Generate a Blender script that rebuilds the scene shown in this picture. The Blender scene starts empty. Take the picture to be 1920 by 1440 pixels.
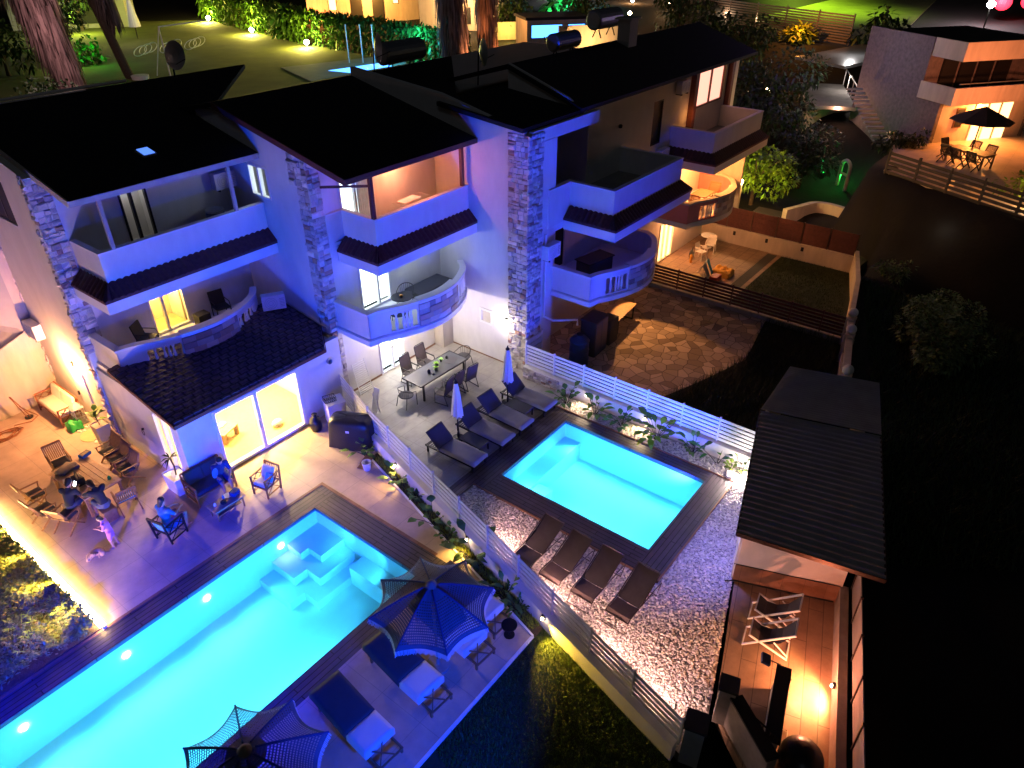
import bpy, math, random
from mathutils import Vector, Matrix, noise
R = math.radians
random.seed(7)
sc = bpy.context.scene
col = sc.collection

# ------------------------------------------------------------------ camera
cam_d = bpy.data.cameras.new('camera')
cam_d.sensor_width = 36; cam_d.lens = 36 * 1336 / 1920
cam_d.clip_end = 1500; cam_d.clip_start = 0.1
cam = bpy.data.objects.new('camera', cam_d); col.objects.link(cam)
cam.location = (0, 0, 15)
cam.rotation_euler = (R(90 - 33.2), R(-0.05), R(37.64 - 90))
sc.camera = cam
# ------------------------------------------------------------------ world, moon, exposure
world = bpy.data.worlds.new('World'); sc.world = world; world.use_nodes = True
wn = world.node_tree
sky = wn.nodes.new('ShaderNodeTexSky'); sky.sky_type = 'NISHITA'; sky.sun_disc = False
SUN_EL, SUN_ROT = R(-3), R(200)
sky.sun_elevation = SUN_EL; sky.sun_rotation = SUN_ROT
bg = wn.nodes['Background']; bg.inputs[1].default_value = 0.02
wn.links.new(sky.outputs[0], bg.inputs[0])
sun_d = bpy.data.lights.new('moon', 'SUN'); sun_d.energy = 0.009; sun_d.angle = R(8); sun_d.color = (.75, .85, 1)
sun = bpy.data.objects.new('moon', sun_d); col.objects.link(sun); sun.rotation_euler = (R(40), 0, R(-60))
sc.view_settings.view_transform = 'Standard'; sc.view_settings.look = 'None'
sc.view_settings.exposure = 2.0; sc.view_settings.gamma = 1
sc.cycles.use_denoising = True
sc.cycles.max_bounces = 5; sc.cycles.diffuse_bounces = 2; sc.cycles.glossy_bounces = 2
sc.cycles.transmission_bounces = 3; sc.cycles.transparent_max_bounces = 8
sc.cycles.sample_clamp_indirect = 4; sc.cycles.caustics_reflective = False; sc.cycles.caustics_refractive = False

BLUE = (.004, .050, 1.0); CYAN = (.040, .37, .58); WARM = (1, .50, .20); AMBER = (1, .36, .09); WHITE = (1, .86, .72); COOL = (.80, .90, 1)
GOLD = (1, .56, .12)
def light(name, kind, loc, w, color, parent=None, target=None, r=.05, angle=90, blend=.5, size=1, sy=None):
    d = bpy.data.lights.new(name, kind); d.energy = w; d.color = color
    if kind in ('POINT', 'SPOT'): d.shadow_soft_size = r
    if kind == 'SPOT': d.spot_size = R(angle); d.spot_blend = blend
    if kind == 'AREA':
        d.shape = 'RECTANGLE'; d.size = size; d.size_y = sy or size; d.spread = R(105)
    o = bpy.data.objects.new(name, d); col.objects.link(o)
    loc = Vector(loc)
    if target is not None:
        o.rotation_euler = (Vector(target) - loc).to_track_quat('-Z', 'Y').to_euler()
    if parent is not None:
        o.parent = parent; o.location = loc - parent.location if not parent.parent else loc - parent.parent.location
    else: o.location = loc
    return o

# ------------------------------------------------------------------ materials
M = {}
def nd(t, k, **kw):
    n = t.nodes.new('ShaderNode' + k)
    for a, b in kw.items():
        if hasattr(n, a): setattr(n, a, b)
        else: n.inputs[a.replace('_', ' ')].default_value = b
    return n
def mat(name, c, rough=.7, metal=0., var=.12, scale=6., bump=0., bscale=40., c2=None, spec=.4, coat=0., vz=1.):
    m = bpy.data.materials.new(name); m.use_nodes = True; t = m.node_tree; M[name] = m
    p = t.nodes['Principled BSDF']
    p.inputs['Roughness'].default_value = rough; p.inputs['Metallic'].default_value = metal
    p.inputs['Specular IOR Level'].default_value = spec; p.inputs['Coat Weight'].default_value = coat
    tc = nd(t, 'TexCoord'); no = nd(t, 'TexNoise', Scale=scale, Detail=5., Roughness=.6)
    mp = nd(t, 'Mapping'); mp.inputs['Scale'].default_value = (1, 1, vz); t.links.new(tc.outputs['Object'], mp.inputs[0])
    t.links.new(mp.outputs[0], no.inputs['Vector'])
    rp = nd(t, 'ValToRGB'); rp.color_ramp.elements[0].position = .3; rp.color_ramp.elements[1].position = .7
    a = c2 or tuple(x * (1 - var) for x in c)
    rp.color_ramp.elements[0].color = (*a, 1); rp.color_ramp.elements[1].color = (*c, 1)
    t.links.new(no.outputs[0], rp.inputs[0]); t.links.new(rp.outputs[0], p.inputs['Base Color'])
    if bump:
        n2 = nd(t, 'TexNoise', Scale=bscale, Detail=3.); b = nd(t, 'Bump', Strength=bump, Distance=.02)
        t.links.new(tc.outputs['Object'], n2.inputs['Vector']); t.links.new(n2.outputs[0], b.inputs['Height'])
        t.links.new(b.outputs[0], p.inputs['Normal'])
    return m
def emis(name, c, s):
    m = bpy.data.materials.new(name); m.use_nodes = True; t = m.node_tree; M[name] = m
    p = t.nodes['Principled BSDF']; p.inputs['Base Color'].default_value = (*c, 1)
    p.inputs['Emission Color'].default_value = (*c, 1); p.inputs['Emission Strength'].default_value = s
    return m
def tiles(name, c, c2, w, h, mortar=.02, rough=.6, mc=None, off=.5, bump=.4, rot=0, noise_amt=.5, ns=1.5, squash=1.):
    m = mat(name, c, rough); t = m.node_tree; p = t.nodes['Principled BSDF']
    tc = nd(t, 'TexCoord'); mp = nd(t, 'Mapping'); mp.inputs['Rotation'].default_value = (0, 0, rot)
    br = nd(t, 'TexBrick'); br.offset = off
    br.inputs['Color1'].default_value = (*c, 1); br.inputs['Color2'].default_value = (*c2, 1)
    br.inputs['Mortar'].default_value = (*(mc or tuple(x * .35 for x in c)), 1)
    br.inputs['Scale'].default_value = 1; br.inputs['Mortar Size'].default_value = mortar
    br.inputs['Brick Width'].default_value = w; br.inputs['Row Height'].default_value = h
    t.links.new(tc.outputs['Object'], mp.inputs[0]); t.links.new(mp.outputs[0], br.inputs[0])
    no = nd(t, 'TexNoise', Scale=ns, Detail=6., Roughness=.65); t.links.new(tc.outputs['Object'], no.inputs[0])
    rp = nd(t, 'ValToRGB'); rp.color_ramp.elements[0].position = .3; rp.color_ramp.elements[1].position = .72
    rp.color_ramp.elements[0].color = (1 - noise_amt,) * 3 + (1,)
    t.links.new(no.outputs[0], rp.inputs[0])
    mx = nd(t, 'Mix'); mx.data_type = 'RGBA'; mx.blend_type = 'MULTIPLY'; mx.inputs[0].default_value = 1
    t.links.new(br.outputs[0], mx.inputs[6]); t.links.new(rp.outputs[0], mx.inputs[7]); t.links.new(mx.outputs[2], p.inputs['Base Color'])
    b = nd(t, 'Bump', Strength=bump, Distance=.01); b.invert = True
    t.links.new(br.outputs[1], b.inputs['Height']); t.links.new(b.outputs[0], p.inputs['Normal'])
    return m
def voro(name, c, c2, scale, edge=.06, mc=(.02, .02, .02), rough=.8, rnd=1., bump=.6, ecol=None):
    m = mat(name, c, rough); t = m.node_tree; p = t.nodes['Principled BSDF']
    tc = nd(t, 'TexCoord'); nz = nd(t, 'TexNoise', Scale=scale * .8, Detail=2.)
    t.links.new(tc.outputs['Object'], nz.inputs[0])
    ad = nd(t, 'MixRGB'); ad.inputs[0].default_value = .06; t.links.new(tc.outputs['Object'], ad.inputs[1]); t.links.new(nz.outputs[1], ad.inputs[2])
    v1 = nd(t, 'TexVoronoi', Scale=scale, Randomness=rnd); v1.voronoi_dimensions = '2D'
    v2 = nd(t, 'TexVoronoi', Scale=scale, Randomness=rnd); v2.voronoi_dimensions = '2D'; v2.feature = 'DISTANCE_TO_EDGE'
    t.links.new(ad.outputs[0], v1.inputs[0]); t.links.new(ad.outputs[0], v2.inputs[0])
    sp = nd(t, 'SeparateColor'); t.links.new(v1.outputs['Color'], sp.inputs[0])
    r1 = nd(t, 'ValToRGB'); r1.color_ramp.elements[0].color = (*c, 1); r1.color_ramp.elements[1].color = (*c2, 1)
    t.links.new(sp.outputs[0], r1.inputs[0])
    r2 = nd(t, 'ValToRGB'); r2.color_ramp.elements[0].position = edge * .5; r2.color_ramp.elements[1].position = edge
    t.links.new(v2.outputs['Distance'], r2.inputs[0])
    mx = nd(t, 'Mix'); mx.data_type = 'RGBA'; t.links.new(r2.outputs[0], mx.inputs[0])
    mx.inputs[6].default_value = (*mc, 1); t.links.new(r1.outputs[0], mx.inputs[7]); t.links.new(mx.outputs[2], p.inputs['Base Color'])
    b = nd(t, 'Bump', Strength=bump, Distance=.03); t.links.new(r2.outputs[0], b.inputs['Height']); t.links.new(b.outputs[0], p.inputs['Normal'])
    return m
def attr_mat(name, base, rough=.85, bump=.5, bs=25):
    m = mat(name, base, rough, bump=bump, bscale=bs); t = m.node_tree; p = t.nodes['Principled BSDF']
    at = nd(t, 'Attribute'); at.attribute_name = 'tint'
    mx = nd(t, 'Mix'); mx.data_type = 'RGBA'; mx.blend_type = 'MULTIPLY'; mx.inputs[0].default_value = 1
    src = p.inputs['Base Color'].links[0].from_socket
    t.links.new(src, mx.inputs[6]); t.links.new(at.outputs['Color'], mx.inputs[7]); t.links.new(mx.outputs[2], p.inputs['Base Color'])
    return m
def glass(name, tint=(.9, .95, .95), refl=.12):
    m = bpy.data.materials.new(name); m.use_nodes = True; t = m.node_tree; M[name] = m
    t.nodes.remove(t.nodes['Principled BSDF'])
    tr = nd(t, 'BsdfTransparent'); tr.inputs[0].default_value = (*tint, 1)
    gl = nd(t, 'BsdfGlossy'); gl.inputs['Roughness'].default_value = .05
    mx = nd(t, 'MixShader'); fr = nd(t, 'Fresnel', IOR=1.4)
    ma = nd(t, 'Math', operation='ADD'); ma.inputs[1].default_value = refl * .3
    t.links.new(fr.outputs[0], ma.inputs[0]); t.links.new(ma.outputs[0], mx.inputs[0])
    t.links.new(tr.outputs[0], mx.inputs[1]); t.links.new(gl.outputs[0], mx.inputs[2])
    t.links.new(mx.outputs[0], t.nodes['Material Output'].inputs[0])
    return m, t, gl, fr
mat('plaster', (.76, .73, .70), .85, var=.11, scale=2.4, bump=.35, bscale=45, vz=.45)
mat('plaster_white', (.80, .78, .76), .8, var=.06, scale=2, bump=.1)
mat('plaster_warm', (.62, .55, .47), .85, var=.25, scale=2.4, bump=.3, vz=.25)
mat('plaster_red_light', (.62, .25, .22), .85, var=.1)  # red light on the balcony wall is put into this colour
mat('plaster_grey', (.42, .40, .38), .85, var=.15, scale=1.5, bump=.15)
mat('render_rough', (.40, .35, .30), .9, var=.3, scale=3, bump=.5, bscale=18)
mat('trim_white', (.80, .79, .77), .5, var=.04)
mat('fence_grey', (.58, .57, .60), .5)
mat('frame_grey', (.45, .46, .48), .4, var=.05)
mat('dark_metal', (.028, .028, .032), .4, .6, bump=.05)
mat('black', (.012, .012, .013), .55)
mat('black_plastic', (.02, .02, .022), .35, bump=.3, bscale=8)
mat('red_wood', (.16, .05, .035), .5, var=.3, scale=12)
mat('terracotta_dark', (.12, .045, .045), .75, var=.4, scale=8, bump=.3)
tiles('roof_tile', (.13, .09, .13), (.17, .12, .16), .32, .24, .03, .7, bump=1.0)
mat('roof_dark', (.018, .017, .02), .8, var=.3, bump=.3)
tiles('terrace_one', (.60, .45, .35), (.58, .44, .345), 1.2, 1.2, .006, .5, mc=(.36, .29, .25), off=0, bump=.1, noise_amt=.34, ns=1.1)
tiles('terrace_two', (.47, .44, .40), (.45, .42, .39), 1.2, .6, .006, .45, mc=(.26, .25, .23), off=0, bump=.1, noise_amt=.36, ns=1.4)
tiles('deck_x', (.080, .068, .085), (.11, .092, .11), 2.4, .14, .012, .5, mc=(.01, .008, .008), bump=.8, noise_amt=.4)
tiles('deck_y', (.080, .068, .085), (.11, .092, .11), 2.4, .14, .012, .5, mc=(.01, .008, .008), bump=.8, rot=R(90), noise_amt=.4)
tiles('court_wood', (.40, .27, .17), (.34, .22, .14), 2.2, .36, .008, .45, mc=(.14, .09, .06), bump=.2, rot=R(-15.5), noise_amt=.35, ns=2.5)
tiles('band_wood', (.34, .17, .10), (.30, .15, .09), 3, .5, .004, .6, bump=.1)
voro('crazy_paving', (.22, .16, .12), (.62, .48, .36), 2.5, .035, (.09, .065, .05), .8)
attr_mat('stone', (.66, .62, .60)); attr_mat('pebble', (.82, .79, .77), .7, .2)
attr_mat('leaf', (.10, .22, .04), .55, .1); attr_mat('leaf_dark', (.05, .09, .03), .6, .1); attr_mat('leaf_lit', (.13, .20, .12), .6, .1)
attr_mat('frond', (.30, .24, .22), .9, .2)
mat('gravel_base', (.46, .42, .42), .9, var=.4, scale=14, bump=1, bscale=30)
mat('shed_metal', (.38, .37, .36), .6, var=.25, scale=2)
mat('villa_stone', (.20, .17, .19), .9, var=.4, scale=5, bump=.8, bscale=20)
tiles('patio_brown', (.34, .23, .16), (.31, .21, .15), .5, .5, .01, .7, off=0, noise_amt=.4)
mat('soil', (.075, .05, .035), .95, var=.5, scale=8, bump=.8, bscale=25)
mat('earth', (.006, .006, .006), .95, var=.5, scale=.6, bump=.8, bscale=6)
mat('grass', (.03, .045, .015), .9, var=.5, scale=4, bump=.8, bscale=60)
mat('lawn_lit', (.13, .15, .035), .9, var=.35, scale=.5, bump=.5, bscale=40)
mat('bark', (.10, .07, .05), .9, var=.4, scale=10, bump=.8)
mat('asphalt', (.05, .05, .05), .9, var=.2, bump=.2)
mat('concrete', (.30, .29, .28), .85, var=.25, scale=1.5, bump=.2)
mat('wood', (.30, .16, .08), .5, var=.35, scale=9)
mat('wood_light', (.55, .36, .20), .5, var=.25, scale=9)
mat('rattan', (.33, .12, .05), .5, var=.3, scale=20, bump=.3)
mat('grey_cushion', (.30, .28, .28), .9, var=.08, scale=5, bump=.25, bscale=6)
mat('charcoal_cushion', (.07, .07, .08), .9, var=.12, scale=5, bump=.2, bscale=7)
mat('cream_cushion', (.66, .60, .50), .9, var=.08, scale=5, bump=.3, bscale=7)
mat('white_cushion', (.74, .72, .72), .85, var=.05, scale=5, bump=.15, bscale=7)
mat('blue_cushion', (.05, .18, .42), .85)
mat('umbrella_white', (.74, .74, .76), .8, var=.06)
mat('mesh_brown', (.05, .043, .05), .7, var=.2)
mat('mesh_taupe', (.16, .12, .11), .7, var=.2)
mat('frame_bronze', (.10, .075, .07), .35, .7)
mat('white_paint', (.78, .77, .76), .4, var=.03)
mat('table_glass_dark', (.09, .10, .11), .12, var=.1, spec=.7)
mat('table_glass_pale', (.30, .36, .38), .1, var=.1, spec=.8)
mat('pool_finish', (.60, .72, .74), .6, var=.03)
mat('interior', (.70, .62, .42), .8, var=.05)
mat('interior_wood', (.55, .40, .18), .4, var=.2)
mat('skin', (.48, .28, .19), .55, var=.05); mat('hair', (.02, .015, .012), .6, var=.3, bump=.5)
mat('cloth_dark', (.025, .03, .045), .9); mat('cloth_blue', (.06, .16, .26), .9, var=.2); mat('cloth_navy', (.03, .05, .16), .9)
mat('cloth_plum', (.22, .10, .18), .9); mat('cloth_lilac', (.42, .16, .50), .9); mat('cloth_grey', (.20, .17, .16), .9); mat('denim', (.10, .12, .18), .9)
mat('dog_fur', (.44, .28, .17), .95, var=.15, scale=25, bump=.6)
mat('green_plastic', (.02, .38, .08), .45); mat('yellow_cloth', (.62, .52, .28), .9); mat('orange_towel', (.75, .38, .06), .95, var=.3)
mat('blue_towel', (.10, .36, .55), .95); mat('slate_towel', (.20, .22, .28), .95); mat('red_plastic', (.45, .03, .02), .5); mat('tank_blue', (.03, .06, .16), .4)
mat('magazine', (.14, .18, .5), .4); mat('orange_fruit', (.8, .35, .05), .6)
mat('hub', (.20, .16, .14), .8); mat('macrame', (.11, .13, .19), .9, var=.2, bump=.3); mat('solar', (.02, .025, .05), .2, .3); mat('far_white', (.6, .58, .55), .8)
mat('steel', (.45, .47, .5), .3, .8)
emis('lamp_warm', (1, .72, .40), 30); emis('lamp_white', (1, .93, .85), 30); emis('led_gold', (1, .62, .22), 32); emis('pool_lamp', (.75, 1, 1), 9)
emis('phone', (.6, .75, 1), 14); emis('green_glow', (.02, 1, .12), 2.2); emis('red_glow', (1, .02, .04), 1.4); emis('win_amber', (1, .55, .18), 1.2); emis('win_pink', (1, .42, .30), .45); emis('win_white', (.85, .95, 1), 1.1)
emis('lamp_blue', (.1, .25, 1), 12)
glass('glass'); _, _t, _g, _f = glass('water', (.80, .97, 1.0), 0)
_w = nd(_t, 'TexNoise', Scale=5., Detail=3.); _b = nd(_t, 'Bump', Strength=.3, Distance=.03)
_tc = nd(_t, 'TexCoord'); _t.links.new(_tc.outputs['Object'], _w.inputs[0]); _t.links.new(_w.outputs[0], _b.inputs['Height'])
_t.links.new(_b.outputs[0], _g.inputs['Normal']); _t.links.new(_b.outputs[0], _f.inputs['Normal'])

# ------------------------------------------------------------------ mesh helpers
class MB:
    def __init__(s): s.v = []; s.f = []; s.t = []; s.cur = (1, 1, 1)
    def add(s, vs, fs):
        n = len(s.v); s.v += [tuple(v) for v in vs]; s.f += [tuple(i + n for i in f) for f in fs]; s.t += [s.cur] * len(fs); return s
    def b(s, x0, x1, y0, y1, z0, z1):
        return s.add([(x0, y0, z0), (x1, y0, z0), (x1, y1, z0), (x0, y1, z0), (x0, y0, z1), (x1, y0, z1), (x1, y1, z1), (x0, y1, z1)],
                     [(3, 2, 1, 0), (4, 5, 6, 7), (0, 1, 5, 4), (1, 2, 6, 5), (2, 3, 7, 6), (3, 0, 4, 7)])
    def ob(s, c, sz, rx=0, ry=0, rz=0):
        m = Matrix.Translation(c) @ Matrix.Rotation(rz, 4, 'Z') @ Matrix.Rotation(ry, 4, 'Y') @ Matrix.Rotation(rx, 4, 'X')
        a, b_, c_ = sz[0] / 2, sz[1] / 2, sz[2] / 2
        vs = [m @ Vector(p) for p in [(-a, -b_, -c_), (a, -b_, -c_), (a, b_, -c_), (-a, b_, -c_), (-a, -b_, c_), (a, -b_, c_), (a, b_, c_), (-a, b_, c_)]]
        return s.add(vs, [(3, 2, 1, 0), (4, 5, 6, 7), (0, 1, 5, 4), (1, 2, 6, 5), (2, 3, 7, 6), (3, 0, 4, 7)])
    def bar(s, p, q, w=.03, h=None, up=(0, 0, 1)):
        p = Vector(p); q = Vector(q); d = (q - p); h = h or w
        if d.length < 1e-6: return s
        d.normalize(); u = Vector(up)
        if abs(d.dot(u)) > .98: u = Vector((0, 1, 0))
        sd = d.cross(u).normalized(); u = sd.cross(d)
        vs = []
        for e in (p, q):
            for a, b_ in ((-1, -1), (1, -1), (1, 1), (-1, 1)): vs.append(e + sd * a * w / 2 + u * b_ * h / 2)
        return s.add(vs, [(3, 2, 1, 0), (4, 5, 6, 7), (0, 1, 5, 4), (1, 2, 6, 5), (2, 3, 7, 6), (3, 0, 4, 7)])
    def tube(s, pts, r=.02, n=8, r2=None):
        pts = [Vector(p) for p in pts]; rings = []; N = len(pts); prev = None
        for i, p in enumerate(pts):
            d = (pts[min(i + 1, N - 1)] - pts[max(i - 1, 0)]).normalized()
            if prev is None: u = d.orthogonal().normalized()
            else:
                u = prev - d * prev.dot(d); u = u.normalized() if u.length > 1e-4 else d.orthogonal().normalized()
            prev = u; w = d.cross(u); rr = (r if r2 is None else r + (r2 - r) * i / max(1, N - 1)) if not isinstance(r, (list, tuple)) else r[i]
            rings.append([p + (u * math.cos(2 * math.pi * k / n) + w * math.sin(2 * math.pi * k / n)) * rr for k in range(n)])
        vs = [v for g in rings for v in g]; fs = []
        for i in range(N - 1):
            for k in range(n):
                a = i * n + k; b_ = i * n + (k + 1) % n; fs.append((a, b_, b_ + n, a + n))
        fs.append(tuple(range(n - 1, -1, -1))); fs.append(tuple((N - 1) * n + k for k in range(n)))
        return s.add(vs, fs)
    def prism(s, poly, z0, z1):
        n = len(poly)
        a = sum(poly[i][0] * poly[(i + 1) % n][1] - poly[(i + 1) % n][0] * poly[i][1] for i in range(n))
        if a < 0: poly = poly[::-1]
        z0f = (lambda p: z0) if not callable(z0) else z0; z1f = (lambda p: z1) if not callable(z1) else z1
        vs = [(p[0], p[1], z0f(p)) for p in poly] + [(p[0], p[1], z1f(p)) for p in poly]
        fs = [tuple(range(n - 1, -1, -1)), tuple(range(n, 2 * n))] + [(i, (i + 1) % n, (i + 1) % n + n, i + n) for i in range(n)]
        return s.add(vs, fs)
    def lathe(s, prof, c=(0, 0, 0), n=16):
        vs = []; fs = []
        for r, z in prof:
            for k in range(n): vs.append((c[0] + r * math.cos(2 * math.pi * k / n), c[1] + r * math.sin(2 * math.pi * k / n), c[2] + z))
        for i in range(len(prof) - 1):
            for k in range(n):
                a = i * n + k; b_ = i * n + (k + 1) % n; fs.append((a, b_, b_ + n, a + n))
        fs.append(tuple(range(n - 1, -1, -1))); fs.append(tuple((len(prof) - 1) * n + k for k in range(n)))
        return s.add(vs, fs)
    def ell(s, c, r, n=10, m=7, rz=0, jit=0):
        vs = []; fs = []; cr, sr = math.cos(rz), math.sin(rz)
        for i in range(1, m):
            th = math.pi * i / m
            for k in range(n):
                ph = 2 * math.pi * k / n; j = 1 + random.uniform(-jit, jit)
                x, y, z = r[0] * math.sin(th) * math.cos(ph) * j, r[1] * math.sin(th) * math.sin(ph) * j, r[2] * math.cos(th) * j
                vs.append((c[0] + x * cr - y * sr, c[1] + x * sr + y * cr, c[2] + z))
        t = len(vs); vs += [(c[0], c[1], c[2] + r[2]), (c[0], c[1], c[2] - r[2])]
        for i in range(m - 2):
            for k in range(n):
                a = i * n + k; b_ = i * n + (k + 1) % n; fs.append((a, a + n, b_ + n, b_))
        for k in range(n): fs.append((k, (k + 1) % n, t)); fs.append(((m - 2) * n + (k + 1) % n, (m - 2) * n + k, t + 1))
        return s.add(vs, fs)
    def q(s, *pts): return s.add(pts, [tuple(range(len(pts)))])
    def wall(s, axis, pos, th, u0, u1, z0, z1, holes=()):
        """plate with rectangular holes; axis 'x': runs along x at y=pos..pos+th ; 'y': runs along y at x=pos..pos+th"""
        us = sorted({u0, u1, *[h[0] for h in holes], *[h[1] for h in holes]}); zs = sorted({z0, z1, *[h[2] for h in holes], *[h[3] for h in holes]})
        us = [u for u in us if u0 <= u <= u1]; zs = [z for z in zs if z0 <= z <= z1]
        def solid(i, j):
            if i < 0 or j < 0 or i >= len(us) - 1 or j >= len(zs) - 1: return False
            u = (us[i] + us[i + 1]) / 2; z = (zs[j] + zs[j + 1]) / 2
            return not any(h[0] < u < h[1] and h[2] < z < h[3] for h in holes)
        P = (lambda u, t, z: (u, pos + t, z)) if axis == 'x' else (lambda u, t, z: (pos + t, u, z))
        for i in range(len(us) - 1):
            for j in range(len(zs) - 1):
                if not solid(i, j): continue
                a, b_, c, d = us[i], us[i + 1], zs[j], zs[j + 1]
                s.q(P(a, 0, c), P(b_, 0, c), P(b_, 0, d), P(a, 0, d)); s.q(P(a, th, c), P(a, th, d), P(b_, th, d), P(b_, th, c))
                if not solid(i - 1, j): s.q(P(a, 0, c), P(a, 0, d), P(a, th, d), P(a, th, c))
                if not solid(i + 1, j): s.q(P(b_, 0, c), P(b_, th, c), P(b_, th, d), P(b_, 0, d))
                if not solid(i, j - 1): s.q(P(a, 0, c), P(a, th, c), P(b_, th, c), P(b_, 0, c))
                if not solid(i, j + 1): s.q(P(a, 0, d), P(b_, 0, d), P(b_, th, d), P(a, th, d))
        return s
    def build(s, name, m, parent=None, world=False, smooth=False, bevel=0., tint=False, loc=None):
        me = bpy.data.meshes.new(name)
        vs = s.v
        if world and parent is not None:
            rt = parent
            while rt.parent: rt = rt.parent
            l = rt.location; vs = [(v[0] - l.x, v[1] - l.y, v[2] - l.z) for v in vs]
        me.from_pydata(vs, [], s.f); me.materials.append(M[m])
        if tint:
            at = me.attributes.new('tint', 'FLOAT_COLOR', 'CORNER'); a = []
            for f, t in zip(s.f, s.t): a += [t[0], t[1], t[2], 1.] * len(f)
            at.data.foreach_set('color', a)
        if smooth:
            me.polygons.foreach_set('use_smooth', [True] * len(me.polygons))
        me.update(); o = bpy.data.objects.new(name, me); col.objects.link(o)
        if parent is not None: o.parent = parent
        if loc is not None: o.location = loc
        if bevel:
            bv = o.modifiers.new('bevel', 'BEVEL'); bv.width = bevel; bv.segments = 2; bv.limit_method = 'ANGLE'
        return o
def tag(o, label=None, cat=None, group=None, kind=None):
    if label: o['label'] = label
    if cat: o['category'] = cat
    if group: o['group'] = group
    if kind: o['kind'] = kind
    return o
def thing(name, label, cat, loc=(0, 0, 0), rz=0., group=None):
    o = bpy.data.objects.new(name, None); col.objects.link(o); o.empty_display_size = .2
    o.location = loc; o.rotation_euler = (0, 0, rz); return tag(o, label, cat, group)
def struct(name, mb, m, **kw): return tag(mb.build(name, m, **kw), kind='structure')
def kids(o): return [c for c in col.objects if c.parent == o]
def dup(o, loc, rz, label, parent=None):
    def cp(a, par):
        c = a.copy(); col.objects.link(c)
        if par is not None: c.parent = par
        for ch in kids(a): cp(ch, c)
        return c
    c = cp(o, None); c.location = loc; c.rotation_euler = (0, 0, rz); c['label'] = label
    return c
def reuse(src, parent, loc, rz=0, name=None):       # another part with the same mesh
    o = bpy.data.objects.new(name or src.name.split('.')[0], src.data); col.objects.link(o); o.parent = parent; o.location = loc; o.rotation_euler = (0, 0, rz)
    return o
def stones(mb, axis, pos, out, u0, u1, z0, z1, seed=1, ragged=0., hmin=.10, hmax=.21):
    """rough ashlar blocks on a wall face. axis as wall(); out = direction (+1/-1) the face looks"""
    rg = random.Random(seed); z = z0
    while z < z1 - .02:
        h = min(rg.uniform(hmin, hmax), z1 - z)
        if z1 - z - h < .08: h = z1 - z
        e0 = u0 + (rg.uniform(-ragged, ragged) if ragged else 0); u = e0
        e1 = u1
        while u < e1 - .01:
            w = rg.uniform(.11, .30)
            if e1 - u - w < .12: w = e1 - u
            d = rg.uniform(.02, .085); g = .006
            k = rg.random(); cc = (1, .97, .94) if k < .5 else ((.86, .80, .76) if k < .70 else ((.66, .62, .62) if k < .86 else ((.66, .42, .34) if k < .92 else (1.25, 1.2, 1.15))))
            v = rg.uniform(.8, 1.15); mb.cur = tuple(c * v for c in cc)
            j = [rg.uniform(-.02, .02) for _ in range(16)]; j2 = [rg.uniform(-.035, .03) for _ in range(4)]
            def P(uu, t, zz): return (uu, pos + out * t, zz) if axis == 'x' else (pos + out * t, uu, zz)
            a, b_, c, d2 = u + g, u + w - g, z + g, z + h - g
            base = [P(a, 0, c), P(b_, 0, c), P(b_, 0, d2), P(a, 0, d2)]
            ch = .016; q_ = [rg.uniform(0, .035) for _ in range(8)]
            mid = [P(a + j[0] * .4, d * .7, c), P(b_, d * .7 + j[1] * .4, c), P(b_, d * .7 + j[2] * .4, d2), P(a, d * .7 + j[3] * .4, d2)]
            top = [P(a + ch + q_[0], d + j2[0], c + ch + q_[1]), P(b_ - ch - q_[2], d + j2[1], c + ch + q_[3]), P(b_ - ch - q_[4], d + j2[2], d2 - ch - q_[5]), P(a + ch + q_[6], d + j2[3], d2 - ch - q_[7])]
            fl = (out > 0) == (axis == 'x')
            fs = [(8, 9, 10, 11)]
            for i in range(4): k2 = (i + 1) % 4; fs += [(i, k2, k2 + 4, i + 4), (i + 4, k2 + 4, k2 + 8, i + 8)]
            if fl: fs = [f[::-1] for f in fs]
            mb.add(base + mid + top, fs); u += w
        z += h
    mb.cur = (1, 1, 1)
def leafquad(mb, c, d, L, w, tint, droop=.3, seg=2):
    """one leaf: strip from c along direction d, width w"""
    d = Vector(d).normalized(); sd = d.cross(Vector((0, 0, 1)))
    if sd.length < .1: sd = Vector((1, 0, 0))
    sd.normalize(); c = Vector(c); mb.cur = tint; vs = []; prof = [.15, 1, .75, .05] if seg > 2 else [.3, 1, .05]
    n = len(prof)
    for i, pw in enumerate(prof):
        t = i / (n - 1); p = c + d * L * t + Vector((0, 0, -droop * L * t * t)); vs += [p - sd * w * pw / 2, p + sd * w * pw / 2]
    mb.add(vs, [(2 * i, 2 * i + 1, 2 * i + 3, 2 * i + 2) for i in range(n - 1)])
def rv(rg=random):
    z = rg.uniform(-1, 1); a = rg.uniform(0, 2 * math.pi); r = math.sqrt(1 - z * z); return Vector((r * math.cos(a), r * math.sin(a), z))
def crown(mb, c, rad, n, size, rg, base=(1, 1, 1), clumps=14, shell=.55):
    cl = [(Vector(c) + Vector([v * r for v, r in zip(rv(rg) * rg.uniform(.25, .85), rad)]), rg.uniform(.28, .5)) for _ in range(clumps)]
    for i in range(n):
        cc, k = cl[i % len(cl)]; d = rv(rg); t = k * rg.uniform(.6, 1) ** .5
        p = cc + Vector((d.x * rad[0] * t, d.y * rad[1] * t, d.z * rad[2] * t)); v = rg.uniform(.5, 1.4)
        dd = (d + rv(rg) * .9).normalized()
        leafquad(mb, p, dd, size * rg.uniform(.6, 1.3), size * rg.uniform(.35, .6), (base[0] * v * rg.uniform(.8, 1.2), base[1] * v, base[2] * v), .3)
    mb.cur = (1, 1, 1)
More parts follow.
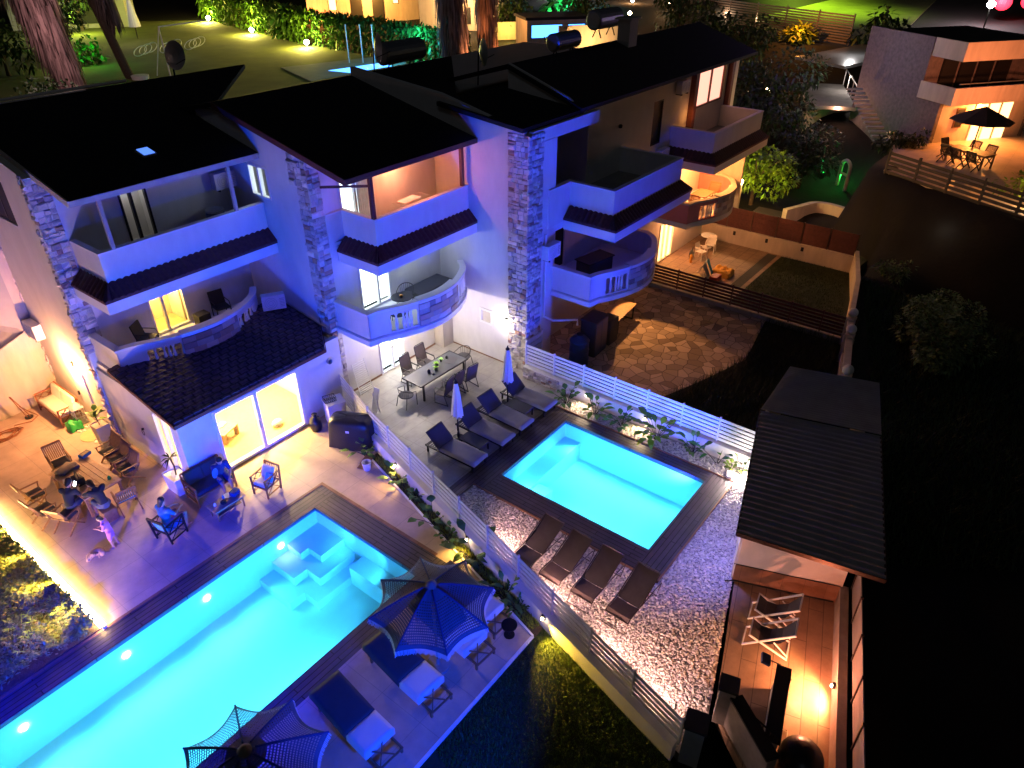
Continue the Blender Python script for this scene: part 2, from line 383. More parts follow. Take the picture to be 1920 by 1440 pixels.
# ================================================================== GROUND
def sst(a, b, x): t = min(1, max(0, (x - a) / (b - a))); return t * t * (3 - 2 * t)
def hh(x, y):
    h = 6 * sst(29, 33, y)
    e = 1 - sst(8.3, 9.3, y) if x < 47.5 else 1
    hb = .9 * sst(37.5, 42, x) + 3.1 * sst(46.5, 53, x)
    h = max(h, (4 * sst(-2.6, 0, x - 40.6 - .57 * (y - 7)) if y < 9.3 else 0) * e, hb) + 2 * sst(58, 68, x)
    lot = -10 < x < (39.5 if y > 6.5 else 35.5) and -6 < y < 29
    return -2.6 if lot else h + .12 * noise.noise(Vector((x * .3, y * .3, 0)))
gm = MB()
xs = [-120, -60, -30, -12, -10.2, -9.8] + [-9 + i for i in range(0, 80)] + [75, 80, 90, 105, 130, 170, 230, 320]
ys = [-160, -80, -40, -20, -12, -8] + [-6.2, -5.8] + [-5 + i for i in range(0, 70)] + [68, 74, 82, 95, 115, 150, 220, 320]
gm.v = [(x, y, hh(x, y)) for y in ys for x in xs]; nx = len(xs)
gm.f = [(j * nx + i, j * nx + i + 1, (j + 1) * nx + i + 1, (j + 1) * nx + i) for j in range(len(ys) - 1) for i in range(nx - 1)]
gm.t = [(1, 1, 1)] * len(gm.f)
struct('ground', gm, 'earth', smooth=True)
def fx(y): return 9.24 + (y - 3.78) * .2745          # the slat fence line between the two pools (x at y)
def wx(y): return fx(y) - .24                       # face of the low wall on the first garden's side
def sx(y): return 9.35 + (y - 6.62) * .282          # paving edge beside the planting strip
# dark field right of the gardens, inside the lot rectangle
f = MB(); f.prism([(36.2, -6.1), (36.2, 3.4), (36.8, 6.55), (33.6, 5.72), (24.2, 3.55), (22.2, 2.3), (14.9, .45), (10.2, -.75), (8.5, -6.1)], -.4, -.02)
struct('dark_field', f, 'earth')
# first terrace: paving, split round the pool deck
PX0 = -3.2
t = MB()
t.prism([(3.02, 15.18), (sx(15.3) + .3, 15.18), (12.35, 16.2), (13.5, 18.6), (13.5, 22.6), (7.3, 22.6), (7.3, 28), (-9.9, 28), (-9.9, 22.4), (3.02, 22.4)], -.3, 0)
t.prism([(9.86, 10.36), (sx(10.36), 10.36), (sx(15.18), 15.18), (9.86, 15.18)], -.3, 0)
t.prism([(PX0, 6.6), (sx(6.6), 6.6), (sx(9.68), 9.68), (PX0, 9.68)], -.3, 0)
t.prism([(9.86, 9.68), (sx(9.68), 9.68), (sx(10.36), 10.36), (9.86, 10.36)], -.3, 0)
struct('terrace_paving', t, 'terrace_one')
kb = MB(); kb.b(PX0, sx(6.6) + .03, 6.52, 6.6, -.3, .012); kb.prism([(sx(6.6), 6.55), (sx(6.6) + .06, 6.55), (sx(15.0) + .06, 15.), (sx(15.), 15.)], -.3, .03)
struct('paving_kerb', kb, 'plaster_white')
# pool one deck and basin
d = MB(); d.b(PX0, 9.86, 14.53, 15.18, -.12, .0); d.b(PX0, 9.86, 9.68, 10.25, -.12, .0); struct('pool_deck', d, 'deck_x')
d = MB(); d.b(9.06, 9.86, 10.25, 14.53, -.12, .0); struct('pool_deck', d, 'deck_y')
tr = MB()
for a in ((PX0, 9.96, 15.18, 15.27), (9.86, 9.96, 10.3, 15.18)): tr.b(*a, -.1, .014)
struct('deck_edge', tr, 'band_wood')
def basin(name, x0, x1, y0, y1, dep, steps):
    m = MB(); w = .15
    m.b(x0 - w, x1 + w, y0 - w, y1 + w, -dep - .15, -dep)
    for s in steps: m.prism(s[0], -dep, s[1])
    wl = MB()
    wl.b(x0 - w, x0, y0 - w, y1 + w, -dep, -.12); wl.b(x1, x1 + w, y0 - w, y1 + w, -dep, -.12)
    wl.b(x0, x1, y0 - w, y0, -dep, -.12); wl.b(x0, x1, y1, y1 + w, -dep, -.12)
    m.v, m.f, m.t = m.v, m.f, m.t
    o = MB(); o.add(m.v, m.f); o.add(wl.v, wl.f)
    struct(name, o, 'pool_finish')
basin('pool_basin', PX0, 9.06, 10.25, 14.53, 1.45, [
    ([(9.06, 14.53), (7.9, 14.53), (7.9, 13.9), (8.2, 13.9), (8.2, 13.35), (9.06, 13.35)], -.6),
    ([(9.06, 14.52), (7.3, 14.52), (7.3, 13.5), (7.75, 13.5), (7.75, 12.9), (9.06, 12.9)], -.85),
    ([(9.06, 14.51), (6.8, 14.51), (6.8, 13.1), (7.3, 13.1), (7.3, 12.5), (9.06, 12.5)], -1.15),
    ([(9.06, 12.5), (8.5, 12.5), (8.5, 10.25), (9.06, 10.25)], -.75)])
wa = MB(); wa.q((PX0, 10.25, -.035), (9.06, 10.25, -.035), (9.06, 14.53, -.035), (PX0, 14.53, -.035)); struct('pool_water', wa, 'water')
for i, x in enumerate((7.7, 5.26, 3.0, .58)):
    l = MB(); l.lathe([(.08, 0), (.09, .02), (.06, .035)], n=20)
    l.v = [(v[0] + x, 14.53 - v[2], v[1] - .5) for v in l.v]
    tag(l.build('pool_light', 'pool_lamp'), ['round white underwater light in the big pool wall nearest the corner steps', 'round white underwater light in the big pool wall, second from the steps', 'round white underwater light in the big pool wall, third from the steps', 'round white underwater light in the big pool wall, farthest from the steps'][i], 'pool light', 'underwater lights in the long pool wall')
for x in (-1.6, -.3, 1.0, 2.3, 3.6, 4.9, 6.2):
    light('pool_glow', 'SPOT', (x, 14.2, -.25), 92, CYAN, target=(x, 12, -1.5), r=.15, angle=128, blend=.5)
    light('pool_glow', 'SPOT', (x, 10.55, -.25), 86, CYAN, target=(x, 12.4, -1.5), r=.15, angle=128, blend=.5)
for x, tx in ((2.4, 6.5), (6.2, 10.5)):
    light('pool_glow_up', 'SPOT', (x, 10.6, -.2), 1020, BLUE, target=(tx, 20, 5.5), r=.25, angle=112, blend=.7)
# lawn below the sun bed terrace
g = MB(); g.prism([(PX0, 6.52), (sx(6.6), 6.52), (wx(6.52), 6.52), (8.2, .8), (7.6, -6), (PX0, -6)], -.3, -.03); struct('lawn', g, 'grass')
# planting strip soil along the low wall
g = MB(); g.prism([(sx(15.0) + .06, 15.0), (wx(15.0), 15.0), (wx(6.5), 6.5), (sx(6.6) + .06, 6.5)], -.3, -.015); struct('planting_soil', g, 'soil')
g = MB(); g.prism([(PX0 - 6.6, 15.27), (2.93, 15.27), (2.93, 22.4), (PX0 - 6.6, 22.4)], -.3, .05); struct('hedge_bed', g, 'soil')
# grey side stretch left of the strip
g = MB(); g.prism([(sx(15.0), 15.0), (wx(15.) , 15.0), (13.3, 18.5), (12.9, 18.5), (12.35, 16.2), (sx(15.3) + .3, 15.18)], -.3, -.004); struct('side_paving', g, 'terrace_one')

# second garden
t = MB(); t.prism([(fx(11.9), 11.9), (19.0, 11.9), (19.0, 13.9), (19.22, 13.9), (19.22, 18.45), (13.5, 18.6), (13.2, 18.2)], -.3, 0); struct('terrace_paving', t, 'terrace_two')
d = MB(); d.b(12.85, 17.93, 11.0, 11.9, -.115, .02); d.b(12.85, 17.93, 4.95, 5.68, -.115, .02); d.prism([(fx(11.9) + .05, 11.9), (12.85, 11.9), (12.85, 11.42), (fx(11.42) + .05, 11.42)], -.115, .02); struct('pool_deck', d, 'deck_x')
d = MB(); d.b(12.85, 13.72, 5.68, 11.0, -.115, .02); d.b(17.43, 17.93, 5.68, 11.0, -.115, .02); struct('pool_deck', d, 'deck_y')
tr = MB(); tr.b(12.81, 12.85, 4.91, 11.42, -.3, .03); tr.b(12.81, 17.97, 4.91, 4.95, -.3, .03); tr.b(17.93, 17.97, 4.95, 11.9, -.3, .05); struct('deck_edge', tr, 'band_wood')
basin('pool_basin', 13.72, 17.43, 5.68, 11.0, 1.4, [
    ([(14.1, 11.0), (17.43, 11.0), (17.43, 10.35), (14.1, 10.35)], -.68),
    ([(13.72, 11.0), (14.5, 11.0), (14.5, 10.3), (14.85, 10.3), (14.85, 9.75), (14.3, 9.75), (14.3, 9.2), (13.72, 9.2)], -.75),
    ([(13.72, 11.0), (14.2, 11.0), (14.2, 9.9), (13.72, 9.9)], -.55)])
wa = MB(); wa.q((13.72, 5.68, -.035), (17.43, 5.68, -.035), (17.43, 11.0, -.035), (13.72, 11.0, -.035)); struct('pool_water', wa, 'water')
light('pool_glow', 'SPOT', (8.85, 12.7, -.16), 20, CYAN, target=(8.5, 14.3, -.62), r=.15, angle=120, blend=.5)
light('pool_glow', 'SPOT', (8.75, 11.3, -.22), 20, CYAN, target=(8.0, 14.2, -1.), r=.15, angle=140, blend=.5)
light('pool_glow', 'SPOT', (7.2, 11.6, -.22), 40, CYAN, target=(8.6, 14.6, -.6), r=.15, angle=120, blend=.5)
for y in (6.5, 7.7, 8.9, 10.1):
    light('pool_glow', 'SPOT', (14.0, y, -.22), 92, CYAN, target=(15.8, y, -1.5), r=.15, angle=128)
    light('pool_glow', 'SPOT', (17.15, y, -.22), 92, CYAN, target=(15.4, y, -1.5), r=.15, angle=128)
for x, tx, w_ in ((14.6, 18.5, 900), (16.6, 23, 1100)):
    light('pool_glow_up', 'SPOT', (x, 6.0, -.2), w_ * .8, (.016, .035, 1.0), target=(tx, 15, 5.5), r=.25, angle=108, blend=.7)
g = MB(); g.prism([(fx(11.42) + .1, 11.42), (12.81, 11.42), (12.81, 4.91), (17.97, 4.91), (18.0, 11.9), (19.0, 11.9), (19.0, 4.75), (18.42, 4.6), (14.1, 3.34), (10.15, 2.2), (8.9, 2.3)], -.3, -.03); struct('gravel_bed', g, 'gravel_base')
# pebbles: real stones
def inpoly(x, y, P):
    c = False; n = len(P)
    for i in range(n):
        (x1, y1), (x2, y2) = P[i], P[i - 1]
        if (y1 > y) != (y2 > y) and x < (x2 - x1) * (y - y1) / (y2 - y1) + x1: c = not c
    return c
def pebbles(name, polys, step, sz, label_kind='stuff', z=-.03, seed=3, mt='pebble', lay=1):
    rg = random.Random(seed); m = MB()
    ox = [p[0] for P in polys for p in P]; oy = [p[1] for P in polys for p in P]
    x = min(ox)
    while x < max(ox):
        y = min(oy)
        while y < max(oy):
            px, py = x + rg.uniform(-.6, .6) * step, y + rg.uniform(-.6, .6) * step
            if any(inpoly(px, py, P) for P in polys):
                r = sz * rg.uniform(.6, 1.35); a = rg.uniform(0, 3.14); c, s = math.cos(a), math.sin(a); v = rg.uniform(.72, 1.15); m.cur = (v, v * rg.uniform(.93, 1), v * rg.uniform(.86, 1))
                l, w, h = r, r * rg.uniform(.5, .8), r * rg.uniform(.35, .7); tx, ty = rg.uniform(-.5, .5), rg.uniform(-.5, .5); zz = z + rg.uniform(-.3, .6) * sz
                vs = []
                for (a1, b1, c1) in ((1, 0, 0), (.4, 1, .1), (-.5, .9, 0), (-1, 0, .1), (-.4, -1, 0), (.6, -.9, .1), (.25, .2, 1), (-.35, -.15, .9)):
                    X, Y, Z = a1 * l, b1 * w, c1 * h
                    vs.append((px + X * c - Y * s, py + X * s + Y * c, zz + Z + (X * tx + Y * ty) * .6))
                m.add(vs, [(0, 1, 6), (1, 2, 7, 6), (2, 3, 7), (3, 4, 7), (4, 5, 6, 7), (5, 0, 6)])
            y += step
        x += step
    o = m.build(name, mt, tint=True); tag(o, None, None, None, 'stuff'); return o
G1 = [(fx(11.3) + .14, 11.36), (12.78, 11.36), (12.78, 4.88), (18.0, 4.88), (18.0, 4.55), (14.1, 3.36), (10.2, 2.25), (9.0, 2.4)]
G2 = [(18.0, 4.6), (18.0, 11.8), (18.72, 11.8), (18.72, 4.8)]
o = pebbles('gravel', [G1], .052, .046); tag(o, 'pale pebble gravel covering the ground round the small pool and under the mesh loungers', 'gravel')
o = pebbles('gravel', [G2], .062, .052, seed=5); tag(o, 'white pebbles in the planted bed along the white slat fence', 'gravel')
# third and fourth yards
g = MB(); g.prism([(19.13, 12.0), (19.13, 14.15), (20.8, 15.1), (29.2, 15.1), (29.1, 8.2), (25.4, 7.6), (22.6, 8.4), (19.2, 9.6)], -.3, 0); struct('stone_patio', g, 'crazy_paving')
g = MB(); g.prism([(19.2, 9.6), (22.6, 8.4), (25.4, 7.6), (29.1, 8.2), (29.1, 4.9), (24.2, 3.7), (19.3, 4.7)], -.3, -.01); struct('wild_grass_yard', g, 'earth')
g = MB(); g.prism([(29.3, 15.1), (36.8, 15.1), (36.8, 10.25), (29.3, 10.25)], -.3, 0); struct('patio', g, 'patio_brown')
g = MB(); g.prism([(29.5, 10.25), (36.7, 10.25), (36.8, 6.6), (29.5, 4.9)], -.3, -.02); struct('lawn', g, 'grass')
s = MB(); s.b(31.5, 36.6, 10.45, 10.95, 0, .006); struct('paving_band', s, 'asphalt')
g = MB(); g.prism([(37, 6.7), (39.8, 6.4), (39.6, 29), (37, 29)], -.4, -.02); struct('side_garden', g, 'grass')
# court
CT = [(10.25, 2.1), (14.16, 3.3), (15.1, .88), (10.6, -.42), (9.2, -.9), (8.7, .2)]
g = MB(); g.prism(CT, -.3, -.01); struct('court_floor', g, 'court_wood')
g = MB(); g.prism([(8.2, .8), (8.7, .2), (9.2, -.9), (8.4, -5.9), (7.6, -6)], -.3, -.02); struct('path', g, 'concrete')
# ================================================================== TERRACED HOUSES
def yz(mb, x0, x1, poly):
    n = len(poly); mb.add([(x0, p[0], p[1]) for p in poly] + [(x1, p[0], p[1]) for p in poly],
        [tuple(range(n - 1, -1, -1)), tuple(range(n, 2 * n))] + [(i, (i + 1) % n, (i + 1) % n + n, i + n) for i in range(n)]); return mb
def offset(path, d):
    out = []
    for i, p in enumerate(path):
        a = Vector(path[max(0, i - 1)]); b_ = Vector(p); c = Vector(path[min(len(path) - 1, i + 1)])
        n1 = (b_ - a); n2 = (c - b_)
        if n1.length < 1e-6: n1 = n2
        if n2.length < 1e-6: n2 = n1
        n1 = Vector((n1.y, -n1.x)).normalized(); n2 = Vector((n2.y, -n2.x)).normalized(); m = (n1 + n2).normalized(); k = d / max(.35, m.dot(n1))
        out.append((b_.x + m.x * k, b_.y + m.y * k))
    return out
def ribbon(mb, path, o0, o1, z0, z1):
    """upright strip along path between side offsets (positive = left of travel)"""
    a = offset(path, o0); b_ = offset(path, o1); n = len(path); vs = []
    for i in range(n): vs += [(*a[i], z0), (*b_[i], z0), (*b_[i], z1), (*a[i], z1)]
    fs = [(0, 1, 2, 3), tuple(4 * (n - 1) + k for k in (3, 2, 1, 0))]
    for i in range(n - 1):
        for k in range(4): k2 = (k + 1) % 4; fs.append((4 * i + k, 4 * (i + 1) + k, 4 * (i + 1) + k2, 4 * i + k2))
    return mb.add(vs, fs)
def resample(path, step=.1):
    out = [path[0]]
    for a, b_ in zip(path, path[1:]):
        L = math.dist(a, b_); n = max(1, round(L / step))
        for i in range(1, n + 1): out.append((a[0] + (b_[0] - a[0]) * i / n, a[1] + (b_[1] - a[1]) * i / n))
    return out
def catmull(P, n=6):
    out = []
    for i in range(len(P) - 1):
        p0, p1, p2, p3 = P[max(0, i - 1)], P[i], P[i + 1], P[min(len(P) - 1, i + 2)]
        for k in range(n):
            t = k / n
            out.append(tuple(.5 * (2 * p1[j] + (p2[j] - p0[j]) * t + (2 * p0[j] - 5 * p1[j] + 4 * p2[j] - p3[j]) * t * t + (3 * p1[j] - p0[j] - 3 * p2[j] + p3[j]) * t ** 3) for j in (0, 1)))
    return out + [P[-1]]
BAL = None
def bow_balcony(parent, x0, yf, wallm='plaster', capm='plaster_white', close=False, depth=0.):
    """rounded balcony on the first floor: slab, parapet with baluster openings, stone panel, coping"""
    global BAL
    arc = catmull([(0.0, -1.7), (.45, -1.8), (1.1, -2.1), (1.9, -2.38), (2.7, -2.5), (3.5, -2.4), (4.3, -2.1), (4.95, -1.7), (5.35, -1.2)])
    P = [(0, depth)] + arc + ([(5.35, depth)] if close else [])
    P = [(x0 + p[0], yf + p[1]) for p in P]
    full = P
    slab = MB(); slab.prism(offset(full, .04) + ([] if close else [(x0 + 5.35, yf + depth)]), 2.78, 2.96)
    S = slab.build('balcony', 'plaster_white', parent, world=True)
    bnd = MB(); ribbon(bnd, full, .0, .07, 2.74, 2.93); bnd.build('rim', 'trim_white', S, world=True)
    A = [(x0 + p[0], yf + p[1]) for p in arc]; A = resample(A, .12)
    # arc lengths
    L = [0]
    for a, b_ in zip(A, A[1:]): L.append(L[-1] + math.dist(a, b_))
    tot = L[-1]
    def sub(u0, u1): return [a for a, l in zip(A, L) if u0 - .07 <= l <= u1 + .07]
    w = MB(); ribbon(w, [P[0], A[0], A[1]], 0, -.14, 2.96, 3.86)
    op = [(.75, 1.95), (3.95, 5.2)]
    for s0, s1 in ((0, .75), (5.2, tot)): ribbon(w, sub(s0, s1), 0, -.14, 2.96, 3.86)
    for s0, s1 in op: ribbon(w, sub(s0, s1), 0, -.14, 2.96, 3.04); ribbon(w, sub(s0, s1), 0, -.14, 3.68, 3.86)
    ribbon(w, sub(1.95, 3.95), -.02, -.14, 2.96, 3.86)
    if close: ribbon(w, [A[-1], P[-1]], 0, -.14, 2.96, 3.86)
    w.build('parapet', wallm, S, world=True)
    sp = MB(); seg = sub(1.9, 4.0); rg = random.Random(int(x0)); o_in = offset(seg, .0)
    for zi in range(4):
        z = 2.98 + zi * .21; i = 0
        while i < len(seg) - 1:
            k = min(len(seg) - 1 - i, rg.choice((2, 3, 3, 4))); 
            v = rg.uniform(.6, 1.1); sp.cur = rg.choice(((v, v, v), (v, v * .9, v * .82), (v * .6, v * .55, v * .55), (v * .85, v * .62, v * .5)))
            ribbon(sp, seg[i:i + k + 1], 0, rg.uniform(.04, .08), z + .006, z + .205 - .006 * rg.random()); i += k
    sp.build('stone_panel', 'stone', S, world=True, tint=True)
    cp = MB(); ribbon(cp, [P[0]] + A + ([P[-1]] if close else []), .05, -.19, 3.86, 3.95); ribbon(cp, seg, .1, -.27, 3.865, 3.99); cp.build('coping', capm, S, world=True, bevel=.008)
    if BAL is None:
        b_ = MB(); b_.lathe([(.055, 0), (.055, .05), (.035, .07), (.06, .16), (.062, .24), (.045, .38), (.03, .48), (.035, .54), (.055, .58), (.055, .64)], n=10)
        BAL = b_.build('baluster', 'trim_white', S, smooth=True); first = True
    else: first = False
    for s0, s1 in op:
        n = 6
        for i in range(n):
            u = s0 + (s1 - s0) * (i + .5) / n; j = min(range(len(L)), key=lambda q: abs(L[q] - u)); a = offset(A[max(0, j - 1):j + 2], -.07)[min(1, j)]
            l = (a[0] - parent.location.x, a[1] - parent.location.y, 3.04)
            if first: BAL.location = l; first = False
            else: reuse(BAL, S, l)
    return S
def top_terrace(parent, path, yb, wallm='plaster', skirt_from=1, cap='plaster_white', rx=None):
    """upper balcony: parapet, tiled skirt, white band, floor slab"""
    xr = path[-1][0]
    fl = MB(); fl.prism(offset(path, -.06) + [(xr - .06, yb + .03), (path[0][0] + .06, yb + .03)], 5.80, 5.95); S = fl.build('balcony', 'concrete', parent, world=True)
    w = MB(); ribbon(w, path, 0, -.15, 5.95, 6.9); ribbon(w, path, .0, -.15, 5.55, 5.95); w.build('parapet', wallm, S, world=True)
    c = MB(); ribbon(c, path, .02, -.17, 6.9, 6.95); c.build('coping', cap, S, world=True)
    sk = path[skirt_from:]; o = offset(sk, .40); t = MB(); t.cur = (1, 1, 1)
    for i in range(len(sk) - 1):
        a, b_, c_, d_ = sk[i], sk[i + 1], o[i], o[i + 1]; Lg = math.dist(c_, d_); n = max(4, round(Lg / .035)); vs = []; dx = ((d_[0] - c_[0]) / Lg, (d_[1] - c_[1]) / Lg)
        if i == 0 and skirt_from > 0: pass
        for k in range(n + 1):
            s = k / n; q = (c_[0] + (d_[0] - c_[0]) * s, c_[1] + (d_[1] - c_[1]) * s)
            # inner point straight behind, clamped by mitre
            u = s * Lg; La = math.dist(a, b_); off0 = (a[0] - c_[0]) * dx[0] + (a[1] - c_[1]) * dx[1]
            ui = min(max(u - off0, 0), La); p = (a[0] + dx[0] * ui, a[1] + dx[1] * ui)
            h = .045 * abs(math.sin(math.pi * u / .21))
            vs += [(p[0], p[1], 6.03 + h), (q[0], q[1], 5.66 + h), (q[0], q[1], 5.60)]
        fs = []
        for k in range(n): fs += [(3 * k, 3 * k + 1, 3 * k + 4, 3 * k + 3), (3 * k + 1, 3 * k + 2, 3 * k + 5, 3 * k + 4)]
        t.add(vs, fs)
    t.build('tile_skirt', 'terracotta_dark', S, world=True)
    bnd = MB(); ribbon(bnd, sk, .36, -.05, 5.24, 5.58); bnd.prism(offset(path, -.03) + [(xr - .03, yb + .05), (path[0][0] + .03, yb + .05)], 5.28, 5.54); bnd.build('band', 'trim_white', S, world=True)
    return S
def window(parent, name, axis, pos, u0, u1, z0, z1, frame='trim_white', pane='glass', mull=(), rows=(), fw=.07, dep=.08, proud=0.):
    f_ = MB(); 
    def B(a, b_, c, d):
        if axis == 'x': f_.b(a, b_, pos - proud, pos + dep, c, d)
        else: f_.b(pos - proud, pos + dep, a, b_, c, d)
    B(u0, u0 + fw, z0, z1); B(u1 - fw, u1, z0, z1); B(u0 + fw, u1 - fw, z1 - fw, z1); B(u0 + fw, u1 - fw, z0, z0 + fw)
    for m in mull: B(m - fw * .6, m + fw * .6, z0 + fw, z1 - fw)
    for r in rows: B(u0 + fw, u1 - fw, r - .025, r + .025)
    o = f_.build(name, frame, parent, world=True)
    g = MB(); k = dep * .5
    if axis == 'x': g.q((u0 + fw, pos + k, z0 + fw), (u1 - fw, pos + k, z0 + fw), (u1 - fw, pos + k, z1 - fw), (u0 + fw, pos + k, z1 - fw))
    else: g.q((pos + k, u0 + fw, z0 + fw), (pos + k, u0 + fw, z1 - fw), (pos + k, u1 - fw, z1 - fw), (pos + k, u1 - fw, z0 + fw))
    g.build('pane', pane, o, world=True)
    return o
def wall_lamp(parent, loc, out, m='lamp_warm', w=60, color=WARM, name='wall_lamp', r=.06, kind='POINT', target=None, angle=120, d=.14):
    b_ = MB(); x, y, z = loc; ox, oy = out
    b_.ob((x + ox * .04, y + oy * .04, z), (.1 if oy else .08, .08 if oy else .1, .16)); o = b_.build(name, 'dark_metal', parent, world=True)
    e = MB(); e.ell((x + ox * .09, y + oy * .09, z - .03), (.05, .05, .06)); e.build('bulb', m, o, world=True)
    light('lamp_light', kind, (x + ox * d, y + oy * d, z - .06), w, color, parent=o, target=target, r=r, angle=angle)
    return o
def aircon(label, loc, rz, sz=(.8, .3, .55)):
    t = thing('air_conditioner', label, 'air conditioner', loc, rz, 'outdoor air conditioner units on the walls')
    b_ = MB(); b_.b(-sz[0] / 2, sz[0] / 2, -sz[1], 0, 0, sz[2]); b_.build('casing', 'white_paint', t, bevel=.015)
    g = MB(); cx = -.1; 
    for k in range(3): g.tube([(cx + (.08 + .065 * k) * math.cos(a * .4), -sz[1] - .006, sz[2] / 2 + (.08 + .065 * k) * math.sin(a * .4)) for a in range(17)], .006, 5)
    for k in range(6): g.b(.2, .36, -sz[1] - .01, -sz[1] - .002, .1 + k * .06, .125 + k * .06)
    g.build('fan_grille', 'frame_grey', t)
    s = MB(); s.b(-.3, -.26, -sz[1], .02, -.06, 0); s.b(.26, .3, -sz[1], .02, -.06, 0); s.build('bracket', 'dark_metal', t)
    return t

# ---------------- house one (left)
Y1, Y2, Y3, Y4 = 22.7, 18.4, 14.1, 14.8
H1 = thing('townhouse', 'left townhouse with tiled lean-to over a wide lit sliding door beside the long pool', 'house', (10, 22.7, 0), group='terraced townhouses stepping back from the pools')
w = MB(); w.wall('y', 7.25, .2, Y1, 27.2, 0, 8.9, [(24.5, 26.1, 7.15, 8.5), (23.95, 24.85, 0, 2.05)])
yz(w, 7.25, 7.45, [(Y1, 8.9), (27.2, 8.9), (27.2, 9.85), (Y1, 8.93)])
w.wall('x', Y1, .2, 7.45, 13.5, 2.7, 8.9, [(9.5, 10.8, 2.97, 4.6), (9.6, 10.5, 5.96, 8.0)]); w.wall('x', Y1, .2, 7.45, 13.5, 0, 2.7, [])
w.build('wall', 'plaster', H1, world=True)
w = MB(); w.wall('y', 7.3, .15, 18.1, Y1, 0, 2.74, [(18.45, 19.5, .02, 2.45)]); w.wall('x', 18.1, .18, 7.45, 13.5, 0, 2.74, [(8.42, 11.65, .0, 2.34)])
w.build('lean_to_wall', 'plaster', H1, world=True)
# interior of the lit living room
w = MB(); w.b(7.46, 13.4, 22.45, 22.5, .0, 2.66); w.b(13.28, 13.34, 18.3, 22.45, 0, 2.66); w.b(7.46, 13.3, 18.3, 22.45, 2.66, 2.7); w.build('room_wall', 'interior', H1, world=True)
w = MB(); w.b(7.46, 13.28, 18.15, 22.45, -.2, .01); w.build('room_floor', 'interior_wood', H1, world=True)
w = MB(); w.b(12.6, 13.27, 18.8, 22.3, .01, .9); w.b(12.85, 13.27, 18.8, 22.3, 1.5, 2.2); w.build('kitchen_cabinet', 'cream_cushion', H1, world=True)
w = MB(); w.b(12.56, 13.27, 18.78, 22.32, .9, .94); w.build('worktop', 'white_paint', H1, world=True)
ds = window(H1, 'sliding_door', 'x', 18.1, 8.42, 11.65, .03, 2.34, mull=(9.95,), fw=.1, dep=.14, proud=.03)
h = MB(); h.b(9.86, 9.9, 18.02, 18.06, .95, 1.25); h.build('handle', 'frame_grey', ds, world=True)
window(H1, 'side_window', 'y', 7.3, 18.45, 19.5, .02, 2.45, mull=(18.97,), dep=.1, proud=.02)
for x, y in ((9.2, 20.6), (11.4, 20.2)):
    light('room_light', 'POINT', (x, y, 2.3), 400, (1, .68, .28), parent=H1, r=.25)
# lean-to roof, tiled
rf = MB()
RP = [(7.12, 17.75), (12.65, 17.75), (13.42, 18.9), (13.42, 21.2), (7.12, 21.2)]
zf = lambda p: 2.78 + .17 * (p[1] - 17.75)
rf.prism(RP, lambda p: zf(p) - .1, zf); o = rf.build('lean_to_roof', 'roof_tile', H1, world=True)
tb = MB()
for j in range(14):
    y = 17.78 + j * .245; z = zf((0, y)) 
    x1 = 12.62 + min(.75, max(0, (y - 17.8) * .66)); n = int((x1 - 7.12) / .27)
    for k in range(n):
        xx = 7.14 + k * .27 + (.13 if j % 2 else 0)
        if xx + .26 > x1: continue
        tb.add([(xx, y, z + .028), (xx + .13, y, z + .05), (xx + .255, y, z + .028), (xx, y + .25, z + .046), (xx + .13, y + .25, z + .058), (xx + .255, y + .25, z + .046), (xx, y, z), (xx + .13, y, z), (xx + .255, y, z)],
               [(0, 1, 4, 3), (1, 2, 5, 4), (6, 7, 1, 0), (7, 8, 2, 1)])
tb.build('roof_tiles', 'roof_tile', o, world=True)
fb = MB(); fb.bar((7.1, 17.72, 2.70), (12.66, 17.72, 2.70), .03, .12); fb.bar((7.10, 17.72, 2.70), (7.10, 21.2, 3.28), .03, .12); fb.bar((12.68, 17.74, 2.70), (13.45, 18.88, 2.9), .03, .12); fb.build('fascia', 'red_wood', o, world=True)
st = MB(); stones(st, 'y', 7.25, -1, Y1, 22.98, 0, 9.0, 11, .12); stones(st, 'x', Y1, -1, 7.2, 7.82, 3.3, 8.95, 12); 
st.build('stone_pillar', 'stone', H1, world=True, tint=True)
st = MB(); stones(st, 'y', 7.25, -1, 26.9, 27.15, 0, 8.2, 13, .1); st.build('stone_pillar', 'stone', H1, world=True, tint=True)
bow_balcony(H1, 7.45, Y1)
top_terrace(H1, [(7.87, Y1), (7.87, 21.0), (13.48, 21.0)], Y1, skirt_from=0)
window(H1, 'balcony_door', 'x', Y1, 9.5, 10.8, 2.97, 4.6, mull=(10.0,), dep=.1, proud=.02)
w = MB(); w.b(9.3, 11.2, 23.9, 23.95, 2.97, 4.7); w.b(9.1, 9.2, 22.9, 23.9, 2.97, 4.7); w.b(11.2, 11.3, 22.9, 23.9, 2.97, 4.7); w.b(9.1, 11.3, 22.9, 23.9, 4.7, 4.75); w.build('room_wall', 'interior', H1, world=True)
w = MB(); w.b(9.1, 11.3, 22.9, 23.9, 2.9, 2.97); w.build('room_floor', 'interior_wood', H1, world=True)
w = MB(); w.b(10.75, 11.18, 23.0, 23.85, 2.98, 4.3); w.build('wardrobe', 'cream_cushion', H1, world=True)
light('room_light', 'POINT', (10.2, 23.4, 4.4), 55, (1, .60, .18), parent=H1, r=.15)
window(H1, 'balcony_door', 'x', Y1, 9.6, 10.5, 5.96, 8.0, 'dark_metal', mull=(9.98,), dep=.1, proud=.02)
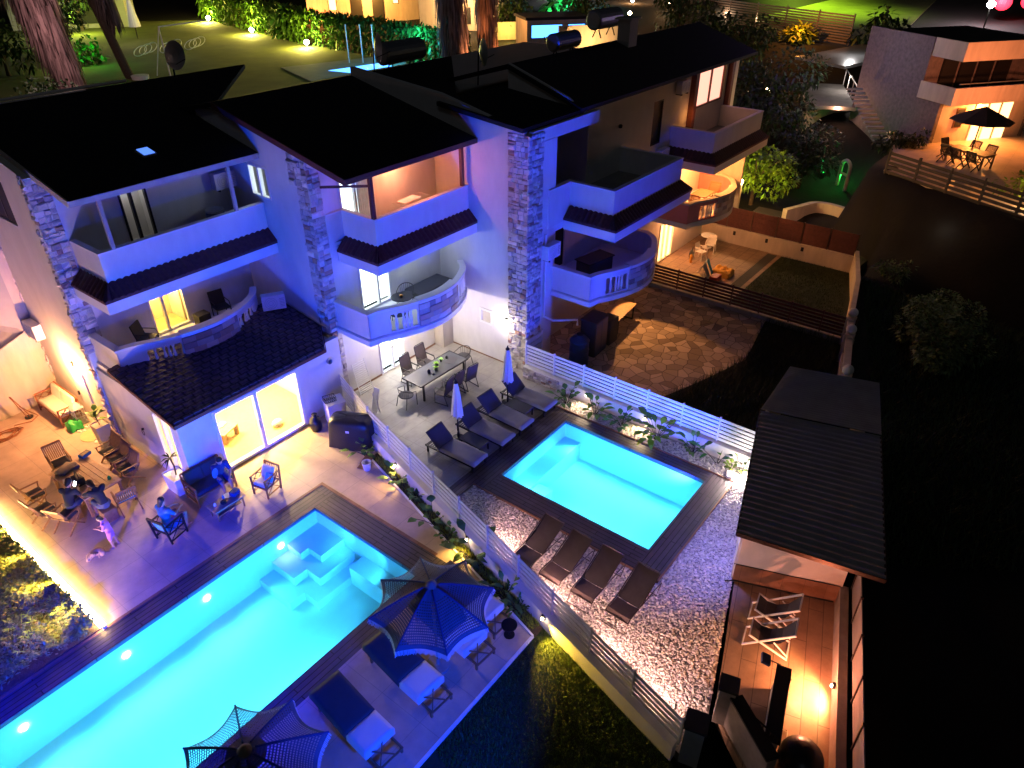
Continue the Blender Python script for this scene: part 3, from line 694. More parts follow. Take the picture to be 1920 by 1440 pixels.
w = MB(); w.b(9.4, 10.8, 23.9, 23.95, 5.96, 8.1); w.b(9.3, 9.4, 22.9, 23.9, 5.96, 8.1); w.b(10.8, 10.9, 22.9, 23.9, 5.96, 8.1); w.b(9.3, 10.9, 22.9, 23.95, 5.9, 5.96); w.build('room_wall', 'plaster_white', H1, world=True)
light('room_light', 'POINT', (10.1, 23.5, 7.8), 2, (1, .9, .85), parent=H1, r=.15)
for x in (8.33, 12.44):
    p = MB(); p.b(x - .05, x + .05, 20.95, 21.05, 6.95, 8.6); p.build('post', 'plaster_grey', H1, world=True)
window(H1, 'window', 'y', 7.25, 24.5, 26.1, 7.15, 8.5, 'dark_metal', 'black', mull=(25.3,), dep=.12, proud=-.05)
dr = MB(); dr.b(7.2, 7.3, 23.95, 24.85, .0, 2.05); o = dr.build('door', 'white_paint', H1, world=True)
h = MB(); h.b(7.14, 7.2, 24.7, 24.74, .95, 1.1); h.build('handle', 'dark_metal', o, world=True)
wall_lamp(H1, (7.25, 24.45, 2.3), (-1, 0), w=190, color=(1, .42, .14), r=.05, d=.3)
light('lamp_light', 'POINT', (7.05, 23.0, 2.6), 5, WARM, parent=H1, r=.05)
# roof of house one
SL = .22
def roofpatch(parent, poly, z0, y0, sl=SL, th=.14, name='roof', m='roof_dark', sub=None):
    mb = MB(); f_ = lambda p: z0 + sl * (p[1] - y0); mb.prism(poly, lambda p: f_(p) - th, f_); return mb.build(name, m, sub or parent, world=True)
rA = roofpatch(H1, [(7.5, 20.75), (13.48, 20.75), (13.48, 23.6), (17.9, 27.3), (7.5, 27.3)], 8.65, 20.75)
fc = MB(); fc.bar((7.48, 20.72, 8.56), (13.46, 20.72, 8.56), .04, .16); fc.bar((7.47, 20.74, 8.56), (7.47, 27.3, 8.56 + 6.55 * SL), .05, .18); fc.build('fascia', 'plaster_warm', rA, world=True)
bk = MB(); yz(bk, 7.5, 17.9, [(27.3, 10.09), (27.3, 9.95), (30, 9.3), (30, 9.44)]); bk.build('roof', 'roof_dark', H1, world=True)
sk = MB(); sk.ob((10.62, 22.25, 9.02), (.42, .5, .06), rx=math.atan(SL)); o = sk.build('skylight', 'frame_grey', H1, world=True)
sk = MB(); sk.ob((10.62, 22.24, 9.06), (.34, .42, .02), rx=math.atan(SL)); sk.build('pane', 'lamp_blue', o, world=True); M['lamp_blue'].node_tree.nodes['Principled BSDF'].inputs['Emission Strength'].default_value = .35
rp = MB(); rp.tube([(7.6, 27.25, 10.17), (13, 27.25, 10.17)], .05); rp.bar((7.6, 27.15, 10.1), (11.5, 27.15, 10.1), .12, .03); rp.build('ridge_pipe', 'trim_white', H1, world=True)
gc = MB(); gc.lathe([(.10, 0), (.10, .10), (.085, .10), (.085, 0)], (12.95, 17.92, 2.05), 14); gc.v = [(v[0], 18.1 - (v[2] - 2.05) - .02, 2.02 + (v[1] - 17.92)) for v in gc.v]; gc.build('vent', 'frame_grey', H1, world=True)

# ---------------- house two (middle)
H2 = thing('townhouse', 'middle townhouse with orange lit top balcony above the glass dining table', 'house', (16, 18.4, 0), group='terraced townhouses stepping back from the pools')
w = MB(); w.wall('y', 13.5, .2, Y2, 24.0, 0, 8.6, [(20.5, 21.55, 7.1, 8.2)]); yz(w, 13.5, 13.7, [(16.7, 8.6), (24, 8.6), (24, 9.6), (22.5, 9.72), (16.7, 8.62)])
w.wall('x', Y2, .2, 13.7, 19.2, 0, 9.0, [(15.55, 16.85, 0, 2.2), (15.0, 16.45, 2.97, 4.95), (14.62, 16.15, 5.96, 8.0)])
w.build('wall', 'plaster', H2, world=True)
st = MB(); stones(st, 'y', 13.5, -1, Y2 + .0, 18.98, 0, 8.95, 21, 0.); stones(st, 'y', 13.5, -1, 18.98, 19.3, 7.9, 8.9, 23); stones(st, 'x', Y2, -1, 13.44, 13.92, 0, 8.9, 22)
st.build('stone_pillar', 'stone', H2, world=True, tint=True)
bow_balcony(H2, 13.78, Y2)
top_terrace(H2, [(13.95, Y2 - .03), (14.6, Y2 - .03), (14.6, 16.78), (19.18, 16.78)], Y2, skirt_from=1)
window(H2, 'window', 'y', 13.5, 20.5, 21.55, 7.1, 8.2, mull=(21.0,), dep=.12, proud=.02)
w = MB(); w.b(14.4, 14.45, 20.2, 21.9, 6.9, 8.3); w.build('curtain', 'win_white', H2, world=True)
o = window(H2, 'balcony_door', 'x', Y2, 14.62, 16.15, 5.96, 8.0, mull=(15.3,), dep=.1, proud=.02)
w = MB()
for k in range(16): w.b(15.35 + k * .045, 15.375 + k * .045, 18.32 - .03 * (k % 2), 18.38, 6.0, 7.95)
w.build('shutter', 'trim_white', o, world=True)
w = MB(); w.b(14.3, 16.4, 19.6, 19.65, 5.96, 8.05); w.build('curtain', 'win_white', H2, world=True)
window(H2, 'balcony_door', 'x', Y2, 15.0, 16.45, 2.97, 4.95, mull=(15.85,), dep=.1, proud=.03)
w = MB(); w.b(14.8, 16.7, 18.75, 18.8, 2.97, 5.0); w.build('curtain', 'win_white', H2, world=True)
window(H2, 'terrace_door', 'x', Y2, 15.55, 16.85, 0.02, 2.2, mull=(16.2,), rows=(1.0,), dep=.1, proud=.03)
w = MB(); w.b(15.4, 17.0, 18.75, 18.8, 0, 2.3); w.build('curtain', 'win_white', H2, world=True)
sk = MB(); sk.b(13.9, 15.55, Y2 - .012, Y2, 0, .08); sk.b(16.85, 19.2, Y2 - .012, Y2, 0, .08); sk.build('skirting', 'band_wood', H2, world=True)
p = MB(); p.b(18.6, 19.2, 17.9, Y2, 0, 2.75); p.build('pilaster', 'plaster_warm', H2, world=True)
for x in (14.66, 18.95):
    p = MB(); p.b(x - .06, x + .06, 16.78 + .02, 16.78 + .14, 6.95, 8.62); p.build('post', 'red_wood', H2, world=True)
p = MB(); p.bar((13.85, 18.3, 7.9), (14.66, 16.86, 8.02), .07); p.build('brace', 'red_wood', H2, world=True)
light('balcony_light', 'POINT', (16.9, 17.75, 7.95), 27, (1, .21, .08), parent=H2, r=.08)
light('balcony_light', 'POINT', (17.4, 17.6, 4.9), 6, (.75, .9, 1), parent=H2, r=.1)
l_ = MB(); l_.lathe([(.0, .06), (.08, .05), (.09, 0), (.0, 0)], (16.9, 17.75, 8.0), 12); o = l_.build('ceiling_lamp', 'lamp_warm', H2, world=True)
light('terrace_light', 'POINT', (16.4, 17.6, 2.55), 78, WHITE, parent=H2, r=.08)
rB = roofpatch(H2, [(13.28, 16.35), (20.1, 16.35), (20.1, 17.9), (24.9, 22.5), (13.28, 22.5)], 8.66, 16.35)
fc = MB(); fc.bar((13.26, 16.32, 8.57), (20.1, 16.32, 8.57), .04, .16); fc.bar((13.25, 16.34, 8.57), (13.25, 22.5, 8.57 + 6.15 * SL), .05, .18); fc.build('fascia', 'red_wood', rB, world=True)
bk = MB(); yz(bk, 13.28, 24.9, [(22.5, 10.01), (22.5, 9.87), (28, 8.7), (28, 8.84)]); bk.build('roof', 'roof_dark', H2, world=True)

# ---------------- house three
H3 = thing('townhouse', 'townhouse with blue lit walls and unlit top terrace behind the white slat fence', 'house', (24, 14.1, 0), group='terraced townhouses stepping back from the pools')
w = MB(); w.wall('y', 19.2, .2, Y3, 22.5, 0, 8.9, [(15.75, 16.4, 1.5, 2.15)]); yz(w, 19.2, 19.4, [(14.3, 8.9), (22.5, 8.9), (22.5, 10.3), (18, 9.9), (14.3, 9.12)])
w.wall('x', Y3, .2, 19.4, 20.85, 0, 8.7); w.wall('y', 20.65, .2, Y3 + .2, 17, 0, 8.7)
w.wall('x', 15.0, .2, 24.3, 31.3, 0, 9.1, [(29.6, 30.5, 6.4, 8.3)]); w.wall('x', 15.0, .2, 20.85, 24.3, 0, 5.8, [(21.4, 23.0, 2.97, 4.9)]); w.wall('x', 17, .2, 20.85, 24.3, 5.8, 9.1); w.wall('y', 24.3, .2, 15.2, 17, 5.8, 9.1)
w.build('wall', 'plaster', H3, world=True)
b_ = MB(); b_.b(19.42, 23.6, 14.12, 14.34, 8.7, 9.12); b_.build('roof_beam', 'plaster', H3, world=True)
st = MB(); stones(st, 'y', 19.2, -1, Y3, 14.95, 0.0, 9.05, 31, 0.); stones(st, 'x', Y3, -1, 19.14, 20.02, 0.0, 9.05, 32)
st.build('stone_pillar', 'stone', H3, world=True, tint=True)
window(H3, 'window', 'y', 19.2, 15.75, 16.4, 1.5, 2.15, 'trim_white', 'cream_cushion', dep=.08, proud=.03, fw=.09)
sk = MB(); sk.b(19.188, 19.2, 14.95, 18.3, 0, .05); sk.build('skirting', 'band_wood', H3, world=True)
wall_lamp(H3, (19.2, 15.05, 2.0), (-1, 0), 'lamp_white', w=11, color=WHITE, r=.05, d=.34)
bow_balcony(H3, 20.83, Y3, close=True, depth=.9)
top_terrace(H3, [(20.4, Y3 - .03), (21.76, Y3 - .03), (21.76, 12.2), (27.1, 12.2), (27.1, 15.0)], 15.0, skirt_from=1)
pi = MB(); pi.tube([(20.2, 14.0, 5.4), (20.2, 14.0, 2.05)], .04); pi.tube([(20.25, 14.02, 2.05), (20.25, 13.6, 2.0), (20.9, 12.9, 1.98), (20.9, 12.9, 1.75)], .045); pi.build('drain_pipe', 'trim_white', H3, world=True)
window(H3, 'balcony_door', 'x', 15.0, 21.4, 23.0, 2.97, 4.9, 'trim_white', 'black', mull=(22.2,), dep=.1, proud=.02)
window(H3, 'window', 'x', 15.0, 29.6, 30.5, 6.4, 8.3, 'dark_metal', 'black', dep=.1, proud=.0)
rC = roofpatch(H3, [(19.05, 14.25), (22.7, 14.25), (22.7, 18), (19.05, 18)], 9.28, 14.25, .10)
w = MB(); yz(w, 22.6, 22.7, [(14.35, 9.1), (17.6, 9.4), (17.6, 10.5), (14.9, 9.62), (14.35, 9.3)]); w.build('gable_wall', 'plaster', H3, world=True)
rD = roofpatch(H3, [(22.5, 14.22), (38.9, 14.22), (38.9, 17.6), (22.5, 17.6)], 9.34, 14.22, .33)
bk = MB(); yz(bk, 22.5, 38.9, [(17.6, 10.46), (17.6, 10.3), (22, 9.1), (22, 9.25)]); bk.build('roof', 'roof_dark', H3, world=True)
yz_ = MB(); yz_.b(20.1, 38.7, 22, 28.9, 0, 8.6); yz_.b(7.5, 20.1, 27.3, 28.9, 0, 8.6); yz_.build('rear_wall', 'plaster_grey', H3, world=True)
ch = MB(); ch.b(30.3, 31.0, 16.9, 17.5, 9.6, 11.3); ch.b(30.2, 31.1, 16.8, 17.6, 11.3, 11.38); ch.build('chimney', 'plaster_grey', rD, world=True)
aircon('white air conditioner unit on the blue lit wall right of the stone corner pillar', (20.45, 14.08, 4.45), 0)
aircon('grey air conditioner unit high under the roof eave by the pink window', (31.9, 14.98, 8.35), 0)
aircon('dim air conditioner unit low on the lilac wall below the far eave', (30.6, 14.98, 5.6), 0)
sp = MB(); sp.lathe([(.0, 0), (.07, 0), (.09, .1), (.05, .14), (0, .14)], (26.6, 14.9, 7.8), 12); sp.build('security_light', 'dark_metal', H3, world=True)

# ---------------- house four
H4 = thing('townhouse', 'far right townhouse with amber lit rounded balcony and red lit side wall above the patio', 'house', (34, 14.8, 0), group='terraced townhouses stepping back from the pools')
w = MB(); w.wall('x', 15.02, .2, 31.32, 38.7, 0, 9.1, [(31.7, 33.3, 0, 2.1), (31.9, 33.4, 2.97, 4.9), (33.9, 36.9, 7.3, 8.95)]); w.wall('y', 38.5, .2, 15.22, 22, 0, 9.1); w.wall('y', 31.3, .2, 15.2, 22, 0, 9.1); w.build('wall', 'plaster', H4, world=True)
b4 = bow_balcony(H4, 30.4, Y4, wallm='plaster_red_light', capm='plaster_warm', close=True, depth=.2)
top_terrace(H4, [(31.5, 15.0), (31.5, 12.8), (37.2, 12.8), (37.2, 15.0)], 15.0, skirt_from=0)
p = MB(); p.b(33.1, 33.45, 14.75, 15.0, 5.95, 9.2); p.build('brown_column', 'red_wood', H4, world=True); p = MB(); p.b(37.3, 37.6, 14.75, 15.0, 5.95, 9.2); p.build('brown_column', 'red_wood', H4, world=True)
window(H4, 'window', 'x', 15.02, 33.9, 36.9, 7.3, 8.95, 'red_wood', 'win_pink', mull=(35.4,), dep=.1, proud=.03)
window(H4, 'balcony_door', 'x', 15.02, 31.9, 33.4, 2.97, 4.9, 'trim_white', 'win_amber', mull=(32.65,), dep=.1, proud=.03)
window(H4, 'patio_door', 'x', 15.02, 31.7, 33.3, 0.02, 2.1, 'trim_white', 'win_amber', mull=(32.2, 32.7), dep=.1, proud=.03)
w = MB(); w.b(35.75, 35.9, 12.8, 15.0, 2.96, 5.2); w.build('side_screen', 'plaster_warm', H4, world=True)
light('balcony_light', 'POINT', (33.6, 13.6, 5.0), 115, AMBER, parent=H4, r=.1)
light('patio_light', 'POINT', (32.9, 14.3, 2.45), 50, (1, .36, .12), parent=H4, r=.1)
light('balcony_light', 'POINT', (32.9, 14.5, 7.2), 2.5, AMBER, parent=H4, r=.05)
# house further left
H0 = thing('townhouse', 'partly seen townhouse wall with a dark awning at the left edge behind the cushioned bench', 'house', (5, 26.9, 0), group='terraced townhouses stepping back from the pools')
w = MB(); w.wall('x', 26.9, .2, -2, 7.24, 0, 9); w.build('wall', 'plaster_warm', H0, world=True)
aw = MB(); aw.add([(4.4, 24.6, 3.2), (6.95, 26.85, 2.9), (6.9, 26.85, 6.2), (2.5, 26.85, 6.2), (2.5, 24.6, 3.2)], [(0, 1, 2, 3, 4)]); aw.add([(4.4, 24.65, 3.15), (6.9, 26.87, 2.85), (6.9, 26.87, 6.15), (2.5, 26.87, 6.15), (2.5, 24.65, 3.15)], [(4, 3, 2, 1, 0)]); aw.build('sheet', 'plaster_grey', H0, world=True)  # dark grey sloping sheet set against the wall
aircon('air conditioner unit fixed by the narrow stone strip above the cushioned bench', (7.22, 26.4, 2.75), R(-90))

# ================================================================== roof furniture
def solar(label, x, y, z, L=1.9, r=.32):
    t = thing('solar_water_heater', label, 'water heater', (x, y, z), 0, 'water tanks on the ridge')
    m = MB(); m.tube([(-L / 2, 0, .55), (-L / 2 + .04, 0, .55), (L / 2 - .04, 0, .55), (L / 2, 0, .55)], [r * .8, r, r, r * .8], 18); m.build('tank', 'steel', t, smooth=False)
    s = MB()
    for sx_ in (-.6, .6): s.bar((sx_, -.2, -.2), (sx_, 0, .3), .04); s.bar((sx_, .25, -.2), (sx_, 0, .3), .04)
    s.build('stand', 'dark_metal', t)
    return t
def dish(label, x, y, z, r=.45, rz=0):
    t = thing('satellite_dish', label, 'satellite dish', (x, y, z), rz, 'satellite dishes on the roofs')
    m = MB(); m.lathe([(.0, 0), (r * .5, .05), (r, .16), (r * .98, .17), (r * .5, .065), (0, .015)], n=20); m.v = [(v[0], -v[2] - .1, v[1] + .9) for v in m.v]; m.build('reflector', 'frame_grey', t)
    m = MB(); m.tube([(0, 0, -.3), (0, -.05, .9)], .03); m.tube([(0, -.1, .55), (0, -.7, .8)], .015); m.build('mast', 'dark_metal', t); return t
solar('dark water tank on the middle roof ridge in front of the small bright far pool', 22.1, 22.7, 9.95, 2.2, .42)
solar('dark blue water tank alone on the far roof ridge', 26.7, 17.9, 10.25, 1.7, .34)
solar('grey water tank at the far roof ridge beside the pink lit chimney', 31.5, 18.9, 10.6, 2.0, .42)
dish('dark satellite dish right beside the water tank of the middle roof', 20.2, 22.3, 9.95, .55, .6)
dish('satellite dish on the left roof ridge in front of the lawn', 14.8, 27.2, 9.9, .5, .3)
dish('satellite dish in front of the fire lit palm trunk', 23.2, 19.6, 9.7, .5, 1.0)
# ================================================================== FENCES AND LOW WALLS
lw = MB()
lw.prism([(wx(15.6), 15.6), (fx(15.6) + .02, 15.6), (fx(2.4) + .02, 2.4), (wx(2.4), 2.4)], -.1, .5)
tag(lw.build('low_wall', 'plaster'), 'long low pale wall carrying the slat fence between the two gardens', 'wall')
def slat_fence(label, p0, p1, z0, z1, posts, nsl=6, m='trim_white', pm='trim_white', gap=.03, pw=.05, ext=.04, off=(0, 0), sl=None):
    p0 = Vector(p0); p1 = Vector(p1); L = (p1 - p0).length; t = thing('slat_fence', label, 'fence', (p0.x, p0.y, 0), math.atan2(p1.y - p0.y, p1.x - p0.x), 'horizontal slat fences')
    s = MB(); h = (z1 - z0) / nsl
    for k in range(nsl): s.b(0, L, -.012, .012, z0 + k * h + gap / 2, z0 + (k + 1) * h - gap / 2)
    s.build('slat_panel', m, t)
    P = None
    for i in range(posts):
        x = L * i / (posts - 1)
        if P is None: q = MB(); q.b(-pw / 2, pw / 2, -.04, .03, z0 - .04, z1 + ext); P = q.build('post', pm, t)
        else: reuse(P, t, (x, 0, 0))
    return t
slat_fence('long white slat fence on the low wall running diagonally between the two pools', (fx(15.7) - .05, 15.7), (fx(2.35) - .05, 2.35), .52, 1.35, 11, 5, 'fence_grey', 'fence_grey', gap=.055)
slat_fence('short white slat fence section between the grill cover and the dining terrace', (13.42, 18.3), (fx(15.75) - .02, 15.75), .1, 1.3, 3, 8, gap=.04)
lw = MB(); lw.b(18.82, 19.12, 4.75, 13.95, -.1, .5); tag(lw.build('low_wall', 'plaster'), 'low pale wall under the bright white fence behind the plant bed', 'wall')
lw = MB(); stones(lw, 'y', 18.82, -1, 11.6, 13.95, .0, .46, 44, hmin=.06, hmax=.1); lw.cur = (1.1, 1, .9)
o = lw.build('stone_facing', 'stone', tint=True); tag(o, 'cream split stone facing on the low wall by the last cushioned lounger', 'stone facing')
slat_fence('bright white slat fence on the low wall behind the plant bed', (19.0, 13.95), (19.0, 4.75), .52, 1.42, 8, 6, gap=.045)
slat_fence('short slat fence returning to the house beside the blue water tank', (20.1, 14.0), (19.05, 13.98), .3, 1.5, 2, 5, gap=.05)
# third yard
lw = MB(); lw.b(29.15, 29.45, 4.5, 14.9, -.2, .18); tag(lw.build('low_wall', 'render_rough'), 'rough low wall under the dark brown slat fence', 'wall')
slat_fence('dark brown slat fence between the paved stone patio and the patio with towels', (29.3, 14.0), (29.3, 4.6), .2, 1.15, 8, 6, 'terracotta_dark', 'terracotta_dark', gap=.05)
lw = MB(); lw.b(36.75, 37.0, 6.7, 14.9, -.1, .85); tag(lw.build('low_wall', 'plaster_warm'), 'pale wall with small square vents behind the white plastic chairs', 'wall')
vt = MB(); 
for y in (13.0, 11.2, 9.3): vt.b(36.735, 36.75, y - .07, y + .07, .5, .72)
tag(vt.build('wall_vents', 'black'), 'small dark square vents in the pale patio wall', 'vents')
slat_fence('reddish brown boarded fence on top of the pale patio wall', (36.87, 14.9), (36.87, 6.8), .86, 1.95, 7, 4, 'terracotta_dark', 'frame_bronze', gap=.004)
M['terracotta_dark']
def poly_wall(label, pts, th, z0, z1, m, name='boundary_wall', cap=None):
    w = MB(); ribbon(w, pts, th / 2, -th / 2, z0, z1); o = w.build(name, m); tag(o, label, 'wall')
    if cap: c = MB(); ribbon(c, pts, th / 2 + .03, -th / 2 - .03, z1, z1 + .07); c.build('cap', cap, o)
    return o
poly_wall('pale boundary wall at the far end of the towel patio garden', [(37.0, 6.75), (33.6, 5.75), (29.3, 4.85)], .2, -.2, 1.1, 'plaster_warm')
bw = thing('balustrade_wall', 'old baluster wall with round ball finials at the end of the dark yard', 'wall', (27, 4.1, 0))
b_ = MB(); ribbon(b_, [(29.3, 4.85), (24.2, 3.6)], .12, -.12, -.2, .45); ribbon(b_, [(29.3, 4.85), (24.2, 3.6)], .13, -.13, 1.05, 1.15); b_.build('wall', 'plaster_warm', bw, world=True)
q = MB()
for p in ((29.2, 4.82), (27.7, 4.46), (24.5, 3.67)): q.b(p[0] - .17, p[0] + .17, p[1] - .17, p[1] + .17, -.2, 1.25)
q.build('pier', 'plaster_warm', bw, world=True)
for p in ((29.2, 4.82), (27.7, 4.46), (24.5, 3.67)):
    q = MB(); q.ell((p[0], p[1], 1.45), (.2, .2, .2), 16, 10); q.build('ball_finial', 'plaster_white', bw, world=True, smooth=True)
for k in range(14):
    s = .08 + k / 16; reuse(BAL, bw, (29.3 - 5.1 * s - 27, 4.85 - 1.25 * s - 4.1, .43), name='baluster')

# ================================================================== GARDEN WALL SPOTS AND PLANTS
def spot(label, x, y, z, out, w, color=GOLD, tgt=None, ang=115):
    t = thing('wall_spotlight', label, 'spotlight', (x, y, z), 0, 'small garden spotlights on the low walls')
    m = MB(); m.b(-.03 if out[0] else -.05, .03 if out[0] else .05, -.05, .05, -.05, .06); m.build('housing', 'black', t)
    m = MB(); m.ell((out[0] * .05, out[1] * .05, -.02), (.035, .035, .03)); m.build('bulb', 'lamp_warm', t)
    light('spot_light', 'SPOT', (x + out[0] * .1, y + out[1] * .1, z - .02), w, color, parent=t, target=tgt or (x + out[0] * .5, y + out[1] * .5, -.1), r=.03, angle=ang, blend=.6)
spot('small spotlight on the low wall near the white bucket and grill cover', wx(13.7) - .02, 13.7, .38, (-1, 0), 30)
spot('small spotlight on the low wall beside the tall banana leaf plant', wx(9.75) - .02, 9.75, .42, (-1, 0), 24, ang=100)
spot('small spotlight on the low wall lighting the yellow patch of lawn', wx(6.5) - .02, 6.5, .42, (-1, 0), 190, (1, .60, .05), (wx(5.9) - .4, 5.6, 0), 80)
spot('small spotlight at the planted bed beside the first leafy plant', 18.78, 11.0, .42, (-1, 0), 20, (1, .72, .42))
spot('small spotlight in the middle of the planted bed by the big yellow green plant', 18.78, 8.6, .42, (-1, 0), 24, (1, .72, .36))
spot('small spotlight by the shed end of the planted bed', 18.3, 4.95, .5, (-1, .2), 48, (1, .78, .66), (17.9, 4.8, 0), 150)
for k, y in enumerate((9.0, 6.9, 4.9, 3.4)):  # fill lamps added to brighten the gravel beside the low wall
    spot(('added fill lamp on the gravel side of the low wall, nearest the houses', 'added fill lamp on the gravel side of the low wall, second from the houses', 'added fill lamp on the gravel side of the low wall, third from the houses', 'added fill lamp on the gravel side of the low wall, by the gate pillar')[k], fx(y) + .05, y, .5, (1, 0), 46, (1, .52, .44), (fx(y) + .9, y - .2, 0), 122)
def leafy(label, x, y, h, n, L, w, rg, base=(1, 1, 1), group='broad leaved plants along the low walls', m='leaf', z=0., cat='plant'):
    t = thing('leafy_plant', label, cat, (x, y, z), rg.uniform(0, 6), group)
    s = MB(); lf = MB()
    for i in range(n):
        a = 6.28 * i / n + rg.uniform(-.4, .4); el = rg.uniform(.55, 1.35); hh_ = h * rg.uniform(.35, .75)
        b0 = Vector((.03 * math.cos(a), .03 * math.sin(a), 0)); tip = b0 + Vector((math.cos(a) * math.cos(el), math.sin(a) * math.cos(el), math.sin(el))) * hh_
        s.tube([b0, (b0 + tip) / 2 + Vector((0, 0, .04)), tip], .012, 5, .007)
        v = rg.uniform(.6, 1.5); d = Vector((math.cos(a) * math.cos(el * .8), math.sin(a) * math.cos(el * .8), math.sin(el * .8)))
        leafquad(lf, tip, d, L * rg.uniform(.8, 1.35), w * rg.uniform(1.0, 1.5), (base[0] * v, base[1] * v, base[2] * v), .45, 3)
        a += rg.uniform(.4, 1.2); leafquad(lf, b0.lerp(tip, .6), (math.cos(a), math.sin(a), rg.uniform(.2, 1)), L * rg.uniform(.6, 1.1), w * rg.uniform(.8, 1.3), (base[0] * v * .8, base[1] * v * .8, base[2] * v * .8), .5, 3)
    s.build('stem', 'leaf_dark', t, tint=False); lf.build('leaves', m, t, tint=True); return t
rg = random.Random(5)
for i, (x, y, h, n, L, w_, lab) in enumerate([
    (11.75, 15.15, .9, 8, .34, .16, 'broad leaved plant right beside the covered grill'),
    (11.42, 13.25, .8, 9, .34, .15, 'bushy plant below the white bucket spotlight'),
    (11.25, 12.35, .5, 9, .25, .12, 'low dark plant in the soil strip'),
    (10.75, 11.2, 1.0, 6, .4, .2, 'plant with one big round leaf in the soil strip'),
    (10.6, 10.45, .55, 8, .25, .12, 'small dark plant before the tall banana leaf plant'),
    (10.4, 9.35, 1.3, 5, .45, .2, 'tall upright banana leaf plant beside the bright garden spot'),
    (9.9, 7.85, .8, 12, .4, .12, 'spiky grey green plant behind the fringed parasol'),
    (9.75, 7.35, .55, 12, .35, .06, 'tufted grass plant by the end of the sun bed terrace')]):
    leafy(lab, x, y, h, n, L, w_, rg)
for i, (x, y, h, n, L, w_, b_, lab) in enumerate([
    (18.35, 11.6, 1.0, 11, .34, .15, (1, 1, 1), 'first leafy plant of the bed, beside the cushioned loungers'),
    (18.4, 10.4, 1.0, 10, .36, .15, (1.5, 1.3, .6), 'second plant of the bed with yellow green leaves'),
    (18.4, 9.3, .95, 11, .32, .15, (.7, 1, .9), 'dark green plant in the middle of the pebble bed'),
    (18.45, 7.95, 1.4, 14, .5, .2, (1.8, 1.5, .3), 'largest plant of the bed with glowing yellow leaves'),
    (18.45, 6.6, .9, 12, .34, .13, (1, 1, .8), 'dark leaved plant right of the glowing yellow plant'),
    (18.5, 5.75, 1.2, 3, .5, .16, (.6, 1.1, 1.1), 'slim bluish plant with one upright leaf'),
    (18.45, 5.25, .45, 6, .22, .1, (1.5, 1.1, .6), 'small brownish plant near the shed end of the bed'),
    (18.5, 4.95, .9, 4, .3, .08, (1.2, 1.2, .5), 'thin upright plant touching the shed corner')]):
    leafy(lab, x, y, h, n, L, w_, rg, b_)
# loose ground cover in the strip and the lit grass tuft
def blades(name, poly, n, hmin, hmax, base, m, z=0, seed=2, w=.012):
    r2 = random.Random(seed); mb = MB(); x0, x1 = min(p[0] for p in poly), max(p[0] for p in poly); y0, y1 = min(p[1] for p in poly), max(p[1] for p in poly); k = 0
    while k < n:
        x, y = r2.uniform(x0, x1), r2.uniform(y0, y1)
        if not inpoly(x, y, poly): continue
        k += 1; h = r2.uniform(hmin, hmax); a = r2.uniform(0, 6.28); b_ = r2.uniform(.2, .9) * h; v = r2.uniform(.5, 1.5); mb.cur = (base[0] * v, base[1] * v, base[2] * v)
        s, c = math.sin(a), math.cos(a); mb.q((x - s * w, y + c * w, z), (x + s * w, y - c * w, z), (x + c * b_, y + s * b_, z + h))
    o = mb.build(name, m, tint=True); o['kind'] = 'stuff'; return o
blades('ground_cover', [(sx(14.8) + .1, 14.8), (wx(14.8), 14.8), (wx(6.6), 6.6), (sx(6.7) + .1, 6.7)], 3600, .04, .14, (2.0, 1.1, .5), 'leaf', 0, 4, .012)
blades('grass', [(sx(6.55) - 3.6, 6.5), (wx(6.5), 6.5), (wx(1.0), 1.0), (wx(1.0) - 4, 1.0)], 26000, .03, .09, (.55, .48, .2), 'leaf', -.03, 6, .008)
blades('dry_grass', [(19.4, 9.4), (22.6, 8.3), (25.4, 7.6), (29.0, 8.1), (29.0, 5), (24.2, 3.9), (19.4, 5)], 12000, .15, .5, (.5, .35, .3), 'leaf_dark', 0, 8, .012)
blades('grass', [(30, 10.2), (36.7, 10.2), (36.7, 6.8), (30, 5.2)], 9000, .03, .1, (.6, .6, .5), 'leaf_dark', 0, 9, .012)
# LED strip and hedge
t = thing('led_kerb', 'white hot glowing light strip along the kerb between terrace and hedge', 'light strip', (3.0, 15.2, 0))
m = MB(); m.b(2.93, 3.02, 15.22, 22.4, -.1, .10); m.build('kerb', 'plaster_white', t, world=True)
m = MB(); m.b(2.88, 3.025, 15.24, 22.4, .101, .15); m.build('light_strip', 'led_gold', t, world=True)
for k in range(5): light('strip_light', 'AREA', (2.86, 16.0 + 1.45 * k, .40), 22, (1, .50, .07), parent=t, target=(2.2, 16 + 1.45 * k, .1), size=.05, sy=1.4)
hg_ = MB(); r2 = random.Random(9)
for i in range(30000):
    x = 2.85 - abs(r2.gauss(0, 1)) * 1.9 if i % 2 else r2.uniform(-3.4, 2.85); y = r2.uniform(15.3, 22.2)
    if x < -3.6: continue
    top = .42 + .22 * noise.noise(Vector((x * 1.1, y * 1.1, 3))) + .12 * noise.noise(Vector((x * 3, y * 3, 1))); z = top - abs(r2.gauss(0, .12))
    if z < .06: z = .06
    v = r2.uniform(.5, 1.5); d = Vector((r2.uniform(-1, 1), r2.uniform(-1, 1), r2.uniform(-.1, .9)))
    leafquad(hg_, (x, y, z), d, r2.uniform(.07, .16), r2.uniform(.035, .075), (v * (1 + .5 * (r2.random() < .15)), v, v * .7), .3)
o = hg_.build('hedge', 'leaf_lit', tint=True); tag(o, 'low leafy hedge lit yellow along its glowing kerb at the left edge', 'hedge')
bl = MB()
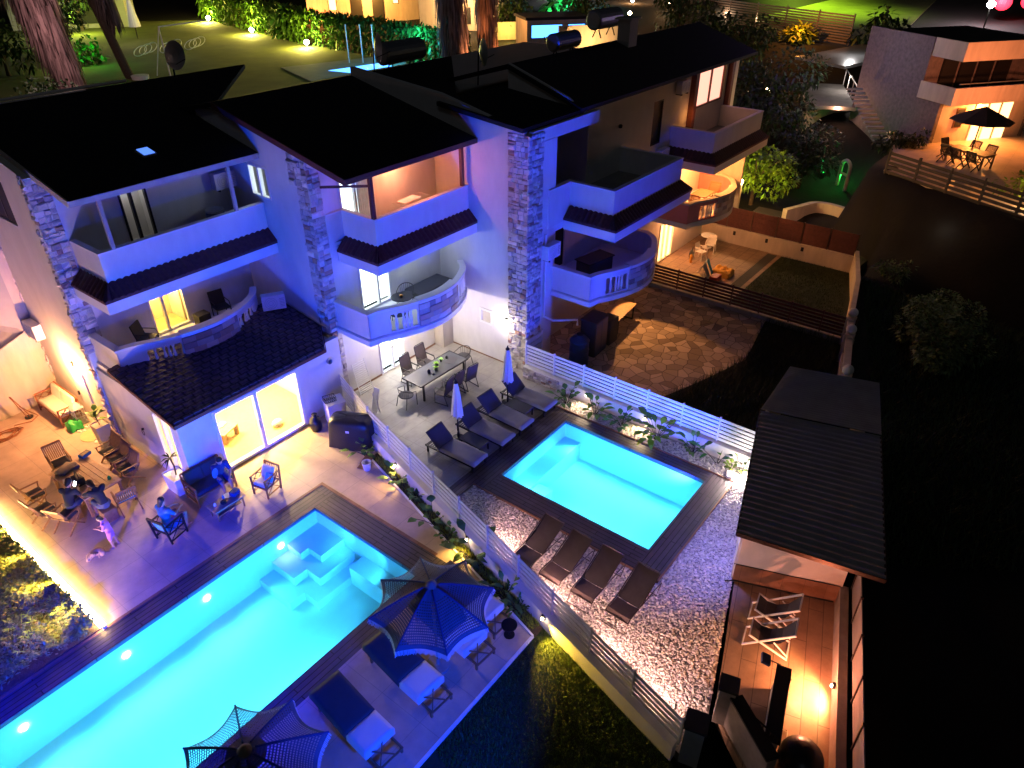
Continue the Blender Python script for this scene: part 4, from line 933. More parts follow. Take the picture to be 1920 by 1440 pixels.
for i in range(46):
    x = r2.uniform(-1.6, 2.6); y = 15.45 + abs(r2.gauss(0, .9)); c = Vector((x, y, .62)); 
    for k in range(5):
        a = r2.uniform(0, 6.28); leafquad(bl, c, (math.cos(a), math.sin(a), .5), r2.uniform(.12, .24), .022, (3.5, 3, 2), .3)
o = bl.build('lily_blooms', 'leaf', tint=True); o['kind'] = 'stuff'; tag(o, 'thin pale leaf tips rising from the dark corner of the hedge', 'leaves')

# ================================================================== POOL FURNITURE
def cushion(mb, x0, x1, y0, y1, z0, z1, sub=1, amp=.012, seed=1, nx=9, ny=12, f=None):
    """soft slab with slight wrinkles and rounded rim"""
    r3 = random.Random(seed); n0 = len(mb.v); vs = []; fs = []
    for j in range(ny + 1):
        for i in range(nx + 1):
            u, v = i / nx, j / ny; e = min(u, 1 - u) * (x1 - x0); g = min(v, 1 - v) * (y1 - y0); k = min(1, e / .04) * .5 + min(1, g / .04) * .5
            x = x0 + (x1 - x0) * u; y = y0 + (y1 - y0) * v
            z = z1 - (1 - min(1, min(e, g) / .05)) * .02 + amp * noise.noise(Vector((x * 9 + seed, y * 4, seed))) * k
            vs.append((x, y, z))
    W = nx + 1
    for j in range(ny):
        for i in range(nx): fs.append((j * W + i, j * W + i + 1, (j + 1) * W + i + 1, (j + 1) * W + i))
    rim = [i for i in range(W)] + [j * W + nx for j in range(1, ny + 1)] + [ny * W + i for i in range(nx - 1, -1, -1)] + [j * W for j in range(ny - 1, 0, -1)]
    b0 = len(vs)
    for r_ in rim: vs.append((vs[r_][0], vs[r_][1], z0))
    nr = len(rim)
    for k in range(nr): k2 = (k + 1) % nr; fs.append((rim[k], b0 + k, b0 + k2, rim[k2]))
    fs.append(tuple(b0 + k for k in range(nr))[::-1] if False else tuple(b0 + k for k in range(nr)))
    if f: vs = [f(Vector(v)) for v in vs]
    mb.add(vs, fs); return mb
def rotx(a, piv):
    m = Matrix.Translation(piv) @ Matrix.Rotation(a, 4, 'X') @ Matrix.Translation(-Vector(piv)); return lambda v: m @ v
# cushioned loungers of the small pool: local foot at y=0, head towards +y
def lounger(label, seed):
    t = thing('sun_lounger', label, 'sun lounger', (0, 0, 0), 0, 'cushioned loungers on the dining terrace')
    f_ = MB()
    for x in (-.33, .33): f_.bar((x, .02, .24), (x, 2.1, .24), .05, .06)
    for y in (.05, .7, 1.45, 2.07): f_.bar((-.33, y, .24), (.33, y, .24), .04)
    for k in range(6): f_.bar((-.30, 1.55 + k * .09, .25), (.30, 1.55 + k * .09, .25), .035, .015)
    f_.build('frame', 'dark_metal', t)
    L = None
    for x, y in ((-.33, .1), (.33, .1), (-.33, 2.0), (.33, 2.0)):
        if L is None: q = MB(); q.b(-.025, .025, -.025, .025, 0, .22); L = q.build('leg', 'dark_metal', t, loc=(x, y, 0))
        else: reuse(L, t, (x, y, 0))
    c = MB(); cushion(c, -.36, .36, 0, 1.48, .28, .40, amp=.03, seed=seed); c.build('seat_cushion', 'grey_cushion', t, smooth=True)
    c = MB(); cushion(c, -.36, .36, 1.49, 2.24, .28, .40, amp=.015, seed=seed + 3, f=rotx(R(44), (0, 1.49, .28))); c.build('back_cushion', 'charcoal_cushion', t, smooth=True)
    b_ = MB(); b_.bar((-.3, 1.5, .26), (-.3, 1.99, .73), .03); b_.bar((.3, 1.5, .26), (.3, 1.99, .73), .03); b_.bar((-.3, 1.98, .72), (.3, 1.98, .72), .03); b_.bar((0, 1.85, .25), (0, 1.8, .5), .025); b_.build('backrest_frame', 'dark_metal', t)
    return t
for i, (x, lab) in enumerate([(13.56, 'grey cushioned lounger nearest the diagonal fence, its side lit warm'), (14.98, 'grey cushioned lounger beside the nearer closed parasol'),
                              (16.05, 'grey cushioned lounger third from the diagonal fence, with creased seat'), (17.48, 'grey cushioned lounger nearest the stone wall, strongly wrinkled seat')]):
    t = lounger(lab, 10 + i); t.location = (x, 11.66 + (.04 if i == 0 else 0), 0.01); t.rotation_euler = (0, 0, R((2, 0, -1, 0)[i]))
def sidetable(x, label):
    t = thing('side_table', label, 'side table', (x, 12.6, 0), 0, 'low tables between the cushioned loungers'); m = MB(); m.b(-.27, .27, -.47, .47, .30, .34); m.build('tabletop', 'charcoal_cushion', t, bevel=.006)
    for a in (-.23, .23):
        for b_ in (-.42, .42): q = MB(); q.b(a - .02, a + .02, b_ - .02, b_ + .02, 0, .3); q.build('leg', 'dark_metal', t)
sidetable(14.27, 'low dark table at the foot of the nearer closed parasol'); sidetable(16.78, 'low dark table at the foot of the farther closed parasol')
def closed_umbrella(x, y, label, warm):
    t = thing('closed_parasol', label, 'parasol', (x, y, 0), 0, 'closed white parasols on the dining terrace')
    m = MB(); m.tube([(0, 0, 0), (0, 0, 2.35)], .022); m.build('pole', 'dark_metal', t)
    m = MB(); m.lathe([(.22, 0), (.22, .05), (.04, .07), (.04, .25)]); m.build('base', 'dark_metal', t)
    c = MB(); n = 40; rows = 12; vs = []; fs = []
    for j in range(rows + 1):
        u = j / rows; z = 2.3 - 1.3 * u; r = .05 + .12 * u ** .7 + (.015 * u)
        for k in range(n):
            a = 6.283 * k / n; rr = r * (1 + .16 * math.sin(8 * a + u * 2) * min(1, u * 3) + .05 * math.sin(19 * a)); zz = z + (.04 * math.sin(8 * a) if j == rows else 0)
            vs.append((rr * math.cos(a), rr * math.sin(a), zz))
    for j in range(rows):
        for k in range(n): a = j * n + k; b_ = j * n + (k + 1) % n; fs.append((a, a + n, b_ + n, b_))
    c.add(vs, fs); c.build('canopy', 'umbrella_white', t, smooth=True)
    m = MB(); m.lathe([(.07, 0), (.08, .04), (.03, .1), (.02, .16)], (0, 0, 2.28), 10); m.build('finial', 'dark_metal', t)
    m = MB()
    for k in range(6): a = k * 1.047; m.tube([(0, 0, .8), (.06 * math.cos(a), .06 * math.sin(a), .9), (.10 * math.cos(a), .10 * math.sin(a), 1.02)], .008, 5)
    m.build('ribs', 'steel', t)
closed_umbrella(14.32, 13.35, 'closed white parasol nearer the diagonal fence', 1); closed_umbrella(17.05, 13.33, 'closed white parasol nearer the stone corner pillar', 0)
# mesh loungers on the gravel: head towards +x
def mesh_lounger():
    t = thing('mesh_lounger', 'mesh', 'sun lounger', (0, 0, 0), 0, 'dark mesh loungers on the gravel')
    f_ = MB(); prof = [(0, .36), (.42, .36), (1.38, .80)]
    for y in (-.33, .33): f_.tube([(-.12, y, .30), (0, y, .365), (.42, y, .36), (1.40, y, .81)], .016, 7)
    f_.tube([(1.40, -.33, .81), (1.40, .33, .81)], .016, 7); f_.tube([(-.12, -.33, .30), (-.12, .33, .30)], .016, 7)
    for y in (-.33, .33): f_.tube([(.5, y, .36), (1.3, y, .36), (1.45, y, .34)], .014, 6)
    f_.build('frame', 'frame_bronze', t)
    for (xa, xb) in ((-.25, -.02), (1.35, 1.15)):
        l = MB(); l.tube([(xa + .2, -.33, .34), (xa, -.33, .015), (xa, .33, .015), (xa + .2, .33, .34)], .014, 6); l.build('leg', 'frame_bronze', t)
    s = MB(); vs = []; ny = 8
    pts = [(-.11, .305), (0, .355), (.2, .35), (.42, .345)]
    for p in pts:
        for j in range(ny + 1): y = -.31 + .62 * j / ny; vs.append((p[0], y, p[1] - .02 * math.sin(math.pi * j / ny)))
    s.add(vs, [(i * (ny + 1) + j, (i + 1) * (ny + 1) + j, (i + 1) * (ny + 1) + j + 1, i * (ny + 1) + j + 1) for i in range(len(pts) - 1) for j in range(ny)]); s.build('seat', 'mesh_taupe', t)  # paler mesh puts the warm light on the seat into its colour
    s = MB(); vs = []; pts = [(.43, .355), (.75, .49), (1.1, .655), (1.385, .80)]
    for p in pts:
        for j in range(ny + 1): y = -.31 + .62 * j / ny; vs.append((p[0], y, p[1] - .025 * math.sin(math.pi * j / ny)))
    s.add(vs, [(i * (ny + 1) + j, (i + 1) * (ny + 1) + j, (i + 1) * (ny + 1) + j + 1, i * (ny + 1) + j + 1) for i in range(len(pts) - 1) for j in range(ny)]); s.build('backrest', 'mesh_brown', t)  # darker mesh: back turned from the light, its shade put into the colour
    return t
ml = mesh_lounger()
for i, (y, x, lab) in enumerate([(8.1, 11.05, 'mesh lounger nearest the houses, first of the row on the gravel'), (7.15, 11.0, 'mesh lounger second of the row on the gravel'), (6.15, 11.03, 'mesh lounger third of the row, under the pool edge'), (5.1, 11.05, 'mesh lounger last of the row by the deck corner')]):
    if i == 0: ml.location = (x, y, 0); ml['label'] = lab; ml.rotation_euler = (0, 0, R(-2))
    else: dup(ml, (x, y, 0), R((-2, -3, -1, -2)[i]), lab)
# big cushion loungers: foot at y=0 (camera side), head towards pool
def daybed():
    t = thing('cushion_lounger', 'l', 'sun lounger', (0, 0, 0), 0, 'thick cushion loungers by the long pool')
    f_ = MB()
    for x in (-.3, .3): f_.bar((x, -.35, .2), (x, 1.9, .2), .045)
    for y in (-.34, .3, 1.1, 1.88): f_.bar((-.3, y, .2), (.3, y, .2), .04)
    f_.build('frame', 'wood', t)
    L = None
    for x, y in ((-.3, -.3), (.3, -.3), (-.3, 1.8), (.3, 1.8)):
        if L is None: q = MB(); q.b(-.025, .025, -.025, .025, 0, .2); L = q.build('leg', 'wood', t, loc=(x, y, 0))
        else: reuse(L, t, (x, y, 0))
    a = MB(); a.bar((-.28, -.32, .22), (.1, .05, .38), .025); a.bar((.1, -.32, .22), (-.28, .05, .38), .025); a.build('brace', 'wood', t)
    c = MB(); cushion(c, -.40, .40, 0, .66, .24, .46, amp=.008, seed=4); c.build('seat_cushion', 'white_cushion', t, smooth=True)
    c = MB(); cushion(c, -.40, .40, .66, 1.98, .24, .46, amp=.008, seed=6, f=rotx(R(9), (0, .66, .24))); c.build('back_cushion', 'charcoal_cushion', t, smooth=True)  # charcoal puts the shade on the back into the cushion colour
    return t
db = daybed(); 
for i, (x, y, lab) in enumerate([(5.0, 7.36, 'thick cushion lounger by the bottom parasol, farthest from the fence'), (6.58, 7.36, 'thick cushion lounger between the two fringed parasols'), (8.12, 7.34, 'thick cushion lounger under the fringed parasol near its left edge'), (9.05, 7.55, 'thick cushion lounger under the fringed parasol, nearest the fence')]):
    if i == 0: db.location = (x, y, 0); db['label'] = lab; db.rotation_euler = (0, 0, R(-4))
    else: dup(db, (x, y, 0), R(-4), lab)
st_ = thing('side_table', 'small dark table with a mug between the two loungers under the parasol', 'side table', (9.05, 7.05, 0)); m = MB(); m.lathe([(.2, .36), (.2, .39)], n=20); m.build('tabletop', 'dark_metal', st_); m = MB(); m.tube([(0, 0, 0), (0, 0, .37)], .025); m.lathe([(.14, 0), (.14, .02)]); m.build('leg', 'dark_metal', st_)
# macrame parasols with fringe: knotted bands with real gaps
def parasol(label, x, y, rz, h=2.85, rad=1.42, drop=.62):
    t = thing('fringed_parasol', label, 'parasol', (x, y, 0), rz, 'fringed crochet parasols by the long pool')
    m = MB(); m.tube([(0, 0, 0), (0, 0, h + .02)], .03); m.build('pole', 'wood', t)
    m = MB(); m.lathe([(.28, 0), (.28, .08), (.05, .1), (.05, .3)]); m.build('base', 'concrete', t)
    net = MB(); rib = MB(); fr = MB(); r3 = random.Random(int(x * 10)); n = 8
    def S(a_i, u, v):      # point on sector a_i, u across 0..1, v outward 0..1
        a0, a1 = 2 * math.pi * a_i / n, 2 * math.pi * (a_i + 1) / n
        sag = 1 - .16 * 4 * u * (1 - u) * v
        p0 = Vector((math.cos(a0), math.sin(a0), 0)); p1 = Vector((math.cos(a1), math.sin(a1), 0)); d = p0.lerp(p1, u)
        rr = rad * v * (1 - .12 * 4 * u * (1 - u) * v ** 2)
        z = h - drop * (v ** 1.25) - .0 - .10 * 4 * u * (1 - u) * v * (1 - .6 * v)
        return Vector((d.x * rr, d.y * rr, z))
    rows = 24
    for s in range(n):
        rib.tube([S(s, 0, v / 8) + Vector((0, 0, .012)) for v in range(1, 9)], .018, 6)
        rib.tube([S(s, 0, v / 8) - Vector((0, 0, .03)) for v in range(1, 9)], .012, 5)
        for j in range(2, rows):                      # cross bands
            v0 = j / rows; solid = v0 > .90 or v0 < .22 or (.5 < v0 < .54); wd = (.98 if solid else .52) / rows
            k = max(3, int(10 * v0)); 
            for i in range(k):
                u0, u1 = i / k, (i + 1) / k; net.q(S(s, u0, v0), S(s, u0, v0 + wd), S(s, u1, v0 + wd), S(s, u1, v0))
            if not solid:                             # short knots between bands
                k2 = int(26 * v0)
                for i in range(k2):
                    u = (i + .5 * (j % 2) + .25) / k2; du = .33 / k2
                    if u + du < 1: net.q(S(s, u, v0 + wd), S(s, u, v0 + 1 / rows), S(s, u + du, v0 + 1 / rows), S(s, u + du, v0 + wd))
        k = 46
        for i in range(k):
            u = i / k; p = S(s, u, 1.0); L = .13 * r3.uniform(.75, 1.15); q = p + Vector((p.x * .03, p.y * .03, -L)); d = (S(s, min(1, u + .012), 1.) - p)
            fr.q(p, q, q + d * .8, p + d)
    net.build('canopy', 'macrame', t); rib.build('ribs', 'cloth_navy', t); fr.build('fringe', 'umbrella_white', t)
    m = MB(); m.lathe([(.12, -.05), (.13, .0), (.08, .07), (.05, .1), (.0, .12)], (0, 0, h), 14); m.build('cap', 'hub', t); return t
parasol('blue lit fringed crochet parasol standing over the pool edge loungers', 7.32, 7.86, R(10))
parasol('fringed crochet parasol cut by the bottom edge of the photo', 2.62, 7.9, R(22))
# ================================================================== CHAIRS AND TABLES
def metal_chair(hi=True):
    t = thing('metal_chair', 'c', 'chair', (0, 0, 0), 0, 'metal mesh chairs round the glass dining table')   # faces +y
    bh = 1.08 if hi else .92
    f_ = MB()
    for x in (-.26, .26):
        f_.tube([(x, .24, 0), (x, .22, .62), (x, .18, .65), (x, -.24, .67)], .014, 6); f_.tube([(x, -.32, 0), (x, -.18, .40), (x, -.24, .67), (x, -.33, bh)], .014, 6); f_.bar((x, .22, .4), (x, -.2, .4), .02)
        f_.bar((x, .24, .02), (x, -.31, .02), .02)
    f_.tube([(-.26, -.33, bh), (-.2, -.335, bh + .04), (.2, -.335, bh + .04), (.26, -.33, bh)], .014, 6); f_.bar((-.26, .22, .41), (.26, .22, .41), .02)
    f_.build('frame', 'dark_metal', t)
    s = MB(); s.b(-.25, .25, -.2, .24, .40, .425); s.build('seat', 'mesh_brown', t)
    b_ = MB(); b_.q((-.25, -.20, .43), (.25, -.20, .43), (.25, -.335, bh), (-.25, -.335, bh)); b_.add([(-.25, -.21, .43), (.25, -.21, .43), (.25, -.345, bh), (-.25, -.345, bh)], [(3, 2, 1, 0)]); b_.build('backrest', 'mesh_taupe', t)
    for x in (-.26, .26): a = MB(); a.b(x - .025, x + .025, -.22, .2, .655, .68); a.build('armrest', 'black', t)
    return t
c0 = metal_chair()
CH = [(15.92, 17.15, 180, 'metal chair on the house side of the glass table, nearer the drying rack'), (16.82, 17.22, 180, 'metal chair on the house side of the glass table, in front of the door'),
      (15.72, 15.28, 10, 'metal chair on the pool side of the glass table, nearest the fence'), (16.32, 15.3, 0, 'metal chair hidden behind the nearer closed parasol'), (17.0, 15.22, -8, 'metal chair on the pool side with its back turned, under the wall lamp')]
for i, (x, y, a, lab) in enumerate(CH):
    if i == 0: c0.location = (x, y, 0); c0.rotation_euler = (0, 0, R(a)); c0['label'] = lab
    else: dup(c0, (x, y, 0), R(a), lab)
def round_chair():
    t = thing('tub_chair', 'c', 'chair', (0, 0, 0), 0, 'round backed wire chairs')
    f_ = MB(); pts = [(.30 * math.cos(a), -.30 * math.sin(a) * (1 if math.sin(a) > 0 else .6), .64 + .12 * max(0, math.sin(a)) ** 1) for a in [math.pi * k / 12 for k in range(13)]]
    f_.tube([(pts[0][0], .22, 0)] + [(pts[0][0], .2, .6)] + pts + [(-.30, .2, .6), (-.30, .22, 0)], .014, 6)
    for k in range(2, 11): f_.tube([pts[k], (pts[k][0] * .85, pts[k][1] * .85, .43)], .006, 4)
    for x in (-.22, .22): f_.tube([(x, -.2, .43), (x * 1.15, -.3, 0)], .014, 6)
    f_.build('frame', 'dark_metal', t)
    s = MB(); s.lathe([(.27, 0), (.28, .02), (.26, .04)], (0, -.02, .41), 20); s.build('seat', 'charcoal_cushion', t); return t
r0 = round_chair(); r0.location = (14.72, 16.2, 0); r0.rotation_euler = (0, 0, R(-90)); r0['label'] = 'round backed wire chair at the end of the glass table towards the fence'
dup(r0, (18.05, 16.35, 0), R(90), 'round backed wire chair at the lamp end of the glass table')
t = thing('glass_dining_table', 'long grey glass dining table set with two small potted plants', 'table', (16.37, 16.25, 0), R(-1))
m = MB(); m.b(-1.27, 1.27, -.48, .48, .72, .74); m.build('tabletop', 'table_glass_dark', t)
m = MB(); m.b(-1.29, 1.29, -.50, -.47, .70, .75); m.b(-1.29, 1.29, .47, .50, .70, .75); m.b(-1.29, -1.26, -.47, .47, .70, .75); m.b(1.26, 1.29, -.47, .47, .70, .75); m.build('rim', 'dark_metal', t)
for x in (-1.1, 1.1):
    for y in (-.42, .42): m = MB(); m.b(x - .03, x + .03, y - .03, y + .03, 0, .71); m.build('leg', 'dark_metal', t)
def potplant(label, x, y, z, s=1., base=(2.2, 2.4, .5), pot='black', cat='plant', m='leaf', n=14):
    t = thing('potted_plant', label, cat, (x, y, z), 0, 'small potted plants'); q = MB(); q.lathe([(.045 * s, 0), (.06 * s, .12 * s), (.052 * s, .12 * s), (.045 * s, .1 * s)], n=14); q.build('pot', pot, t)
    l = MB(); r2 = random.Random(int(x * 100))
    for k in range(n): a = r2.uniform(0, 6.28); v = r2.uniform(.6, 1.3); leafquad(l, (0, 0, .12 * s), (math.cos(a), math.sin(a), r2.uniform(.3, 1.6)), .16 * s, .03 * s, (base[0] * v, base[1] * v, base[2] * v), .5, 3)
    l.build('leaves', m, t, tint=True)
potplant('small green plant in a black pot on the glass table, nearer the fence', 16.25, 16.12, .745, 1.1)
potplant('small green plant in a black pot on the glass table, centre', 16.45, 16.28, .745, 1.2)
potplant('small pale plant in a dark vase on the glass table', 16.85, 16.42, .745, .9, (3.5, 3.6, 3))
def jar(name, label, x, y, z, r, h, m, cat='jar', group=None, lid=None):
    t = thing(name, label, cat, (x, y, z), 0, group); q = MB(); q.lathe([(r * .8, 0), (r, h * .1), (r, h * .75), (r * .6, h)], n=14); q.build('body', m, t)
    q = MB(); q.lathe([(r * .5, h), (r * .5, h + .02)], n=12); q.build('rim', lid or m, t); return t
jar('lantern_jar', 'dark jar on the glass table by the fence end', 15.95, 16.2, .745, .06, .16, 'black'); jar('ash_tray', 'low black bowl on the glass table', 15.98, 16.0, .745, .05, .05, 'black', 'bowl'); jar('glass_jar', 'dark glass near the lamp end of the glass table', 17.15, 16.4, .745, .05, .1, 'black')
m = MB(); m.ob((17.15, 16.15, .748), (.5, .34, .005), rz=.3); tag(m.build('table_runner', 'charcoal_cushion'), 'dark cloth mat spread at the lamp end of the glass table', 'mat')
# folding rack leaning on the wall
t = thing('drying_rack', 'white folded drying rack leaning on the wall behind the fence', 'drying rack', (14.35, 17.95, 0), R(0))
m = MB(); 
for y in (-.3, .3): m.bar((y, 0, .0), (y, .32, 1.25), .025)
m.build('frame', 'white_paint', t); m = MB()
for k in range(16): m.bar((-.3, .02 + .02 * k, .08 + .075 * k), (.3, .02 + .02 * k, .08 + .075 * k), .02)
m.build('rails', 'white_paint', t)
m = MB(); m.ob((13.72, 16.75, .5), (.03, .25, .95), ry=R(14)); m.ob((13.62, 16.6, .5), (.03, .03, 1.0), ry=R(-14)); tag(m.build('folded_stepladder', 'white_paint'), 'white folded steps leaning behind the fence by the white box', 'ladder')
# wooden folding chairs and teak table
def wood_chair(name='folding_chair', cush='charcoal_cushion', group='wooden chairs round the teak dining table', wood='wood'):
    t = thing(name, 'c', 'chair', (0, 0, 0), 0, group)
    f_ = MB()
    for x in (-.27, .27):
        f_.bar((x, .28, 0), (x, -.28, .62), .03, .045); f_.bar((x, -.32, 0), (x, .26, .44), .03, .045); f_.bar((x, -.14, .42), (x, -.36, .96), .03, .05); f_.bar((x, .3, .63), (x, -.3, .64), .05, .025); f_.bar((x, .25, .44), (x, .27, .62), .03)
    f_.bar((-.27, .25, .43), (.27, .25, .43), .03, .045); f_.bar((-.27, -.36, .95), (.27, -.36, .95), .04, .07); f_.build('frame', wood, t)
    s = MB()
    for k in range(6): s.b(-.25, .25, -.17 + k * .075, -.115 + k * .075, .43, .45)
    s.build('seat', wood, t); s = MB()
    for k in range(9): x = -.22 + k * .055; s.bar((x, -.16, .5), (x, -.35, .94), .035, .014)
    s.build('backrest', wood, t); c = MB(); cushion(c, -.23, .23, -.15, .26, .45, .50, amp=.01, seed=3, nx=6, ny=6)
    if cush: c.build('cushion', cush, t, smooth=True)
    return t
w0 = wood_chair(); TC = [(3.98, 21.25, -90, 'wooden folding chair on the hedge side of the teak table, farther one'), (3.85, 20.35, -85, 'wooden folding chair on the hedge side of the teak table, middle one'),
    (5.2, 22.25, 175, 'slatted wooden chair at the wall end of the teak table'), (6.45, 21.5, 92, 'wooden chair on the house side of the teak table, nearest the planter'), (6.42, 20.85, 90, 'middle wooden chair on the house side of the teak table'), (6.35, 20.2, 88, 'wooden chair on the house side of the teak table, nearest the pool'), (4.12, 19.55, -65, 'wooden chair with warm lit slats nearest the hedge kerb')]
for i, (x, y, a, lab) in enumerate(TC):
    if i == 0: w0.location = (x, y, 0); w0.rotation_euler = (0, 0, R(a)); w0['label'] = lab
    else: dup(w0, (x, y, 0), R(a), lab)
sc_ = wood_chair('folding_chair', None); sc_['label'] = 'wooden chair with blue striped seat at the pool end of the teak table'; sc_.location = (5.62, 18.95, 0); sc_.rotation_euler = (0, 0, R(-8))
sm = MB()
for k in range(8): sm.b(-.22 + k * .056, -.195 + k * .056, -.16, .26, .452, .485)
o = sm.build('stripes', 'white_paint', sc_); sm = MB(); sm.b(-.24, .24, -.17, .27, .45, .478); sm.build('cushion', 'blue_cushion', sc_)
def ttable(name, label, x, y, rz, L, W, H, top='wood_light', leg='wood', lw_=.07, shelf=False):
    t = thing(name, label, 'table', (x, y, 0), rz); m = MB(); n = 7
    for k in range(n): m.b(-W / 2 + k * W / n + .004, -W / 2 + (k + 1) * W / n - .004, -L / 2 + .08, L / 2 - .08, H - .035, H)
    m.b(-W / 2, W / 2, -L / 2, -L / 2 + .075, H - .036, H + .001); m.b(-W / 2, W / 2, L / 2 - .075, L / 2, H - .036, H + .001); m.build('tabletop', top, t)
    m = MB(); m.b(-W / 2 + .05, W / 2 - .05, -L / 2 + .06, -L / 2 + .09, H - .11, H - .04); m.b(-W / 2 + .05, W / 2 - .05, L / 2 - .09, L / 2 - .06, H - .11, H - .04); m.b(-W / 2 + .05, -W / 2 + .08, -L / 2 + .09, L / 2 - .09, H - .11, H - .04); m.b(W / 2 - .08, W / 2 - .05, -L / 2 + .09, L / 2 - .09, H - .11, H - .04); m.build('apron', leg, t)
    for a in (-1, 1):
        for b_ in (-1, 1): q = MB(); cx, cy = a * (W / 2 - .07), b_ * (L / 2 - .08); q.b(cx - lw_ / 2, cx + lw_ / 2, cy - lw_ / 2, cy + lw_ / 2, 0, H - .036); q.build('leg', leg, t)
    if shelf:
        q = MB(); q.b(-W / 2 + .1, W / 2 - .1, -L / 2 + .12, L / 2 - .12, .14, .16); q.build('shelf', leg, t)
    return t
ttable('teak_table', 'slatted teak dining table cluttered with bags and cups, by the hedge kerb', 5.22, 20.45, R(3), 2.05, 1.15, .75)
def thing1(name, label, cat, mb, m, **kw): o = mb.build(name, m, **kw); return tag(o, label, cat)
m = MB(); m.ob((5.02, 21.2, .80), (.55, .35, .07), rz=.5); cushion(m, 4.75, 5.35, 21.0, 21.3, .76, .84, amp=.06, seed=9); thing1('cloth', 'grey crumpled cloth on the wall end of the teak table', 'cloth', m, 'cloth_grey', smooth=True)
t = thing('laptop', 'dark open laptop on the teak table', 'laptop', (4.85, 20.65, .752), R(-20)); m = MB(); m.b(-.17, .17, -.12, .12, 0, .015); m.build('keyboard', 'frame_grey', t); m = MB(); m.q((.17, -.12, .015), (.17, .12, .015), (.24, .12, .24), (.24, -.12, .24)); m.build('screen', 'black', t)
t = thing('open_case', 'blue open case with dark lid at the far end of the teak table', 'case', (5.72, 21.45, .752), R(15)); m = MB(); m.b(-.16, .16, -.1, .1, 0, .1); m.build('box', 'blue_towel', t); m = MB(); m.b(-.15, .15, -.09, .09, .1, .105); m.build('lid', 'black', t)
t = thing('shoulder_bag', 'black bag standing on the teak table', 'bag', (4.98, 20.25, .752), 0); m = MB(); cushion(m, -.12, .12, -.18, .18, 0, .26, amp=.04, seed=8); m.build('body', 'black', t, smooth=True); m = MB(); m.tube([(0, -.14, .24), (0, -.1, .42), (0, .1, .42), (0, .14, .24)], .012, 6); m.build('handle', 'black', t)
jar('green_cup', 'bright green cup on the teak table', 5.62, 19.72, .752, .045, .11, 'green_plastic', 'cup'); jar('bottle', 'dark brown bottle on the teak table', 5.98, 20.05, .752, .035, .2, 'red_wood', 'bottle'); jar('glass_cup', 'small red cup on the teak table', 6.0, 20.35, .752, .035, .08, 'red_wood', 'cup')
# bamboo lounge set
def lounge(name, label, W, D, group, pos, rz, seatc='charcoal_cushion', backc='charcoal_cushion', wood='rattan', H=.68, nback=8):
    t = thing(name, label, 'sofa' if W > 1 else 'armchair', pos, rz, group)       # faces -y ; back at +y
    f_ = MB(); w = W / 2
    for x in (-w, w):
        f_.bar((x, -D / 2, 0), (x, -D / 2, H), .045); f_.bar((x, D / 2, 0), (x, D / 2 + .1, .86), .045); f_.bar((x, -D / 2 - .03, H), (x, D / 2 + .04, H), .05, .03)
        f_.bar((x, -D / 2, .36), (x, D / 2, .36), .035); f_.bar((x, -D / 2, .1), (x, D / 2, .1), .03)
        for a, b_ in ((-D / 2, 0), (0, D / 2)): f_.bar((x, a, .38), (x, b_, H - .02), .02); f_.bar((x, b_, .38), (x, a, H - .02), .02)
        f_.bar((x, -D / 2, .1), (x, 0, .35), .02); f_.bar((x, D / 2, .1), (x, 0, .35), .02)
    f_.bar((-w, -D / 2, .36), (w, -D / 2, .36), .04, .05); f_.bar((-w, D / 2, .36), (w, D / 2, .36), .04); f_.build('frame', wood, t)
    b_ = MB(); b_.bar((-w, D / 2 + .1, .86), (w, D / 2 + .1, .86), .04, .06); b_.bar((-w, D / 2 + .02, .45), (w, D / 2 + .02, .45), .03)
    n = int(W / .07)
    for k in range(1, n): x = -w + W * k / n; b_.bar((x, D / 2 + .02, .45), (x, D / 2 + .1, .86), .02, .012)
    b_.build('backrest', wood, t)
    c = MB(); cushion(c, -w + .04, w - .04, -D / 2 + .02, D / 2 - .08, .38, .49, amp=.01, seed=2); c.build('seat_cushion', seatc, t, smooth=True)
    if backc:
        k = max(1, round(W / .75))
        for i in range(k):
            xa = -w + .05 + (W - .1) * i / k; xb = -w + .05 + (W - .1) * (i + 1) / k - .01; c = MB(); cushion(c, xa, xb, 0, .12, 0, .42, amp=.01, seed=5 + i); c.v = [(v[0], v[1] * .9 + D / 2 - .12 + .18 * v[2], v[2] + .49) for v in c.v]; c.build('back_cushion', backc, t, smooth=True)
    return t
LG = 'bamboo lounge set on the terrace'
lounge('bamboo_sofa', 'dark cushioned bamboo sofa in front of the sliding door with a person on it', 1.25, .68, LG, (7.58, 17.62, 0), R(-2))
lounge('bamboo_armchair', 'empty bamboo armchair with a cream pillow, beside the coffee table', .56, .56, LG, (8.66, 16.3, 0), R(-78), 'cream_cushion', None)
lounge('bamboo_armchair', 'bamboo armchair with a seated person, its back to the hedge', .58, .56, LG, (5.8, 16.9, 0), R(104), 'blue_cushion', None, 'dark_metal')
m = MB(); cushion(m, -.2, .2, -.18, .18, -.06, .06, amp=.02, seed=3); mt_ = Matrix.Translation((8.82, 16.33, .68)) @ Matrix.Rotation(R(-78), 4, 'Z') @ Matrix.Rotation(R(70), 4, 'X'); m.v = [tuple(mt_ @ Vector(v)) for v in m.v]; thing1('pillow', 'cream pillow standing on the empty bamboo armchair', 'pillow', m, 'cream_cushion', smooth=True)
